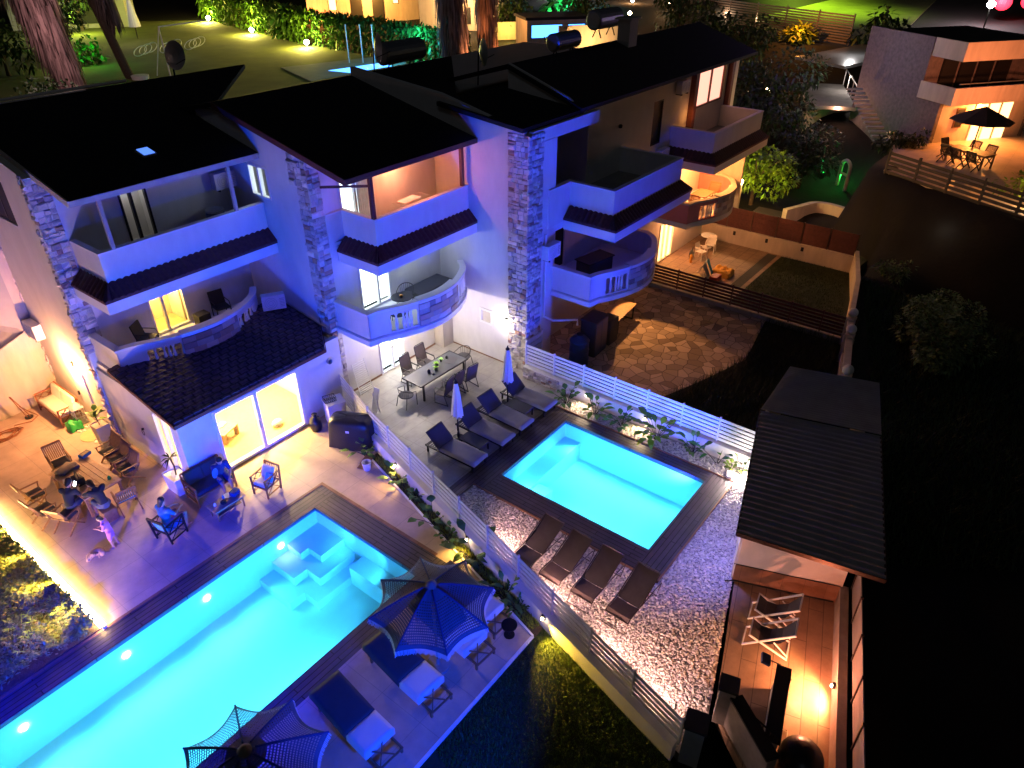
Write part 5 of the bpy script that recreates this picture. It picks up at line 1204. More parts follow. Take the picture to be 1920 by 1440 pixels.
m = MB(); cushion(m, -.12, .12, -.12, .12, -.05, .05, amp=.02, seed=4); mt_ = Matrix.Translation((8.72, 16.15, .60)) @ Matrix.Rotation(R(-78), 4, 'Z') @ Matrix.Rotation(R(60), 4, 'X'); m.v = [tuple(mt_ @ Vector(v)) for v in m.v]; thing1('pillow', 'small blue pillow leaning on the empty bamboo armchair', 'pillow', m, 'blue_towel', smooth=True)
m = MB(); cushion(m, -.17, .17, -.17, .17, -.05, .05, amp=.02, seed=7); mt_ = Matrix.Translation((5.52, 16.72, .66)) @ Matrix.Rotation(R(104), 4, 'Z') @ Matrix.Rotation(R(75), 4, 'X'); m.v = [tuple(mt_ @ Vector(v)) for v in m.v]; thing1('pillow', 'pale blue pillow behind the person in the armchair', 'pillow', m, 'blue_towel', smooth=True)
ttable('coffee_table', 'low bamboo coffee table with cups and plates in front of the sofa', 7.38, 16.48, R(90), 1.02, .5, .42, lw_=.035, shelf=True)
m = MB(); m.ob((7.72, 16.5, .50), (.26, .2, .14), rz=.3); thing1('box', 'dark teal box on the coffee table', 'box', m, 'cloth_navy', bevel=.01)
m = MB(); m.lathe([(.12, 0), (.13, .015), (.09, .01)], (7.55, 16.62, .425), 18); thing1('plate', 'white oval plate on the coffee table', 'plate', m, 'white_paint')
jar('cup', 'white cup at the left end of the coffee table', 7.05, 16.52, .425, .04, .08, 'white_paint', 'cup'); jar('bowl', 'dark bowl in the middle of the coffee table', 7.28, 16.42, .425, .09, .09, 'black', 'bowl'); jar('glass_cup', 'green glass behind the dark bowl on the coffee table', 7.38, 16.58, .425, .035, .13, 'blue_towel', 'cup')
# bench with cream cushions by the warm wall
lounge('bamboo_bench', 'cream cushioned bamboo bench against the warm lit wall', 1.75, .62, 'bamboo bench by the wall', (6.62, 25.6, 0), R(-90), 'cream_cushion', 'cream_cushion')
t = thing('floor_lantern', 'white house shaped floor lantern beside the bench', 'lantern', (6.85, 24.55, 0)); m = MB()
for x in (-.16, .16):
    for y in (-.16, .16): m.bar((x, y, 0), (x, y, .62), .03)
for z in (.02, .3, .62):
    for s in (-.16, .16): m.bar((-.16, s, z), (.16, s, z), .025); m.bar((s, -.16, z), (s, .16, z), .025)
for s in (-.16, .16): m.bar((0, s, 0), (0, s, .62), .018); m.bar((s, 0, 0), (s, 0, .62), .018)
m.b(-.19, .19, -.19, .19, -.0, .03); m.build('frame', 'white_paint', t)
m = MB(); m.add([(-.2, -.2, .64), (.2, -.2, .64), (.2, .2, .64), (-.2, .2, .64), (0, 0, .88)], [(0, 1, 4), (1, 2, 4), (2, 3, 4), (3, 0, 4), (3, 2, 1, 0)]); m.build('roof', 'frame_grey', t)
m = MB(); m.lathe([(.05, .03), (.05, .22), (.0, .22)], n=12); m.build('candle', 'cream_cushion', t)
m = MB(); cushion(m, 6.35, 6.75, 24.15, 24.55, .0, .3, amp=.12, seed=12); thing1('bag', 'crumpled green plastic bag on the ground between bench and lantern', 'bag', m, 'green_plastic', smooth=True)
t = thing('tall_planter', 'tall square cream planter with a big leaved plant by the stone pillar', 'planter', (6.78, 22.62, 0)); m = MB(); m.add([(-.17, -.17, 0), (.17, -.17, 0), (.17, .17, 0), (-.17, .17, 0), (-.23, -.23, .85), (.23, -.23, .85), (.23, .23, .85), (-.23, .23, .85)], [(3, 2, 1, 0), (0, 1, 5, 4), (1, 2, 6, 5), (2, 3, 7, 6), (3, 0, 4, 7)]); m.b(-.20, .20, -.20, .20, .80, .82); m.build('pot', 'cream_cushion', t)
m = MB(); m.tube([(0, 0, .8), (-.03, 0, 1.15), (.02, .02, 1.4)], .02, 6); m.build('trunk', 'bark', t); m = MB(); r2 = random.Random(3)
for k in range(15):
    a = r2.uniform(0, 6.28); v = r2.uniform(.7, 2.2); leafquad(m, (0, 0, 1.0 + .4 * r2.random()), (math.cos(a), math.sin(a), r2.uniform(.1, 1.3)), r2.uniform(.28, .42), .17, (v, v, v * .6), .4, 3)
m.build('leaves', 'leaf', t, tint=True)
t = thing('palm_planter', 'low pale trough with a small dark palm at the corner of the lean-to', 'planter', (7.05, 18.55, 0)); m = MB(); m.add([(-.22, -.32, 0), (.22, -.32, 0), (.22, .32, 0), (-.22, .32, 0), (-.26, -.36, .62), (.26, -.36, .62), (.26, .36, .62), (-.26, .36, .62)], [(3, 2, 1, 0), (0, 1, 5, 4), (1, 2, 6, 5), (2, 3, 7, 6), (3, 0, 4, 7)]); m.b(-.24, .24, -.34, .34, .55, .57); m.build('pot', 'plaster_white', t)
m = MB(); m.tube([(0, 0, .5), (.03, 0, .9), (-.02, 0, 1.25)], .025, 6); m.build('trunk', 'bark', t); m = MB()
for k in range(22):
    a = r2.uniform(0, 6.28); v = r2.uniform(.3, .8); leafquad(m, (-.02, 0, 1.25), (math.cos(a), math.sin(a), r2.uniform(.1, 1.2)), .38, .045, (v, v, v), .55, 3)
m.build('leaves', 'leaf_dark', t, tint=True)
m = MB(); m.lathe([(.42, 0), (.42, .012)], (6.75, 23.5, 0), 28); thing1('doormat', 'round yellow doormat before the white door', 'mat', m, 'yellow_cloth')
def shoe(label, x, y, rz, c='white_paint'):
    t = thing('shoe', label, 'shoe', (x, y, 0), rz, 'shoes by the door'); m = MB(); m.prism([(-.04, -.12), (.04, -.12), (.045, .08), (.02, .14), (-.02, .14), (-.045, .08)], 0, .025); m.build('sole', c, t); m = MB(); m.tube([(-.04, .03, .02), (0, .04, .07), (.04, .03, .02)], .012, 6); m.build('strap', 'black', t)
for x, y, a, lab in ((6.52, 24.1, .5, 'white sandal by the lantern, outer one'), (6.66, 24.02, .4, 'white sandal by the lantern, inner one'), (6.9, 24.1, 1.2, 'dark shoe at the foot of the lantern'), (6.62, 23.05, -.5, 'dark slipper in front of the mat, left one'), (6.76, 23.0, -.4, 'dark slipper in front of the mat, right one'), (6.97, 23.75, .9, 'dark shoe lying on the yellow mat')): shoe(lab, x, y, a)
m = MB(); pts = []
for k in range(120): a = k * .42; r_ = .34 + .12 * math.sin(k * .31); pts.append((4.85 + r_ * math.cos(a) * 1.2 + .05 * math.sin(k), 25.8 + r_ * math.sin(a) * .7, .02 + .008 * (k % 5)))
pts += [(5.3, 26.2, .02), (5.8, 26.0, .015), (6.1, 26.2, .015), (6.0, 26.7, .02), (5.8, 26.8, .3)]; m.tube(pts, .014, 5); thing1('garden_hose', 'brown hose lying in loose coils at the left edge', 'hose', m, 'rattan')
t = thing('bent_stand', 'thin bent metal stand on a round dark base beside the hose', 'stand', (5.85, 26.35, 0)); m = MB(); m.lathe([(.14, 0), (.14, .03)], n=16); m.build('base', 'black', t); m = MB(); m.tube([(.05, 0, .03), (-.25, .1, .95), (-.28, .1, .97), (-.05, 0, .03)], .016, 6); m.build('rod', 'rattan', t)
# grill cover, box, bags, bucket
t = thing('covered_grill', 'barbecue under a draped black cover beside the fence', 'grill', (11.95, 16.0, 0), R(-62)); m = MB(); r2 = random.Random(4); n = 36; rows = 10; vs = []; fs = []
for j in range(rows + 1):
    u = j / rows
    for k in range(n):
        a = 6.2832 * k / n; c_, s_ = math.cos(a), math.sin(a); sx_ = .72 * abs(c_) ** .45 * (1 if c_ > 0 else -1); sy_ = .36 * abs(s_) ** .45 * (1 if s_ > 0 else -1)
        top = (1 if u < .72 else 1 - .75 * ((u - .72) / .28) ** 1.6); fold = 1 + (.05 * math.sin(7 * a) + .03 * math.sin(15 * a + 1)) * (1 - u) ; tt = 1.1 - .12 * u
        vs.append((sx_ * fold * tt * top, sy_ * fold * tt * top, 1.08 * min(1, u / .8) ** 1.0 + .06 * max(0, u - .8) * 5 * .6 + .03 * noise.noise(Vector((a * 2, u * 5, 1)))))
for j in range(rows):
    for k in range(n): a = j * n + k; b_ = j * n + (k + 1) % n; fs.append((a, b_, b_ + n, a + n))
fs.append(tuple(rows * n + k for k in range(n))); m.add(vs, fs); m.build('cover', 'black_plastic', t, smooth=True)
m = MB(); m.b(-.06, .06, -.41, -.405, .72, .80); m.build('patch', 'white_paint', t); m = MB()
for x in (-.6, .6): m.lathe([(.06, -.03), (.06, .03)], (x, 0, .06), 10)
m.build('wheels', 'black', t)
t = thing('storage_box', 'white storage box by the stone pillar with a black rack on top', 'box', (12.45, 17.45, 0), R(-20)); m = MB(); m.b(-.32, .32, -.28, .28, .03, .85); m.build('body', 'white_paint', t, bevel=.02); m = MB(); m.b(-.34, .34, -.3, .3, .85, .9); m.build('lid', 'white_paint', t)
t = thing('wire_basket', 'black wire basket on top of the white box', 'basket', (12.35, 17.55, .905), R(-20)); m = MB()
for k in range(7): m.bar((-.2 + k * .066, -.14, 0), (-.2 + k * .066, -.14, .14), .01); m.bar((-.2 + k * .066, .14, 0), (-.2 + k * .066, .14, .14), .01); m.bar((-.2 + k * .066, -.14, .0), (-.2 + k * .066, .14, .0), .01)
for z in (0, .14): m.bar((-.2, -.14, z), (.2, -.14, z), .014); m.bar((-.2, .14, z), (.2, .14, z), .014); m.bar((-.2, -.14, z), (-.2, .14, z), .014); m.bar((.2, -.14, z), (.2, .14, z), .014)
m.build('wires', 'black', t)
t = thing('rubbish_bag', 'tied black rubbish bag beside the sliding door', 'bag', (11.68, 17.62, 0)); m = MB(); m.lathe([(.02, 0), (.17, .01), (.21, .15), (.2, .35), (.16, .5), (.05, .56), (.1, .66), (.02, .62)], n=18); m.v = [(v[0] * (1 + .12 * noise.noise(Vector((v[0] * 9, v[1] * 9, v[2] * 6)))), v[1] * (1 + .15 * noise.noise(Vector((v[1] * 9, v[2] * 7, 2)))), v[2]) for v in m.v]; m.build('sack', 'black_plastic', t, smooth=True); m = MB(); m.lathe([(.055, .54), (.06, .57)], n=12); m.build('knot', 'black', t)
t = thing('bucket', 'white round bucket at the edge of the planting strip', 'bucket', (11.28, 14.62, 0)); m = MB(); m.lathe([(.11, 0), (.15, .28), (.16, .3), (.135, .3), (.10, .03)], n=20); m.build('body', 'white_paint', t); m = MB(); m.tube([(-.15, 0, .28), (-.1, -.12, .3), (.1, -.12, .3), (.15, 0, .28)], .006, 5); m.build('handle', 'frame_grey', t)
m = MB(); m.ob((11.5, 14.9, .03), (.75, .25, .02), rz=R(18)); m.ob((11.55, 15.05, .055), (.6, .06, .02), rz=R(22)); thing1('timber_board', 'dark board lying beside the white bucket', 'board', m, 'wood')
t = thing('cable_coil', 'small wall hook with a cable on the lean-to side wall', 'cable', (7.28, 20.5, 1.3)); m = MB(); m.tube([(-.03, .07 * math.cos(a / 3), -.1 + .12 * math.sin(a / 3)) for a in range(38)], .008, 5); m.build('cable', 'black', t); m = MB(); m.b(-.05, .02, -.02, .02, -.02, .04); m.build('hook', 'black', t)
potplant('dark bushy pot plant at the foot of the stone pillar', 7.0, 22.25, 0, 2.2, (.6, .6, .5), 'terracotta_dark', m='leaf_dark', n=30)
# indoors
ttable('coffee_table', 'low wooden table seen through the sliding door', 9.4, 19.9, R(20), 1.0, .75, .42, lw_=.12)
m = MB(); m.ob((9.5, 19.9, .45), (.3, .2, .03), rz=.4); thing1('book', 'book on the indoor coffee table', 'book', m, 'white_paint')
jar('fruit_bowl', 'orange bowl on the indoor coffee table', 9.25, 20.1, .425, .07, .08, 'orange_fruit', 'bowl')
m = MB(); m.ell((11.0, 18.9, .12), (.22, .16, .12), 12, 8, jit=.05); thing1('beanbag', 'pale blue bundle on the living room floor near the door frame', 'bundle', m, 'white_cushion', smooth=True)
# balcony things
t = thing('cafe_table', 'small round glass table on the middle balcony with orange fruit', 'table', (15.8, 17.15, 2.96)); m = MB(); m.lathe([(.38, .70), (.38, .715)], n=30); m.build('tabletop', 'table_glass_pale', t); m = MB(); m.lathe([(.385, .695), (.40, .705), (.385, .72)], n=30)
for k in range(3): a = k * 2.1; m.tube([(.28 * math.cos(a), .28 * math.sin(a), 0), (.05 * math.cos(a), .05 * math.sin(a), .35), (.26 * math.cos(a), .26 * math.sin(a), .70)], .012, 6)
m.build('legs', 'dark_metal', t)
m = MB(); m.ell((15.82, 17.18, 3.72), (.07, .07, .04), 10, 6); thing1('fruit', 'orange fruit on the round balcony table', 'fruit', m, 'orange_fruit', smooth=True)
dup(r0, (16.45, 17.6, 2.96), R(120), 'round backed wire chair behind the round balcony table'); dup(r0, (15.2, 16.75, 2.96), R(-60), 'round backed wire chair in front of the balcony window')
m = MB(); m.b(16.95, 18.75, 17.35, 18.2, 2.97, 3.25); thing1('daybed', 'dark flat daybed at the wall end of the middle balcony', 'daybed', m, 'charcoal_cushion', bevel=.03)
t = thing('drying_rack', 'thin drying rack with white laundry on the orange lit top balcony', 'drying rack', (17.0, 17.55, 5.95), R(4)); m = MB()
for x in (-.45, .45): m.tube([(x, -.25, 0), (x * 1.0, .1, .9)], .01, 5); m.tube([(x, .3, 0), (x, -.1, .9)], .01, 5)
for k in range(7): m.bar((-.7, -.24 + k * .08, .9), (.7, -.24 + k * .08, .9), .008)
m.bar((-.7, -.24, .9), (-.7, .24, .9), .012); m.bar((.7, -.24, .9), (.7, .24, .9), .012); m.build('frame', 'white_paint', t)
m = MB(); cushion(m, -.5, .35, -.2, .18, .91, .93, amp=.02, seed=3); m.build('laundry', 'white_cushion', t, smooth=True)
def lowchair(label, x, y, z, rz, m='black'): 
    t = thing('balcony_chair', label, 'chair', (x, y, z), rz, 'dark chairs on the left balcony'); q = MB(); q.b(-.26, .26, -.26, .26, .36, .42); q.build('seat', m, t, bevel=.015); q = MB(); q.ob((0, .28, .66), (.52, .05, .5), rx=R(-12)); q.build('backrest', m, t)
    q = MB()
    for a in (-.25, .25):
        for b_ in (-.23, .25): q.bar((a, b_, 0), (a, b_, .38), .03)
        q.tube([(a, .3, .6), (a, -.2, .6), (a, -.26, .38)], .014, 6)
    q.build('frame', 'dark_metal', t)
lowchair('dark chair left of the lit door on the left balcony', 8.95, 22.15, 2.96, R(35)); lowchair('dark chair right of the lit door on the left balcony', 11.75, 22.2, 2.96, R(-10))
m = MB(); m.b(10.75, 11.2, 22.0, 22.4, 2.96, 3.4); thing1('side_table', 'small dark side table between lit door and chair on the left balcony', 'side table', m, 'black', bevel=.01)
aircon('blue tinted air conditioner unit standing on the tiled lean-to roof', (12.95, 20.75, 3.32), R(-30))
t = thing('deck_cabinet', 'dark cabinet and table stack on the blue lit right balcony', 'cabinet', (22.9, 13.5, 2.96), R(-10)); m = MB(); m.b(-.7, .7, -.35, .35, 0, .75); m.build('body', 'charcoal_cushion', t, bevel=.02); m = MB(); m.b(-.75, .75, -.4, .4, .76, .8); m.build('top', 'black', t)
aircon('grey air conditioner unit behind the post of the dark top balcony on the left house', (13.1, 22.68, 7.25), 0)
t = thing('blue_glass_balls', 'dark barrel with blue reflections on the left top balcony', 'barrel', (12.3, 22.1, 5.96)); m = MB(); m.lathe([(.3, 0), (.34, .4), (.3, .8), (.0, .82)], n=20); m.build('body', 'tank_blue', t, smooth=True); m = MB(); m.lathe([(.31, .78), (.31, .84)], n=20); m.build('lid', 'steel', t)
t = thing('amber_table', 'small table with dark leaves on the amber lit balcony', 'table', (33.0, 13.6, 2.96)); m = MB(); m.b(-.6, .6, -.4, .4, .7, .74); m.build('tabletop', 'wood', t)
for a in (-.5, .5):
    for b_ in (-.32, .32): m = MB(); m.b(a - .03, a + .03, b_ - .03, b_ + .03, 0, .7); m.build('leg', 'wood', t)
for i, (x, lab) in enumerate([(32.1, 'rattan chair left of the table on the amber lit balcony'), (33.9, 'rattan chair right of the table on the amber lit balcony')]):
    c = wood_chair('rattan_chair', 'cream_cushion', 'chairs on the amber lit balcony', 'rattan'); c.location = (x, 13.5, 2.96); c.rotation_euler = (0, 0, R(-90 if i == 0 else 90)); c['label'] = lab

# ================================================================== PEOPLE AND DOG
def capsule(mb, p, q, r0, r1, n=12):
    p = Vector(p); q = Vector(q); d = q - p; L = max(d.length, 1e-5); d.normalize(); u = d.orthogonal().normalized(); w = d.cross(u); rings = []
    for t, rr in ((-.95, .3), (-.7, .71), (-.35, .94), (0, 1)): rings.append((p + d * r0 * t, r0 * rr))
    for t, rr in ((0, 1), (.35, .94), (.7, .71), (.95, .3)): rings.append((q + d * r1 * t, r1 * rr))
    vs = [c + (u * math.cos(6.2832 * k / n) + w * math.sin(6.2832 * k / n)) * r for c, r in rings for k in range(n)]; fs = []
    for i in range(len(rings) - 1):
        for k in range(n): a = i * n + k; b_ = i * n + (k + 1) % n; fs.append((a, b_, b_ + n, a + n))
    fs.append(tuple(range(n - 1, -1, -1))); fs.append(tuple((len(rings) - 1) * n + k for k in range(n))); mb.add(vs, fs)
def remesh(o, v): r_ = o.modifiers.new('join', 'REMESH'); r_.mode = 'VOXEL'; r_.voxel_size = v; r_.use_smooth_shade = True; s = o.modifiers.new('soft', 'SMOOTH'); s.factor = .5; s.iterations = 3
def person(label, pos, rz, J, top, bottom, hairlen=.0, s=1., shirt_sleeve=True, skirt=False, group=None):
    """J: joint dict in local metres; faces +y. Body is one surface, clothing and hair are children."""
    t = thing('person', label, 'person', pos, rz, group); V = {k: Vector(v) * s for k, v in J.items()}
    b_ = MB(); c = lambda a, b2, r0, r1: capsule(b_, V[a] if isinstance(a, str) else a, V[b2] if isinstance(b2, str) else b2, r0 * s, r1 * s)
    c('pelvis', 'waist', .125, .11); c('waist', 'chest', .11, .14); c('chest', 'neck', .12, .055); c('neck', 'head', .055, .065)
    hd = V['head']; up = (V['head'] - V['neck']).normalized(); fwd = Vector(J.get('look', (0, 1, 0))).normalized(); sd = fwd.cross(up).normalized(); fwd = up.cross(sd).normalized()
    capsule(b_, hd + up * .02 * s, hd + up * .09 * s - fwd * .015 * s, .082 * s, .088 * s, 16); capsule(b_, hd + fwd * .035 * s - up * .045 * s, hd + fwd * .045 * s + up * .04 * s, .05 * s, .066 * s, 14)
    capsule(b_, hd + fwd * .10 * s - up * .0 * s, hd + fwd * .098 * s + up * .045 * s, .017 * s, .012 * s, 8)
    for k in (-1, 1): capsule(b_, hd + sd * .085 * k * s + up * .0 * s, hd + sd * .09 * k * s + up * .035 * s, .016 * s, .018 * s, 8)
    for k, d in (('l', -1), ('r', 1)):
        c('chest', 'sh_' + k, .10, .065); c('sh_' + k, 'el_' + k, .052, .042); c('el_' + k, 'wr_' + k, .042, .028); c('pelvis', 'hip_' + k, .12, .10); c('hip_' + k, 'kn_' + k, .092, .062); c('kn_' + k, 'an_' + k, .06, .038)
        dir_ = (V['wr_' + k] - V['el_' + k]).normalized(); ac = dir_.cross(Vector((0, 0, 1)));
        if ac.length < .1: ac = Vector((1, 0, 0))
        ac.normalize(); nrm = ac.cross(dir_); palm = V['wr_' + k] + dir_ * .085 * s; capsule(b_, V['wr_' + k] + dir_ * .02 * s - ac * .016 * s, palm - ac * .022 * s, .02 * s, .02 * s, 8); capsule(b_, V['wr_' + k] + dir_ * .02 * s + ac * .016 * s, palm + ac * .022 * s, .02 * s, .02 * s, 8)
        for i, L in enumerate((.062, .075, .08, .07)):
            f0 = palm + ac * (-.033 + .022 * i) * s * d; f1 = f0 + dir_ * L * .6 * s - nrm * .008 * s; f2 = f1 + dir_ * L * .35 * s - nrm * .028 * s; capsule(b_, f0, f1, .0098 * s, .009 * s, 6); capsule(b_, f1, f2, .009 * s, .0075 * s, 6)
        th = V['wr_' + k] + dir_ * .04 * s + ac * .035 * s * d; capsule(b_, th, th + (dir_ * .04 + ac * .03 * d) * s, .012 * s, .009 * s, 6)
        an = V['an_' + k]; ft = Vector(J.get('foot', (0, 1, 0))).normalized(); capsule(b_, an - Vector((0, 0, .035)) * s - ft * .03 * s, an - Vector((0, 0, .045)) * s + ft * .16 * s, .038 * s, .028 * s)
    o = b_.build('body', 'skin', t); remesh(o, .0125 * s)
    q = MB(); cc = lambda a, b2, r0, r1: capsule(q, V[a], V[b2] if isinstance(b2, str) else b2, r0 * s, r1 * s)
    cc('pelvis', 'waist', .145, .135); cc('waist', 'chest', .135, .16); cc('chest', V['neck'] - (V['neck'] - V['chest']) * .22, .14, .085)
    for k in 'lr':
        cc('chest', 'sh_' + k, .12, .085); cc('sh_' + k, V['sh_' + k].lerp(V['el_' + k], .75 if shirt_sleeve else .35), .075, .065)
    if skirt: cc('pelvis', (V['kn_l'] + V['kn_r']) / 2 * .55 + V['pelvis'] * .45, .16, .2)
    sh = q.build('shirt', top, t); remesh(sh, .018 * s)
    if not skirt:
        q = MB(); cc = lambda a, b2, r0, r1: capsule(q, V[a], V[b2] if isinstance(b2, str) else b2, r0 * s, r1 * s)
        cc('pelvis', V['pelvis'].lerp(V['waist'], .4), .15, .14)
        for k in 'lr': cc('pelvis', 'hip_' + k, .135, .118); cc('hip_' + k, V['hip_' + k].lerp(V['kn_' + k], .8), .112, .088)
        o = q.build('shorts', bottom, t); remesh(o, .018 * s)
    q = MB(); capsule(q, hd + up * .045 * s - fwd * .025 * s, hd + up * .10 * s - fwd * .018 * s, .092 * s, .094 * s, 16)
    capsule(q, hd + up * .0 * s - fwd * .05 * s, hd + up * (-.04 - hairlen) * s - fwd * .075 * s, .075 * s, (.06 if hairlen else .05) * s, 14); o = q.build('hair', 'hair', t); remesh(o, .014 * s)
    q = MB()
    for k in (-1, 1): q.ell(hd + fwd * .094 * s + sd * .03 * k * s + up * .035 * s, (.01 * s, .01 * s, .007 * s), 8, 5)
    q.build('eyes', 'black', t); return t
SIT = dict(pelvis=(0, 0, .52), waist=(0, .02, .68), chest=(0, .03, .9), neck=(0, .05, 1.1), head=(0, .08, 1.22), hip_l=(-.1, .06, .52), hip_r=(.1, .06, .52), kn_l=(-.13, .46, .5), kn_r=(.13, .46, .5), an_l=(-.12, .46, .09), an_r=(.12, .46, .09),
           sh_l=(-.19, .04, 1.02), sh_r=(.19, .04, 1.02), el_l=(-.24, .2, .8), el_r=(.24, .2, .8), wr_l=(-.12, .42, .82), wr_r=(.12, .42, .82))
def J(**k): d = dict(SIT); d.update(k); return d
person('person in dark clothes at the teak table looking at a glowing phone', (4.42, 19.78, 0), R(-55), J(neck=(0, .16, 1.06), head=(0, .24, 1.15), look=(0, .8, -.6), chest=(0, .09, .88), sh_l=(-.19, .12, .99), sh_r=(.19, .12, .99), wr_l=(-.08, .44, .86), wr_r=(.08, .44, .86)), 'cloth_dark', 'denim')
t = thing('phone', 'lit phone in the hands of the person at the teak table', 'phone', (4.80, 20.03, .97), R(-55)); m = MB(); m.ob((0, 0, 0), (.075, .01, .15), rx=R(-40)); m.build('case', 'black', t); m = MB(); m.ob((0, -.007, .004), (.066, .004, .135), rx=R(-40)); m.build('screen', 'phone', t)
m = MB(); m.b(4.25, 4.6, 19.65, 19.95, 0, .42); o = m.build('stool', 'wood', bevel=.02); tag(o, 'low stool under the person with the phone', 'stool')
person('person in dark clothes with dark hair leaning over the pool end of the teak table', (5.05, 19.05, 0), R(2), J(neck=(0, .3, 1.0), head=(0, .42, 1.06), look=(0, .6, -.8), chest=(0, .18, .84), waist=(0, .06, .68), sh_l=(-.2, .24, .95), sh_r=(.2, .24, .95), el_l=(-.3, .45, .84), el_r=(.3, .45, .84), wr_l=(-.12, .62, .82), wr_r=(.1, .7, .82)), 'cloth_dark', 'denim', .06)
m = MB(); m.b(4.85, 5.25, 18.8, 19.2, 0, .42); o = m.build('stool', 'wood', bevel=.02); tag(o, 'low stool under the person leaning over the teak table', 'stool')
person('person in navy top leaning forward on the bamboo sofa', (7.92, 17.5, .0), R(168), J(pelvis=(0, 0, .6), waist=(0, .05, .75), chest=(0, .12, .95), neck=(0, .2, 1.13), head=(0, .27, 1.24), look=(0, .8, -.5), hip_l=(-.1, .06, .6), hip_r=(.1, .06, .6), sh_l=(-.19, .18, 1.05), sh_r=(.19, .18, 1.05), el_l=(-.24, .3, .82), el_r=(.26, .3, .84), wr_l=(-.1, .55, .72), wr_r=(.22, .5, .86), kn_l=(-.13, .46, .54), kn_r=(.13, .46, .54)), 'cloth_navy', 'cloth_navy', .1)
t = thing('hand_fan', 'oval blue hand fan held by the person on the sofa', 'fan', (7.62, 17.1, .92), R(20)); m = MB(); m.ell((-.05, 0, .12), (.13, .012, .17), 18, 10); m.build('blade', 'blue_cushion', t, smooth=True); m = MB(); m.tube([(-.03, 0, -.04), (.04, 0, -.16)], .014, 6); m.build('handle', 'green_plastic', t)
person('person in blue top seated in the dark armchair seen from behind', (5.78, 16.88, 0), R(-76), J(pelvis=(0, 0, .58), hip_l=(-.1, .06, .58), hip_r=(.1, .06, .58), look=(.1, 1, -.15), waist=(0, 0, .74), chest=(0, -.02, .95), neck=(0, 0, 1.14), head=(0, .03, 1.26), sh_l=(-.19, 0, 1.06), sh_r=(.19, 0, 1.06), el_l=(-.26, .12, .84), el_r=(.26, .12, .84), kn_l=(-.13, .48, .56), kn_r=(.15, .5, .54)), 'cloth_blue', 'cloth_plum', .03)
STAND = dict(pelvis=(0, 0, .86), waist=(0, .02, 1.02), chest=(0, .05, 1.22), neck=(0, .1, 1.4), head=(0, .14, 1.51), hip_l=(-.09, 0, .84), hip_r=(.09, 0, .84), kn_l=(-.1, .06, .46), kn_r=(.11, -.04, .46), an_l=(-.1, .04, .08), an_r=(.12, -.12, .08),
             sh_l=(-.17, .06, 1.32), sh_r=(.17, .06, 1.32), el_l=(-.2, .14, 1.08), el_r=(.2, .14, 1.08), wr_l=(-.06, .34, 1.12), wr_r=(.06, .34, 1.12), look=(0, .9, -.45))
person('child in lilac clothes standing barefoot beside the curled dog', (4.56, 17.76, 0), R(60), STAND, 'cloth_lilac', 'cloth_lilac', .0, .72)
t = thing('dog', 'small tan dog curled on the paving beside the child', 'dog', (4.0, 17.72, 0), R(20)); m = MB()
pts = [Vector((.20 * math.cos(a), .15 * math.sin(a), .10)) for a in [(-.6 + k * .62) for k in range(6)]]
rr = [.085, .10, .11, .105, .095, .07]
for i in range(5): capsule(m, pts[i], pts[i + 1], rr[i], rr[i + 1])
capsule(m, pts[5], pts[5] + Vector((.08, -.04, .05)), .065, .055); hd = pts[5] + Vector((.11, -.05, .07)); capsule(m, hd, hd + Vector((.03, -.02, .01)), .065, .06); capsule(m, hd + Vector((.04, -.02, -.01)), hd + Vector((.12, -.04, -.025)), .038, .026)
for d in (-1, 1): capsule(m, hd + Vector((0, .045 * d, .05)), hd + Vector((-.02, .06 * d, .09)), .02, .008)
capsule(m, pts[4], Vector((.1, .02, .04)), .05, .03); capsule(m, Vector((.1, .02, .04)), Vector((.22, .0, .03)), .028, .022); capsule(m, pts[1], Vector((.05, -.06, .04)), .05, .03); capsule(m, Vector((.05, -.06, .04)), Vector((.2, -.12, .03)), .026, .022)
capsule(m, pts[0], Vector((.28, -.18, .05)), .04, .02)
o = m.build('body', 'dog_fur', t); remesh(o, .012); m = MB(); m.ell(hd + Vector((.14, -.045, -.02)), (.014, .014, .012), 8, 6)
for d in (-1, 1): m.ell(hd + Vector((.055, .028 * d - .02, .03)), (.009, .009, .009), 6, 5)
m.build('eyes_and_nose', 'black', t)

# ================================================================== THIRD AND FOURTH YARDS
t = thing('patio_table', 'orange lit wooden table on the stone patio under the blue balcony', 'table', (24.75, 13.2, 0), R(6)); m = MB(); m.b(-.95, .95, -.42, .42, .72, .76); m.build('tabletop', 'wood_light', t)
for x in (-.8, .8): m = MB(); m.bar((x, -.36, .72), (x + .05, -.32, .0), .05); m.bar((x, .36, .72), (x + .05, .32, 0), .05); m.bar((x + .05, -.32, .03), (x + .05, .32, .03), .05); m.build('leg', 'dark_metal', t)
l_ = light('patio_light', 'SPOT', (26.0, 13.8, 2.65), 150, (1, .42, .12), parent=H3, target=(24.3, 11.3, 0), r=.04, angle=62, blend=.3)
t = thing('water_barrel', 'ribbed dark blue water barrel under the white drain pipe', 'barrel', (20.9, 12.75, 0)); m = MB(); m.lathe([(.36, 0), (.38, .05), (.38, .3), (.40, .33), (.38, .36), (.38, .7), (.40, .73), (.38, .76), (.38, 1.1), (.40, 1.13), (.36, 1.18), (.25, 1.3), (.12, 1.34), (.12, 1.38)], n=24); m.build('body', 'tank_blue', t, smooth=True); m = MB(); m.lathe([(.13, 1.38), (.13, 1.42)], n=16); m.build('lid', 'black', t)
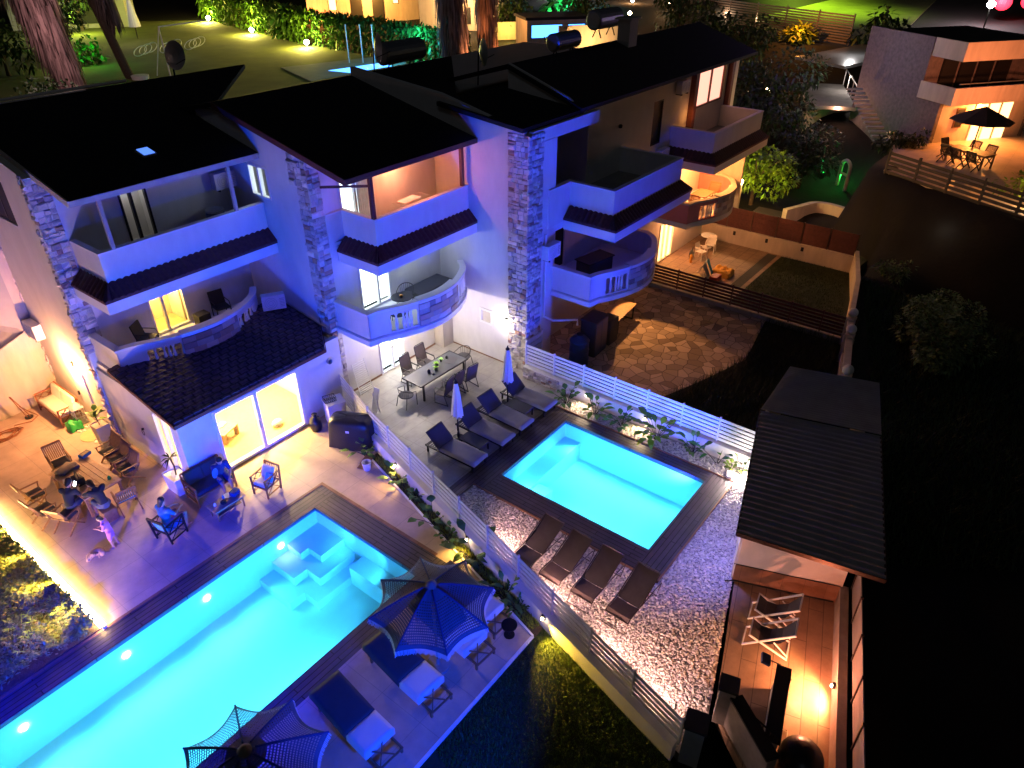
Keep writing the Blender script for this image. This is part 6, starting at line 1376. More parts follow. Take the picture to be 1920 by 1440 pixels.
t = thing('storage_cabinet', 'tall dark blue cabinet beside the water barrel', 'cabinet', (22.2, 12.9, 0), R(3)); m = MB(); m.b(-.5, .5, -.35, .35, 0, 1.55); m.build('body', 'charcoal_cushion', t, bevel=.02)
for x in (-.49, .01): m = MB(); m.b(x + .01, x + .47, -.365, -.35, .06, 1.5); m.build('door', 'tank_blue', t)
m = MB(); m.b(-.52, .52, -.37, .37, 1.55, 1.59); m.build('top', 'charcoal_cushion', t)
m = MB(); m.b(22.95, 23.6, 12.55, 13.1, 0, 1.15); thing1('fridge', 'low dark appliance right of the tall cabinet', 'cabinet', m, 'charcoal_cushion', bevel=.03)
def plastic_chair(label, x, y, rz):
    t = thing('plastic_chair', label, 'chair', (x, y, 0), rz, 'white plastic chairs on the warm patio'); m = MB(); m.b(-.22, .22, -.22, .22, .42, .45); m.build('seat', 'white_paint', t, bevel=.01)
    m = MB(); m.q((-.22, -.2, .45), (.22, -.2, .45), (.2, -.3, .85), (-.2, -.3, .85)); m.q((-.2, -.31, .85), (.2, -.31, .85), (.22, -.21, .45), (-.22, -.21, .45)); m.build('backrest', 'white_paint', t)
    for a in (-.21, .21):
        m = MB(); m.tube([(a, -.26, .64), (a * 1.1, .05, .65), (a * 1.1, .2, .6), (a * 1.15, .23, 0)], .022, 6); m.tube([(a, -.2, .42), (a * 1.15, -.28, 0)], .022, 6); m.build('leg', 'white_paint', t)
plastic_chair('white plastic chair standing alone on the warm patio', 33.7, 13.5, R(170)); plastic_chair('white plastic chair pushed to the dark table by the patio wall', 34.9, 13.5, R(100))
t = thing('round_table', 'small white round table by the patio wall', 'table', (35.4, 13.9, 0)); m = MB(); m.lathe([(.4, .68), (.4, .71)], n=24); m.build('tabletop', 'white_paint', t); m = MB(); m.tube([(0, 0, 0), (0, 0, .7)], .04); m.lathe([(.25, 0), (.25, .03)]); m.build('leg', 'white_paint', t)
t = thing('towel_rack', 'low rack hung with a slate towel and a light blue towel', 'drying rack', (31.7, 12.4, 0), R(10)); m = MB()
for x in (-.5, .5): m.bar((x, -.3, 0), (x, 0, .8), .02); m.bar((x, .3, 0), (x, 0, .8), .02)
m.bar((-.5, 0, .8), (.5, 0, .8), .02); m.build('frame', 'steel', t)
def drape(label, c0_, c1, mt2, x, y):
    m = MB(); vs = []
    for j in range(9):
        u = j / 8 * 2 - 1
        for i in range(9): xx = c0_ + (c1 - c0_) * i / 8; vs.append((xx, u * .32, .83 - abs(u) * .68 + .015 * math.sin(i * 1.9 + j)))
    m.add(vs, [(j * 9 + i, j * 9 + i + 1, (j + 1) * 9 + i + 1, (j + 1) * 9 + i) for j in range(8) for i in range(8)]); o = m.build('towel', mt2, smooth=True); o.location = (x, y, 0); o.rotation_euler = (0, 0, R(10)); tag(o, label, 'towel', 'towels drying on the low rack')
drape('slate grey towel over the low rack', -.48, .05, 'slate_towel', 31.7, 12.4); drape('light blue towel over the low rack', .08, .46, 'blue_towel', 31.72, 12.35)
m = MB(); cushion(m, 32.2, 33.0, 11.3, 12.2, 0, .28, amp=.2, seed=21); thing1('crumpled_towel', 'orange and white crumpled inflatable beside the blue towel', 'inflatable', m, 'orange_towel', smooth=True)
m = MB(); m.b(31.35, 31.95, 11.55, 11.95, 0, .3); thing1('toy_crate', 'small red and white crate beneath the towels', 'crate', m, 'red_plastic', bevel=.03)
m = MB(); m.lathe([(.42, .38), (.42, .41)], (30.7, 12.4, 0), 4); m.tube([(30.7, 12.4, 0), (30.7, 12.4, .4)], .04); thing1('low_table', 'pale yellow low table in front of the towels', 'table', m, 'yellow_cloth')
t = thing('broom', 'yellow bottle with a black top beside the lit patio door', 'bottle', (33.0, 13.7, 0)); m = MB(); m.lathe([(.07, 0), (.08, .35), (.03, .45)], n=12); m.build('body', 'orange_fruit', t); m = MB(); m.tube([(0, 0, .45), (0, 0, .75), (.08, 0, .8)], .02, 6); m.build('top', 'black', t)
t = thing('round_basin', 'grey round basin leaning by the patio door', 'basin', (33.5, 13.9, .25)); m = MB(); m.lathe([(.14, -.06), (.25, .04), (.26, .05), (.22, .04), (.12, -.04)], n=20); m.v = [(v[0], v[2], v[1]) for v in m.v]; m.build('bowl', 'steel', t); m = MB(); m.lathe([(.1, -.055), (.1, -.05)], n=12); m.v = [(v[0], v[2], v[1]) for v in m.v]; m.build('bottom', 'dark_metal', t)

# ================================================================== SHED AND COURT
S0 = thing('pool_shed', 'long shed with dark corrugated roof and pink lit front wall between gravel and court', 'shed', (17, 3.2, 0))
w = MB(); ribbon(w, [(14.18, 3.36), (15.12, .9)], .06, -.06, -.05, 2.42); ribbon(w, [(15.1, 1.0), (22.0, 2.65)], .06, -.06, -.05, 2.4); ribbon(w, [(14.2, 3.36), (18.5, 4.62), (21.6, 4.95)], .06, -.06, -.05, 2.4); w.build('wall', 'plaster', S0, world=True)
w = MB(); ribbon(w, [(14.13, 3.36), (15.07, .9)], .03, -.02, 0, .62); w.build('dado', 'band_wood', S0, world=True)
w = MB(); w.tube([(14.10, 3.4, .64), (14.6, 2.05, .63), (15.02, .92, .64)], .012, 5); w.tube([(13.96, 3.5, .03), (14.1, 3.3, .05), (14.6, 2.0, .04), (15.0, .95, .05)], .02, 6); w.build('cable', 'black', S0, world=True)
def corr(poly_fn, name, m):
    mb = MB(); nu, nv = 110, 2; vs = []
    for i in range(nu + 1):
        u = i / nu
        for j in range(nv): vs.append(poly_fn(u, j))
    mb.add(vs, [(i * nv, i * nv + 1, (i + 1) * nv + 1, (i + 1) * nv) for i in range(nu)]); return mb
A_, B_, C_, D_ = (13.17, 3.28), (18.42, 4.75), (19.3, 1.55), (13.81, .05)
A2, D2 = (21.64, 4.98), (22.4, 2.35)
def roofA(u, j):
    a = Vector(A_).lerp(Vector(B_), u); d = Vector(D_).lerp(Vector(C_), u); p = a.lerp(d, j); return (p.x, p.y, 2.58 + .02 * math.sin(u * 150) * 1)
def strips(A, B, C, D, z0, z1, z2, z3, name, label=None):
    mb = MB(); nu, nv = 2, 120; vs = []
    for j in range(nv + 1):
        v = j / nv
        for i in range(nu):
            a = Vector(A).lerp(Vector(D), v); b_ = Vector(B).lerp(Vector(C), v); p = a.lerp(b_, i); z = (z0 * (1 - v) + z3 * v) * (1 - i) + (z1 * (1 - v) + z2 * v) * i; vs.append((p.x, p.y, z + .022 * math.sin(j * 1.26)))
    mb.add(vs, [(j * 2, j * 2 + 1, j * 2 + 3, j * 2 + 2) for j in range(nv)])
    o = mb.build(name, 'shed_metal', S0, world=True); sd_ = o.modifiers.new('thick', 'SOLIDIFY'); sd_.thickness = .03; return o
strips(A_, D_, C_, B_, 2.60, 2.60, 2.60, 2.60, 'roof'); strips(B_, C_, D2, A2, 2.66, 2.66, 2.5, 2.5, 'roof')
w = MB(); w.bar((*A_, 2.54), (*D_, 2.54), .05, .12); w.bar((*A_, 2.54), (*B_, 2.54), .05, .12); w.bar((*D_, 2.54), (*C_, 2.54), .05, .12); w.build('fascia', 'frame_bronze', S0, world=True)
cw = [(15.12, .84), (10.56, -.42), (9.6, -.72)]
w = MB(); ribbon(w, cw, .10, -.10, -.1, .62); tag(w.build('court_wall', 'render_rough'), 'rough low wall along the lit side court with a glowing lamp', 'wall')
slat_fence('tall slatted screen behind the low wall of the lit court', (15.15, .66), (9.7, -.9), .64, 1.5, 6, 9, 'plaster_grey', 'frame_bronze', gap=.03)
t = thing('wall_spotlight', 'bright lamp on the rough low wall lighting the court floor', 'spotlight', (12.22, .16, .42), R(15)); m = MB(); m.b(-.05, .05, -.01, .05, -.05, .07); m.build('housing', 'black', t); m = MB(); m.ell((0, .06, -.02), (.04, .03, .03)); m.build('bulb', 'lamp_warm', t)
light('spot_light', 'SPOT', (12.2, .28, .40), 62, (1, .50, .16), parent=t, target=(12.0, .95, 0), r=.03, angle=150, blend=.5)
light('spot_light', 'POINT', (12.15, .75, .55), 42, (1, .28, .14), parent=t, r=.05)  # added point stands in for orange light bounced off the court
def deckchair(label, x, y, rz):
    t = thing('deck_chair', label, 'deck chair', (x, y, 0), rz, 'white framed deck chairs in the court')   # seat faces -x side
    m = MB()
    for yy in (-.28, .28): m.bar((-.62, yy, .02), (.45, yy, .92), .03, .045); m.bar((.42, yy, .02), (-.52, yy, .42), .03, .045); m.bar((.05, yy, .45), (.42, yy, .12), .025)
    for p in ((-.62, .02), (.45, .92), (.42, .02), (-.52, .42)): m.bar((p[0], -.3, p[1]), (p[0], .3, p[1]), .035)
    m.build('frame', 'white_paint', t); s = MB(); vs = []; P = [(-.5, .43), (-.3, .30), (-.05, .30), (.2, .48), (.44, .92)]
    for p in P:
        for k in range(3): vs.append((p[0], -.25 + .25 * k, p[1]))
    s.add(vs, [(i * 3 + k, i * 3 + k + 1, (i + 1) * 3 + k + 1, (i + 1) * 3 + k) for i in range(4) for k in range(2)]); s.build('sling', 'mesh_brown', t); return t
deckchair('white framed deck chair nearer the shed wall', 13.55, 1.95, R(-80)); deckchair('white framed deck chair nearer the low dark wall', 12.74, 1.78, R(-78))
def capwall(label, a, b_, th, h, m='render_rough', cap='black'):
    w = MB(); ribbon(w, [a, b_], th / 2, -th / 2, -.1, h); o = w.build('low_wall', m); tag(o, label, 'wall'); c = MB(); ribbon(c, [a, b_], th / 2 + .04, -th / 2 - .04, h, h + .06); c.build('cap', cap, o)
capwall('low wall with wide black top in the middle of the court', (11.62, 1.2), (9.75, .78), .24, .85); capwall('sloping side wall with black cap at the court entrance', (10.15, 1.75), (9.3, .62), .22, 1.0)
def pillar(label, x, y, rz, w_, h, m='render_rough'):
    t = thing('gate_pillar', label, 'pillar', (x, y, 0), rz, 'gate pillars at the court entrance'); q = MB(); q.b(-w_ / 2, w_ / 2, -w_ / 2, w_ / 2, 0, h); q.build('shaft', m, t); q = MB(); q.b(-w_ / 2 - .04, w_ / 2 + .04, -w_ / 2 - .04, w_ / 2 + .04, h, h + .07); q.build('cap', 'mesh_brown', t)
pillar('gate pillar with brown cap at the corner of gravel and court', 10.2, 1.95, R(15), .34, 1.2); pillar('dark gate pillar at the bottom end of the diagonal slat fence', 8.95, 2.12, R(15), .4, 1.25, 'plaster_grey')
t = thing('iron_gate', 'dark iron bar gate between the two gate pillars', 'gate', (10.05, 1.7, 0), R(-105)); m = MB(); m.bar((0, 0, .1), (1.1, 0, .1), .03); m.bar((0, 0, 1.05), (1.1, 0, 1.05), .03); m.build('frame', 'black', t); m = MB()
for k in range(12): m.bar((.05 + k * .09, 0, .1), (.05 + k * .09, 0, 1.05), .016)
m.build('bars', 'black', t)
t = thing('covered_barrel', 'round dark covered tub at the bottom of the court', 'tub', (9.95, .2, 0)); m = MB(); m.lathe([(.42, 0), (.44, .7), (.40, .8), (.2, .9), (0, .93)], n=28); m.build('cover', 'black_plastic', t, smooth=True); m = MB(); m.lathe([(.445, .55), (.45, .6), (.445, .65)], n=28); m.build('strap', 'charcoal_cushion', t)
t = thing('outdoor_speaker', 'small dark square flood lamp on an arm above the court', 'floodlight', (11.5, 1.45, .85), R(20)); m = MB(); m.ob((0, .15, .18), (.26, .2, .08), rx=R(20)); m.build('housing', 'tank_blue', t); m = MB(); m.tube([(.1, -.2, 0), (.02, .1, .16)], .012, 6); m.build('arm', 'black', t)
m = MB(); m.tube([(10.9, .95, .02), (10.75, .8, .02), (10.8, .65, .02), (10.6, .6, .02), (10.3, .45, .02)], .012, 5); thing1('cable', 'pale cable lying on the court floor beside the dark tub', 'cable', m, 'cream_cushion')
m = MB(); m.b(12.0, 12.14, 1.02, 1.1, -.006, .0); thing1('floor_drain', 'small drain plate in the court floor by the bright lamp patch', 'drain', m, 'frame_bronze')
t = thing('lit_box', 'white boxy garden light glowing at the shed corner of the gravel', 'garden light', (18.12, 5.15, 0), R(20)); m = MB(); m.b(-.16, .16, -.1, .1, 0, .14); m.build('shade', 'white_paint', t, bevel=.01); m = MB(); m.b(-.14, .14, -.115, -.101, .02, .12); m.build('lamp_panel', 'lamp_white', t)
light('box_light', 'POINT', (18.0, 4.78, .35), 16, (1, .80, .68), parent=t, r=.05)

light('gravel_fill', 'SPOT', (14.3, 3.75, 2.3), 62, (.26, .24, 1.0), parent=S0, target=(14.9, 5.4, 0), r=.05, angle=140)  # added blue fill for the gravel, no lamp hangs under the eave
# ================================================================== BLUE FILL LIGHTS (poles added outside the view, near the camera)
def flood(label, pos, tgt, w, color=BLUE, angle=100, r=.18):
    t = thing('fill_flood', label, 'floodlight', (pos[0], pos[1], 0), 0, 'blue fill lights on added poles'); m = MB(); m.tube([(0, 0, 0), (0, 0, pos[2])], .04); m.build('pole', 'dark_metal', t)
    m = MB(); m.ob((0, 0, pos[2] + .1), (.3, .12, .22)); m.build('housing', 'black', t)
    light('blue_fill', 'SPOT', (pos[0], pos[1] + .25, pos[2] + .1), w, color, parent=t, target=tgt, r=r, angle=angle, blend=.6)
flood('added blue floodlight on an unseen pole below the sun bed lawn', (4.2, .8, 3.6), (6.5, 8.2, 1.5), 1300, angle=62)
light('gable_fill', 'SPOT', (4.2, 1.05, 3.75), 2600, BLUE, target=(22.65, 15.8, 9.85), r=.1, angle=9, blend=.4)  # narrow beam added to light the gable wall blue
flood('added blue floodlight on an unseen pole at the left of the long pool', (-4.2, 8.5, 4.6), (1.0, 12.0, 0), 6400, (.004, .012, 1.0), angle=60)
# ================================================================== BEYOND THE HOUSES
ZB = 6.0
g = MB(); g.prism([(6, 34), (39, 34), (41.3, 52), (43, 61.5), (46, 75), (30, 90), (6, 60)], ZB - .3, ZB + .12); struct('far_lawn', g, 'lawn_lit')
g = MB(); g.prism([(30.5, 38.8), (40.2, 38.2), (41, 44), (33, 46)], ZB, ZB + .16); struct('far_terrace', g, 'concrete')
b_ = MB(); b_.q((34.2, 42.4, ZB + .165), (38.6, 41.8, ZB + .165), (38.2, 40.2, ZB + .165), (34.6, 40.6, ZB + .165)); b_.v = [(v[0], v[1], v[2]) for v in b_.v]; 
M['far_pool'] = emis('far_pool', (.06, .26, 1), 1.4); struct('pool_water', b_, 'far_pool')
def hedge(label, pts, th, h, z, n, base, seed):
    mb = MB(); r2 = random.Random(seed)
    L = [math.dist(a, b_) for a, b_ in zip(pts, pts[1:])]; T = sum(L)
    for i in range(n):
        u = r2.uniform(0, T); k = 0
        while u > L[k] and k < len(L) - 1: u -= L[k]; k += 1
        a, b_ = Vector(pts[k]), Vector(pts[k + 1]); p = a.lerp(b_, u / L[k]); d = (b_ - a).normalized(); nn = Vector((-d.y, d.x)); w_ = r2.choice((-1, 1)) * th / 2 * (1 - .35 * abs(r2.gauss(0, 1))); zz = h * r2.random() ** .8 * (1 + .12 * noise.noise(Vector((p.x * .5, p.y * .5, 2))))
        if r2.random() < .3: zz = h * (1 + .1 * noise.noise(Vector((p.x * .6, p.y * .6, 2)))) ; w_ = r2.uniform(-1, 1) * th / 2
        q = p + nn * w_; v = r2.uniform(.5, 1.5); leafquad(mb, (q.x, q.y, z + zz), rv(r2), r2.uniform(.3, .6), r2.uniform(.12, .25), (base[0] * v, base[1] * v, base[2] * v), .2)
    o = mb.build('hedge', 'leaf', tint=True); return tag(o, label, 'hedge', 'tall hedges beyond the lawn')
hedge('tall clipped hedge along the far side of the lit lawn, left stretch', [(47, 77), (43.3, 62)], 1.4, 2.5, ZB, 3000, (.8, .85, .45), 1)
hedge('tall clipped hedge behind the far lawn, middle stretch with pink flowers', [(43.3, 61.7), (41.8, 53)], 1.4, 2.5, ZB, 3000, (.8, .85, .45), 2)
hedge('bushy hedge ending in teal shade by the big palm trunks', [(41.8, 52.3), (41, 43), (39.9, 35)], 1.6, 2.4, ZB, 5000, (.7, .85, .65), 3)
for i, (x, y, w_, lab) in enumerate([(45.0, 73.5, 900, 'lawn spotlight at the far end of the hedge'), (42.2, 62.3, 900, 'lawn spotlight before the second hedge stretch'), (40.3, 52.2, 900, 'lawn spotlight nearest the small far pool'), ]):
    t = thing('garden_spotlight', lab, 'spotlight', (x, y, ZB + .15), 0, 'bright lawn spotlights before the hedge'); m = MB(); m.lathe([(.1, 0), (.06, .05), (.06, .2)], n=10); m.build('stake', 'black', t); m = MB(); m.ell((0, 0, .35), (.20, .20, .18)); m.build('bulb', 'lamp_white', t)
    light('spot_light', 'POINT', (x - .45, y - .3, ZB + .62), w_ * .6, (1, .80, .12), parent=t, r=.15)
light('teal_light', 'POINT', (38.7, 38.5, ZB + 2.5), 160, (.05, .7, .9), r=.2)
# palms with hanging skirts of dead fronds
def palm_skirt(label, x, y, z, h0, h1, r0, r1, n, base, lean=(0, 0), trunk_r=.35, up=(16, 'frond')):
    t = thing('palm_tree', label, 'palm', (x, y, z), 0, 'tall palms with shaggy trunks behind the houses'); m = MB(); m.tube([(0, 0, 0), (lean[0] * .4, lean[1] * .4, h1 * .4), (lean[0], lean[1], h1)], trunk_r, 12, trunk_r * .8); m.build('trunk', 'bark', t)
    m = MB(); r2 = random.Random(int(x)); 
    for i in range(n):
        u = r2.random(); hh2 = h0 + (h1 - h0) * u; r = (r0 + (r1 - r0) * u) * r2.uniform(.55, 1.05); a = r2.uniform(0, 6.28); v = r2.uniform(.35, 1.5); c = Vector((lean[0] * u + r * math.cos(a), lean[1] * u + r * math.sin(a), hh2))
        leafquad(m, c, (math.cos(a) * .12, math.sin(a) * .12, -1), r2.uniform(.7, 1.7), r2.uniform(.06, .16), (base[0] * v, base[1] * v, base[2] * v), 0, 3)
    m.build('dead_frond_skirt', 'frond', t, tint=True)
    m = MB()
    for i in range(26):
        a = r2.uniform(0, 6.28); el = r2.uniform(-.2, 1.2); c = Vector((lean[0], lean[1], h1)); d = Vector((math.cos(a) * math.cos(el), math.sin(a) * math.cos(el), math.sin(el)))
        for k in range(14): s = .4 + k * .16; p = c + d * s + Vector((0, 0, -.05 * s * s)); leafquad(m, p, d + Vector((-d.y, d.x, 0)) * .8, .6, .06, (.6, .8, .5), .4); leafquad(m, p, d - Vector((-d.y, d.x, 0)) * .8, .6, .06, (.6, .8, .5), .4)
    m.build('crown', 'leaf', t, tint=True)
palm_skirt('shaggy reddish palm trunk at the upper left', 19.8, 47.5, ZB, -.5, 11, .55, 1.9, 2600, (1.1, .85, .9), (-1.4, 1.4))
palm_skirt('darker shaggy palm trunk right of the reddish one', 24.6, 50.8, ZB, 4.0, 12, .35, 1.7, 1500, (.4, .38, .42), (-2.4, .6), .3)
palm_skirt('fire lit shaggy palm trunk, left of the pair beside the yellow house', 38.6, 34.5, ZB, 1.2, 12, .8, 1.35, 2400, (.8, .8, .95), (-.3, .3), .4)
palm_skirt('slimmer fire lit shaggy palm trunk, right of the pair', 41.0, 33.6, ZB, 1.5, 12, .55, 1.1, 1800, (1.0, .8, .7), (-.3, .3), .35)
for x, y, lab in ((39.0, 32.9, 'orange uplight at the foot of the left big palm trunk'), (41.0, 32.6, 'orange uplight at the foot of the slimmer palm trunk')):
    t = thing('uplight', lab, 'spotlight', (x, y, ZB), 0, 'orange uplights under the palms'); m = MB(); m.lathe([(.12, 0), (.12, .15), (.08, .2)], n=12); m.build('housing', 'black', t); m = MB(); m.ell((0, 0, .22), (.09, .09, .05)); m.build('bulb', 'lamp_warm', t)
    light('uplight_beam', 'SPOT', (x, y, ZB + .3), 330, (1, .32, .10), parent=t, target=(x - .2, y + .9, ZB + 5), r=.1, angle=75)
light('left_street_glow', 'POINT', (17.5, 43, 11), 130, (1, .62, .62), r=.5)
# big loose bush and small palm before hedge
def bush(label, x, y, z, rad, n, size, base, seed, m='leaf', name='bush', cat='bush', trunk=False, group=None, th=None):
    t = thing(name, label, cat, (x, y, z), 0, group); q = MB(); r2 = random.Random(seed); H = (th or rad[2] * .8)
    if trunk:
        tr_ = MB(); tr_.tube([(0, 0, 0), (.08, .05, H * .5), (0, 0, H)], .16, 8, .07)
        for k in range(6): a = k * 1.1; tr_.tube([(0, 0, H * (.5 + .07 * k)), (rad[0] * .3 * math.cos(a), rad[1] * .3 * math.sin(a), H + rad[2] * .1), (rad[0] * .6 * math.cos(a), rad[1] * .6 * math.sin(a), H + rad[2] * .4)], .05, 5, .015)
        tr_.build('trunk', 'bark', t)
    else:
        tr_ = MB()
        for k in range(5): a = k * 1.26; tr_.tube([(0, 0, 0), (rad[0] * .5 * math.cos(a), rad[1] * .5 * math.sin(a), rad[2])], .03, 5, .01)
        tr_.build('stem', 'bark', t)
    crown(q, (0, 0, H if trunk else rad[2]), rad, n, size, r2, base); q.build('crown' if trunk else 'foliage', m, t, tint=True); return t
palm_b = bush('feathery low palm bush between two lit hedge stretches', 42.5, 57.5, ZB, (1.6, 1.6, 1.3), 500, .8, (.8, .9, .8), 5)
# neighbours' houses on the ridge
def block(label, loc, rz, W, D, H, m, parts, group='houses beyond the lawn', roof=True):
    t = thing('villa', label, 'house', loc, rz, group); w = MB(); w.b(0, W, 0, D, 0, H); w.build('wall', m, t)
    if roof: r_ = MB(); r_.b(-.15, W + .15, -.15, D + .15, H, H + .2); r_.build('roof', 'roof_dark', t)
    for (kind, a, b_, c, d, mt2) in parts:
        q = MB(); q.b(a, b_, -.06, -.01, c, d); f_ = q.build(kind, 'dark_metal' if kind != 'panel' else mt2, t)
        if kind != 'panel': q = MB(); q.b(a + .06, b_ - .06, -.075, -.062, c + .06, d - .06); q.build('pane', mt2, f_)
    return t
block('orange lit villa above the hedge with glowing columns', (52.0, 66.5, ZB), R(-46), 15, 5, 5.5, 'plaster_warm', [('window', 2.2, 3.0, 1.0, 2.4, 'win_amber'), ('door', 4.4, 5.6, 0, 2.2, 'black'), ('door', 6.6, 7.8, 0, 2.3, 'black'), ('window', 12.2, 13.2, .6, 2.2, 'black'), ('window', 8.7, 9.3, 1.6, 2.4, 'win_amber')])
block('cream villa block with dark square windows left of the big palm trunks', (54.0, 52.6, ZB), R(-52), 7.5, 5, 6.5, 'plaster_warm', [('window', .8, 2.2, 3.6, 4.6, 'black'), ('window', 2.2, 3.7, .6, 2.0, 'black'), ('window', 4.2, 4.8, .6, 2.0, 'black'), ('window', 5.4, 6.6, 3.4, 4.6, 'win_amber')])
light('villa_light', 'POINT', (54.5, 60.5, ZB + 2.2), 550, (1, .42, .08), r=.3); light('villa_light', 'POINT', (51.0, 64.5, ZB + 1.2), 330, (1, .22, .05), r=.3); light('villa_light', 'POINT', (54.5, 48.0, ZB + 2.5), 420, (1, .55, .2), r=.3)
light('villa_light', 'POINT', (48.2, 38.5, ZB + 3), 120, (1, .4, .1), r=.3)
block('grey villa with pale pillar at the upper left corner', (30, 82, ZB), R(-35), 10, 6, 5, 'plaster_grey', [('window', 1, 3, 1, 2.6, 'black'), ('panel', 3.3, 3.7, 0, 4.5, 'plaster_white'), ('window', 5, 8, .5, 3, 'black')]); light('villa_light', 'POINT', (31, 76, ZB + 3), 60, (.75, .7, 1), r=.3)
k_ = block('flat roofed pool house with blue lit windows behind the palm trunks', (49.8, 36.9, ZB), R(-38), 5.0, 3.5, 2.3, 'plaster_warm', [('window', .3, 2.9, 1.0, 2.0, 'win_blue' if 'win_blue' in M else 'far_pool'), ('window', 3.3, 4.8, 1.0, 2.0, 'far_pool')])
w = thing('garden_wall', 'warm cream curved wall with a stone end beside the pool house', 'wall', (49.5, 32.0, ZB)); q = MB(); pts = [(47.9, 32.6), (49.6, 31.3), (51.5, 30.0), (53.5, 28.8)]
ribbon(q, pts, .15, -.15, -.0, 2.4); q.v = [(v[0] - 49.5, v[1] - 32, v[2] * (1 if v[0] < 52 else .55)) for v in q.v]; q.build('wall', 'plaster_warm', w); q = MB(); stones(q, 'x', -.2, -1, -1.75, -1.1, 0, 2.4, 5); q.build('stone_end', 'stone', w, tint=True); light('wall_light', 'POINT', (48.5, 29.6, ZB + 1.2), 150, (1, .55, .18), r=.2)
bush('leafy shrub before the cream wall by the palm trunks', 42.3, 32.4, ZB, (.8, .7, .8), 260, .35, (.6, .8, .4), 6); bush('dark rounded shrub before the cream wall', 44.9, 31.8, ZB, (.8, .7, .9), 240, .35, (.4, .5, .3), 7)
bush('teal lit fan palm behind the pool house', 66, 44.5, ZB, (2.4, 2.4, 2.0), 420, 1.3, (.7, 1.6, 1.6), 8, name='fan_palm', cat='palm', trunk=True); light('teal_light', 'POINT', (63.5, 42, ZB + 2), 260, (.1, .9, .8), r=.2)
block('distant pink and white lit row beyond the dark fence', (88, 54, ZB), R(-50), 16, 5, 3.5, 'far_white', [('window', 1, 3, .5, 2.5, 'win_amber'), ('window', 6, 9, 1.5, 2.8, 'win_amber'), ('door', 11, 12, 0, 2.2, 'black')]); light('villa_light', 'POINT', (84, 49, ZB + 3), 420, (1, .5, .3), r=.4)
block('white modern villa front at the top centre', (66, 54, ZB), R(-45), 9, 4, 4.2, 'far_white', [('window', 1, 4, 1, 2.6, 'black'), ('window', 5, 8, 1, 2.6, 'win_amber')]); light('villa_light', 'POINT', (68, 46, ZB + 3.5), 160, (.9, .95, 1), r=.4)
# lit orange low wall left of pool house
q = MB(); q.b(0, 3.2, 0, .3, 0, 1.4); o = q.build('garden_wall', 'plaster_warm', loc=(52.8, 44.0, ZB)); o.rotation_euler = (0, 0, R(-40)); tag(o, 'short yellow lit wall behind the pool house', 'wall'); light('wall_light', 'POINT', (53.5, 41.5, ZB + 1), 90, (1, .6, .1), r=.2)
# small things on the left lawn
t = thing('closed_parasol', 'white closed parasol standing on the dark far garden at the upper left', 'parasol', (34.5, 68, ZB), 0); q = MB(); q.lathe([(.04, 0), (.04, 1.0), (.5, 1.05), (.42, 1.6), (.2, 2.9), (.04, 3.5)], n=14); q.build('canopy', 'umbrella_white', t); q = MB(); q.tube([(0, 0, 0), (0, 0, 3.6)], .05); q.build('pole', 'dark_metal', t); light('lawn_light', 'POINT', (32.5, 65, ZB + 3), 45, (1, .85, .7), r=.2)
q = MB()
for k in range(9): a = k * .7; q.tube([(k * .7 + .5 * math.cos(b_ / 3), .4 * math.sin(b_ / 3) + (k % 3) * .5, .5 + .3 * math.sin(b_ / 3 + 1)) for b_ in range(20)], .03, 4)
o = q.build('wicker_loungers', 'umbrella_white', loc=(29.6, 58.5, ZB)); o['kind'] = 'stuff'; tag(o, 'tangle of curved white lounger frames on the dark far terrace', 'loungers'); light('lawn_light', 'POINT', (31, 56.5, ZB + 2), 10, (1, .95, .85), r=.2)
bush('shrub with green glowing fairy lights left of the thin palm trunk', 25.5, 58.0, ZB, (1.6, 1.2, .9), 260, .45, (.5, .8, .4), 11); light('green_fairy', 'POINT', (25.2, 56.6, ZB + 1.6), 26, (.05, 1, .15), r=.1); light('warm_fairy', 'POINT', (23.6, 56.6, ZB + 1.6), 22, (1, .8, .3), r=.1)
bush('glossy dark shrub with white glints at the far left beyond the roof', 15.8, 42.0, ZB, (2.2, 1.5, 1.3), 700, .3, (1.2, 1.2, 1.3), 12, 'leaf_dark'); light('glint', 'POINT', (15.5, 39.0, ZB + 4.5), 14, (1, .95, .9), r=.1)
q = MB(); q.lathe([(.5, 0), (.55, .35)], n=18); o = q.build('tree_ring', 'plaster_white', loc=(24.8, 49.9, ZB)); tag(o, 'small white brick ring at the foot of the dark shaggy palm', 'tree ring')
t = thing('football_goal', 'thin white goal frame on the dark near lawn', 'goal', (26.5, 49.2, ZB + .1), R(10)); q = MB(); q.tube([(0, 0, 0), (0, 0, 3.0), (3.8, 0, 3.0)], .05); q.build('frame', 'trim_white', t); q = MB(); q.tube([(0, 0, 3.0), (-.25, 1, 0)], .03); q.build('stay', 'trim_white', t)
for i, (x, y) in enumerate(((37.2, 43.6), (37.9, 42.9), (38.4, 42.2), (41.2, 36.0))):
    q = MB(); q.tube([(0, 0, 0), (0, 0, 2.6)], .04); q.lathe([(.08, 2.6), (.05, 2.68)], n=8); o = q.build('pole', 'trim_white', loc=(x, y, ZB)); tag(o, ('thin white pole left of the far pool', 'thin white pole behind the satellite dish', 'short white pole nearest the dark water tank', 'thin white pole with lit tip before the teal hedge')[i], 'pole', 'thin white poles by the far pool')
light('pool_side', 'POINT', (36.2, 39.6, ZB + .5), 30, (.1, .3, 1), r=.2)
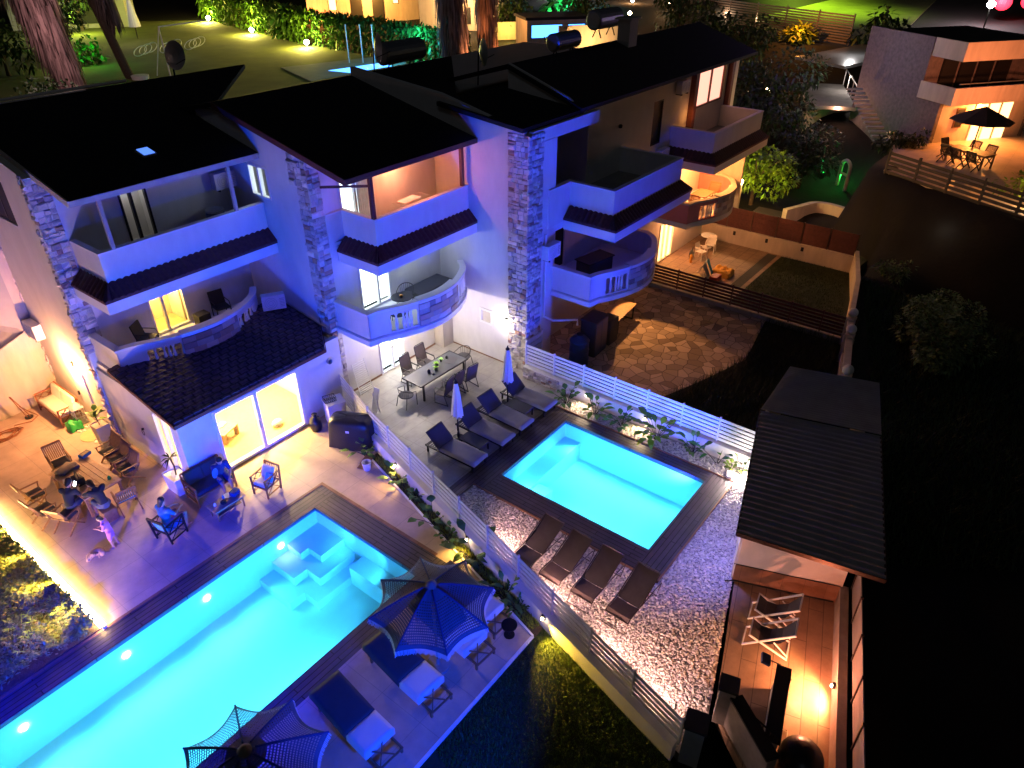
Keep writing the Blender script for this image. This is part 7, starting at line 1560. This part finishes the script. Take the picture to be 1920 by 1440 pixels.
# ---- right hand hill: dark slat fence, lit lawn, deck, trees
def far_fence(label, p0, p1, z, h, n, m='dark_metal'):
    t = thing('slat_fence', label, 'fence', (p0[0], p0[1], z), math.atan2(p1[1] - p0[1], p1[0] - p0[0]), 'horizontal slat fences'); L = math.dist(p0, p1); q = MB()
    for k in range(n): q.b(0, L, -.02, .02, k * h / n + .05, (k + .62) * h / n + .05)
    q.build('slat_panel', m, t); q = MB(); P = None
    for k in range(6):
        if P is None: q.b(-.05, .05, -.05, .05, 0, h + .1); P = q.build('post', m, t)
        else: reuse(P, t, (L * k / 5, 0, 0))
    return t
far_fence('dark slatted screen below the bright green far lawn', (77.0, 34.5), (69.5, 17.8), ZB, 2.3, 11, 'mesh_taupe')
far_fence('dark slat fence with warm light behind at the far right patio', (40.9, 7.2), (36.7, -.6), 3.95, 1.15, 5, 'mesh_brown')
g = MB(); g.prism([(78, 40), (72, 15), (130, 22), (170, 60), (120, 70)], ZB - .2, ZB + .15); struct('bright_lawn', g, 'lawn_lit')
for x, y, w_ in ((100, 36, 1500), (112, 40, 1500), (93, 28, 800)): light('park_light', 'SPOT', (x, y, ZB + 9), w_ * 5, (.62, 1, .06), target=(x, y, ZB), r=.5, angle=125, blend=.8)
light('fence_glow', 'POINT', (75.5, 31.5, ZB + 1), 60, (1, .7, .4), r=.1); light('fence_glow', 'POINT', (74.0, 27.5, ZB + 1), 60, (1, .75, .4), r=.1)
bush('big dark bush at the right end of the slatted screen', 70, 15.5, ZB, (2.2, 2.2, 1.4), 500, .7, (.5, .6, .4), 14, 'leaf_dark')
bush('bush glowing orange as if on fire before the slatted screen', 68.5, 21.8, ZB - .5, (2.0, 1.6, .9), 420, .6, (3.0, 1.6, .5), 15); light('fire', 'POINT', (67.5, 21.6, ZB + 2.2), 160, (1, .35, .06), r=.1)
q = MB(); q.prism([(59.5, 18.8), (70.0, 16.5), (66.0, 12.6), (57.5, 14.6)], 6.05, 6.25); o = q.build('deck_canopy', 'steel'); tag(o, 'grey glossy flat canopy roof on the hillside', 'canopy'); light('canopy_light', 'POINT', (62.5, 15.6, 7.6), 55, (1, .92, .85), r=.15)
q = MB(); q.b(0, 8, 0, 3, 0, .2); o = q.build('raised_deck', 'concrete', loc=(51.5, 11.8, 4.6)); o.rotation_euler = (0, 0, R(22)); tag(o, 'pale raised deck in front of the grey canopy', 'deck'); light('canopy_light', 'POINT', (56.5, 13.2, 6.0), 45, (1, .85, .75), r=.15)
t = thing('deck_railing', 'thin white railing at the edge of the pale raised deck', 'railing', (52.5, 12.2, 4.8), R(22)); q = MB(); q.bar((0, 0, 1.0), (7, 0, 1.0), .06); q.build('rail', 'trim_white', t)
for k in range(4): q = MB(); q.bar((k * 2.3, 0, 0), (k * 2.3, 0, 1.0), .05); q.build('post', 'trim_white', t)
q = MB(); q.b(0, 4.5, 0, .3, 0, 1.3); o = q.build('terrace_wall', 'plaster_warm', loc=(50.6, 14.6, 3.0)); o.rotation_euler = (0, 0, R(-25)); tag(o, 'pinkish lit low wall half hidden by the dark trees', 'wall'); light('wall_light', 'POINT', (51, 12.8, 4.8), 28, (1, .45, .25), r=.1)
# far right villa
V0 = thing('modern_villa', 'modern villa with purple side wall, orange balcony and amber lit patio at the right', 'house', (49.3, 8.2, 3.95), R(-36))
w = MB(); w.b(0, .25, -.2, 5, -3.4, 5.5); w.b(.25, 7, 4.8, 5, 0, 5.2); w.b(0, .25, -1.9, -.2, 0, 2.5); w.b(.25, 6.6, -.2, 0, 2.6, 5.0); w.b(6.5, 6.7, -2, 4.8, 0, 5.2); w.build('wall', 'villa_stone', V0)
w = MB(); w.b(.25, 6.5, -1.9, -1.7, 0, 2.45); w.build('ground_wall', 'plaster_warm', V0)
w = MB(); w.b(.1, 7.2, -2.3, 4.9, 5.2, 5.3); w.build('roof', 'roof_dark', V0); w = MB(); w.b(.2, 7.2, -2.45, -2.3, 4.55, 5.5); w.b(.05, .2, -2.45, 0, 4.55, 5.5); w.build('fascia', 'plaster_warm', V0)
w = MB(); w.b(.0, 6.6, -2.6, -.2, 2.5, 2.62); S = w.build('balcony', 'concrete', V0); w = MB(); w.b(0, 6.6, -2.75, -2.6, 2.35, 3.25); w.b(-.15, 0, -2.75, -.2, 2.35, 3.25); w.build('parapet', 'plaster_warm', S); w = MB(); w.tube([(0.1, -2.67, 3.45), (6.5, -2.67, 3.45)], .03); w.build('handrail', 'steel', S)
for a in (1.0, 2.3, 3.6, 4.9): 
    w = MB(); w.b(a, a + 1.1, -.26, -.2, 2.7, 4.5); f_ = w.build('window', 'dark_metal', V0); w = MB(); w.b(a + .06, a + 1.04, -.28, -.262, 2.76, 4.44); w.build('pane', 'black', f_)
for a in (2.6, 3.5, 4.4): 
    w = MB(); w.b(a, a + .85, -1.98, -1.9, .05, 2.2); f_ = w.build('glass_door', 'trim_white', V0); w = MB(); w.b(a + .07, a + .78, -2.0, -1.982, .12, 2.12); w.build('pane', 'win_amber', f_)
w = MB(); w.b(1.3, 1.9, -1.98, -1.9, .9, 2.0); f_ = w.build('window', 'wood', V0); w = MB(); w.b(1.36, 1.84, -2.0, -1.982, .96, 1.94); w.build('pane', 'black', f_)
light('patio_light', 'SPOT', (50.2, 4.6, 6.3), 330, (1, .30, .05), target=(49.0, 4.6, 4), r=.15, angle=165); light('patio_light', 'SPOT', (46.2, 4.6, 6.4), 130, (1, .30, .05), target=(47.5, 5.4, 4), r=.15, angle=120); light('balcony_light', 'SPOT', (45.5, 2.0, 7.6), 420, (1, .26, .09), target=(51, 6.5, 7.6), r=.2, angle=80); light('side_light', 'POINT', (45.0, 14.6, 9.6), 75, (.38, .12, 1), r=.2)
g = MB(); g.prism([(49.3, 8.6), (41.0, 7.3), (36.8, -.7), (50, -4), (56, 4)], 3.3, 4.06); struct('far_patio', g, 'terrace_one')
q = MB(); q.b(0, 3, 0, .6, 0, 5.2); o = q.build('stone_tower', 'render_rough', loc=(51.5, .4, 3.95)); o.rotation_euler = (0, 0, R(-36)); tag(o, 'rough stone wall lit orange at the right edge of the photo', 'wall')
far_fence('pale horizontal screen between villa patio and stone wall', (54.5, 5.0), (55.5, .8), 4.06, 2.0, 8, 'frame_grey')
t = thing('open_parasol', 'dark open parasol over the villa patio table', 'parasol', (45.8, 4.2, 4.06), .3); q = MB(); q.tube([(0, 0, 0), (0, 0, 2.7)], .04); q.build('pole', 'dark_metal', t); q = MB(); q.lathe([(1.55, 2.05), (1.5, 2.1), (.8, 2.42), (.05, 2.75)], n=8); q.build('canopy', 'mesh_brown', t)
ft = ttable('villa_table', 'wooden dining table on the villa patio', 46.4, 4.3, R(60), 2.2, .95, .74, 'wood', 'wood'); ft.location = (44.9, 4.1, 4.06); ft.rotation_euler = (0, 0, R(-28))
for i, (dx, dy, a) in enumerate(((-.75, .75, 95), (-.9, 0, 90), (.75, .55, -90), (.7, -.4, -88), (.1, 1.4, 180), (-.8, -.8, 88))):
    c = wood_chair('dining_chair', None, 'dark chairs round the villa patio table', 'dark_metal') if i == 0 else dup(c, (0, 0, 0), 0, 'x')
    ca, sa = math.cos(R(-28)), math.sin(R(-28)); c.location = (44.9 + dx * ca - dy * sa, 4.1 + dx * sa + dy * ca, 4.06); c.rotation_euler = (0, 0, R(-28 + a - 180 if abs(a) < 170 else -28 + 180)); c['label'] = ('dark chair at the far left corner of the villa table', 'dark chair on the fence side of the villa table, middle', 'dark chair on the house side of the villa table, left', 'dark chair on the house side of the villa table, right', 'dark chair at the left end of the villa table', 'dark chair on the fence side of the villa table, right')[i]
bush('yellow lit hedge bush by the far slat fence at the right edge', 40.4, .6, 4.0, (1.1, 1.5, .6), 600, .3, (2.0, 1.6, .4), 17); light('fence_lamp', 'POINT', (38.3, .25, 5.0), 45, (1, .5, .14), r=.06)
t = thing('post_lamp', 'glaring lamp behind the slat fence at the right edge', 'lamp', (38.2, .35, 4.0)); q = MB(); q.tube([(0, 0, 0), (0, 0, .8)], .03); q.build('post', 'black', t); q = MB(); q.ell((0, 0, .9), (.12, .12, .12)); q.build('bulb', 'lamp_warm', t)
# black round tree, dark trees, lit tree
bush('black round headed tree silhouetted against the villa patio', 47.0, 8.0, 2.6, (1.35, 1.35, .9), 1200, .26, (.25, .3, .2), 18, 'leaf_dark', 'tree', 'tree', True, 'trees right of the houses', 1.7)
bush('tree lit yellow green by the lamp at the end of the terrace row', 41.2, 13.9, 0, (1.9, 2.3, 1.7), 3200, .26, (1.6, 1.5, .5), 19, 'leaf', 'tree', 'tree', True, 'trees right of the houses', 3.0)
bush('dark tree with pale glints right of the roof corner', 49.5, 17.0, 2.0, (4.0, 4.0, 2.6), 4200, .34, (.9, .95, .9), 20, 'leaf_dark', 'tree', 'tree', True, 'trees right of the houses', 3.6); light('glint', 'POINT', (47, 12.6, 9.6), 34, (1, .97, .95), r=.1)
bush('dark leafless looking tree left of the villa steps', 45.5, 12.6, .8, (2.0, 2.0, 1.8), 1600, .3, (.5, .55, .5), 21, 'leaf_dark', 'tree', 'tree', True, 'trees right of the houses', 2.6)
bush('grey bushy treetop at the right of the dark yard', 30.4, 1.7, 0, (3.0, 1.7, 1.2), 3600, .19, (1.5, 1.5, 1.5), 22, 'leaf_dark', 'tree', 'tree', True, 'trees right of the houses', 1.0); light('bush_fill', 'POINT', (31.5, 3.6, 5.5), 3.2, (1, 1, 1), r=.3)  # added lamp brightens the bush, it is not moonlight
t = thing('post_lamp', 'bright lamp on a yellow column beside the amber balcony', 'lamp', (37.9, 13.6, 0)); q = MB(); q.b(-.12, .12, -.12, .12, 0, 2.9); q.build('post', 'plaster_warm', t); q = MB(); q.ell((0, 0, 3.05), (.16, .16, .16)); q.build('bulb', 'lamp_warm', t); light('lamp_light', 'POINT', (38.2, 13.4, 3.3), 95, (1, .55, .13), parent=t, r=.1)
# curved wall and slide structure
t = thing('play_slide', 'pale arched plastic play frame glowing green inside', 'play frame', (47.0, 10.5, .95), R(50)); q = MB(); pts = [(-.42, 0, 0), (-.42, 0, 1.3)] + [(-.42 * math.cos(a), 0, 1.3 + .42 * math.sin(a)) for a in [k * .31 for k in range(1, 10)]] + [(.42, 0, 1.3), (.42, 0, 0)]; q.tube(pts, .11, 8); q.build('arch', 'cream_cushion', t); q = MB(); q.bar((-.4, 0, .9), (.4, 0, .9), .12); q.build('crossbar', 'cream_cushion', t)
t = thing('laser_projector', 'green laser spot on a stake in the dark garden', 'laser light', (48.0, 12.1, 1.3)); q = MB(); q.tube([(0, 0, 0), (-.15, .1, 1.8)], .03); q.build('stake', 'steel', t); q = MB(); q.ell((0, -.1, .12), (.08, .08, .08)); q.build('lens', 'green_glow', t); light('green_light', 'POINT', (47.7, 11.8, 1.9), 9, (.02, 1, .12), parent=t, r=.08); light('green_light', 'POINT', (47.3, 10.6, 1.7), 8, (.02, 1, .1), parent=t, r=.08)
q = MB(); pts = [(38.6, 12.8), (40.2, 11.5), (41.2, 10.2), (41.6, 9.2), (40.4, 7.9)]
ribbon(q, catmull([(39.6, 11.4), (40.6, 11.0), (41.9, 10.4), (41.9, 9.0), (40.6, 7.9)], 6), .15, -.15, -.1, 1.5); o = q.build('curved_wall', 'plaster_warm'); tag(o, 'curved pinkish wall beside the reddish boarded fence', 'wall'); light('wall_light', 'POINT', (38.4, 8.8, 1.8), 16, (1, .4, .2), r=.1)
q = MB(); q.b(38.2, 40.6, 11.6, 13.2, .9, 1.0); o = q.build('trellis_roof', 'mesh_brown'); tag(o, 'dark flat slatted cover below the lit tree', 'cover')
# villa steps up the slope
for k in range(14):
    u = k / 13; x, y, z = 47.3 + 3.6 * u, 8.75 + 3.3 * u, 3.8 + 2.2 * u
    q = MB(); q.ob((0, 0, 0), (.28, 1.0, .10)); o = q.build('step', 'concrete', loc=(x, y, z)); o.rotation_euler = (0, 0, R(38)); tag(o, 'pale stepping slab of the path climbing beside the villa, slab %s from the bottom' % ('first second third fourth fifth sixth seventh eighth ninth tenth eleventh twelfth thirteenth fourteenth'.split()[k]), 'step', 'slabs of the villa steps')
light('step_light', 'POINT', (46.6, 8.6, 4.8), 5, (1, .5, .3), r=.1); light('step_light', 'POINT', (48.3, 11.4, 7.6), 7, (.8, .85, 1), r=.1)
q = MB(); q.ob((0, 0, 0), (3.4, .35, .2)); o = q.build('concrete_beam', 'concrete', loc=(44.5, 3.4, .6)); o.location = (38.6, 3.9, 1.6); o.rotation_euler = (0, 0, R(-118)); tag(o, 'faint brown concrete edge on the dark slope', 'kerb'); light('slope_glint', 'POINT', (37.2, 3.6, 3.0), 2.2, (1, .8, .6), r=.1)
for i, (dx, dy) in enumerate(((0, 0), (.8, -.5))):
    q = MB(); q.ell((0, 0, 0), (.8, .8, .75), 14, 9); o = q.build('red_balloon_light', 'red_glow', loc=(96 + dx * 4, 10.5 + dy * 4, 7.8)); tag(o, ('round red glowing ball at the top right, left one', 'round red glowing ball at the top right, right one')[i], 'light', 'red glowing balls')
light('street_light', 'POINT', (92, 11, 9), 900, (1, .75, .8), r=.3)
t = thing('street_lamp', 'white glaring street lamp beyond the villa roof', 'lamp', (85, 10.2, ZB)); q = MB(); q.tube([(0, 0, 0), (0, 0, 2.2)], .06); q.build('post', 'black', t); q = MB(); q.ell((0, 0, 2.4), (.35, .35, .3)); q.build('bulb', 'lamp_white', t)

# more planting and small lights beyond the roofs
r4 = random.Random(77)
for i, (x, y, h, rad, nm, lab) in enumerate([(62, 30, 3.2, 2.6, 'tree', 'dark tree behind the slatted screen, leftmost'), (58, 24.5, 2.4, 2.4, 'tree', 'dark tree above the far roof corner'), (54.5, 21.0, 2.2, 2.4, 'tree', 'dark tree between far roof and grey canopy'),
    (60.5, 38.5, 3.0, 2.2, 'tree', 'dark tree behind the pool house roof'), (72, 44, 3.5, 2.8, 'tree', 'dark tree right of the teal fan palm'), (56, 43.5, 2.2, 2.0, 'tree', 'dark tree between pool house and cream block'), (27, 66, 3.0, 2.8, 'tree', 'dark tree at the end of the far dark garden'), (34, 77, 3.0, 2.8, 'tree', 'tree lit yellow green at the upper left horizon'), (78, 48, 3, 2.6, 'tree', 'dark tree before the pink lit row'), (20, 58, 2.2, 2.2, 'tree', 'dark tree between the two left shaggy palms')]):
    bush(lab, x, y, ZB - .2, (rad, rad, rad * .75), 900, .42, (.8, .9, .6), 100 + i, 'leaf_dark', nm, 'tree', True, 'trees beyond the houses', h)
light('tree_light', 'POINT', (32.5, 74, ZB + 2.0), 260, (.9, 1, .15), r=.2)
for i, (x, y, z, w_, c_) in enumerate([(66, 33, ZB + 2.6, 40, (1, .45, .12)), (70, 39, ZB + 2.2, 50, (1, .4, .1)), (82, 42, ZB + 3, 80, (1, .5, .2)), (75, 47, ZB + 3, 60, (1, .8, .6)), (60, 33.6, ZB + 2.2, 26, (1, .35, .2)), (90, 46, ZB + 3, 80, (1, .6, .3)), (52.3, 18.0, 5.0, 12, (1, .4, .1))]):
    t = thing('garden_lamp', ('small orange garden lamp behind the far roof ridge', 'orange garden lamp below the distant row', 'orange lamp at the left end of the slatted screen', 'white lamp between the distant trees', 'reddish lamp on the pool house side', 'distant orange lamp at the top edge', 'orange lamp in the dark trees beyond the amber balcony')[i], 'lamp', (x, y, z - 1.6), 0, 'small garden lamps beyond the houses')
    q = MB(); q.tube([(0, 0, 0), (0, 0, 1.5)], .04); q.build('post', 'black', t); q = MB(); q.ell((0, 0, 1.62), (.16, .16, .14)); q.build('bulb', 'lamp_warm' if c_[2] < .5 else 'lamp_white', t); light('lamp_light', 'POINT', (x, y, z + .35), w_ * 1.6, c_, parent=t, r=.1)

blades('dry_grass', [(23, 2.0), (33.6, 5.2), (36.6, 6.2), (35.2, 3.0), (34.5, -3), (20, -4), (17, .5)], 16000, .08, .4, (.7, .7, .65), 'leaf_dark', 0, 31, .02)
bush('low faint shrub on the dark ground at the far right', 34.6, 2.6, 0, (1.2, 1.0, .5), 700, .2, (1.4, 1.4, 1.4), 33, 'leaf_dark')
bush('small faint shrub below the villa slat fence', 36.4, 4.8, .3, (.9, .9, .5), 500, .18, (1.3, 1.3, 1.3), 34, 'leaf_dark')
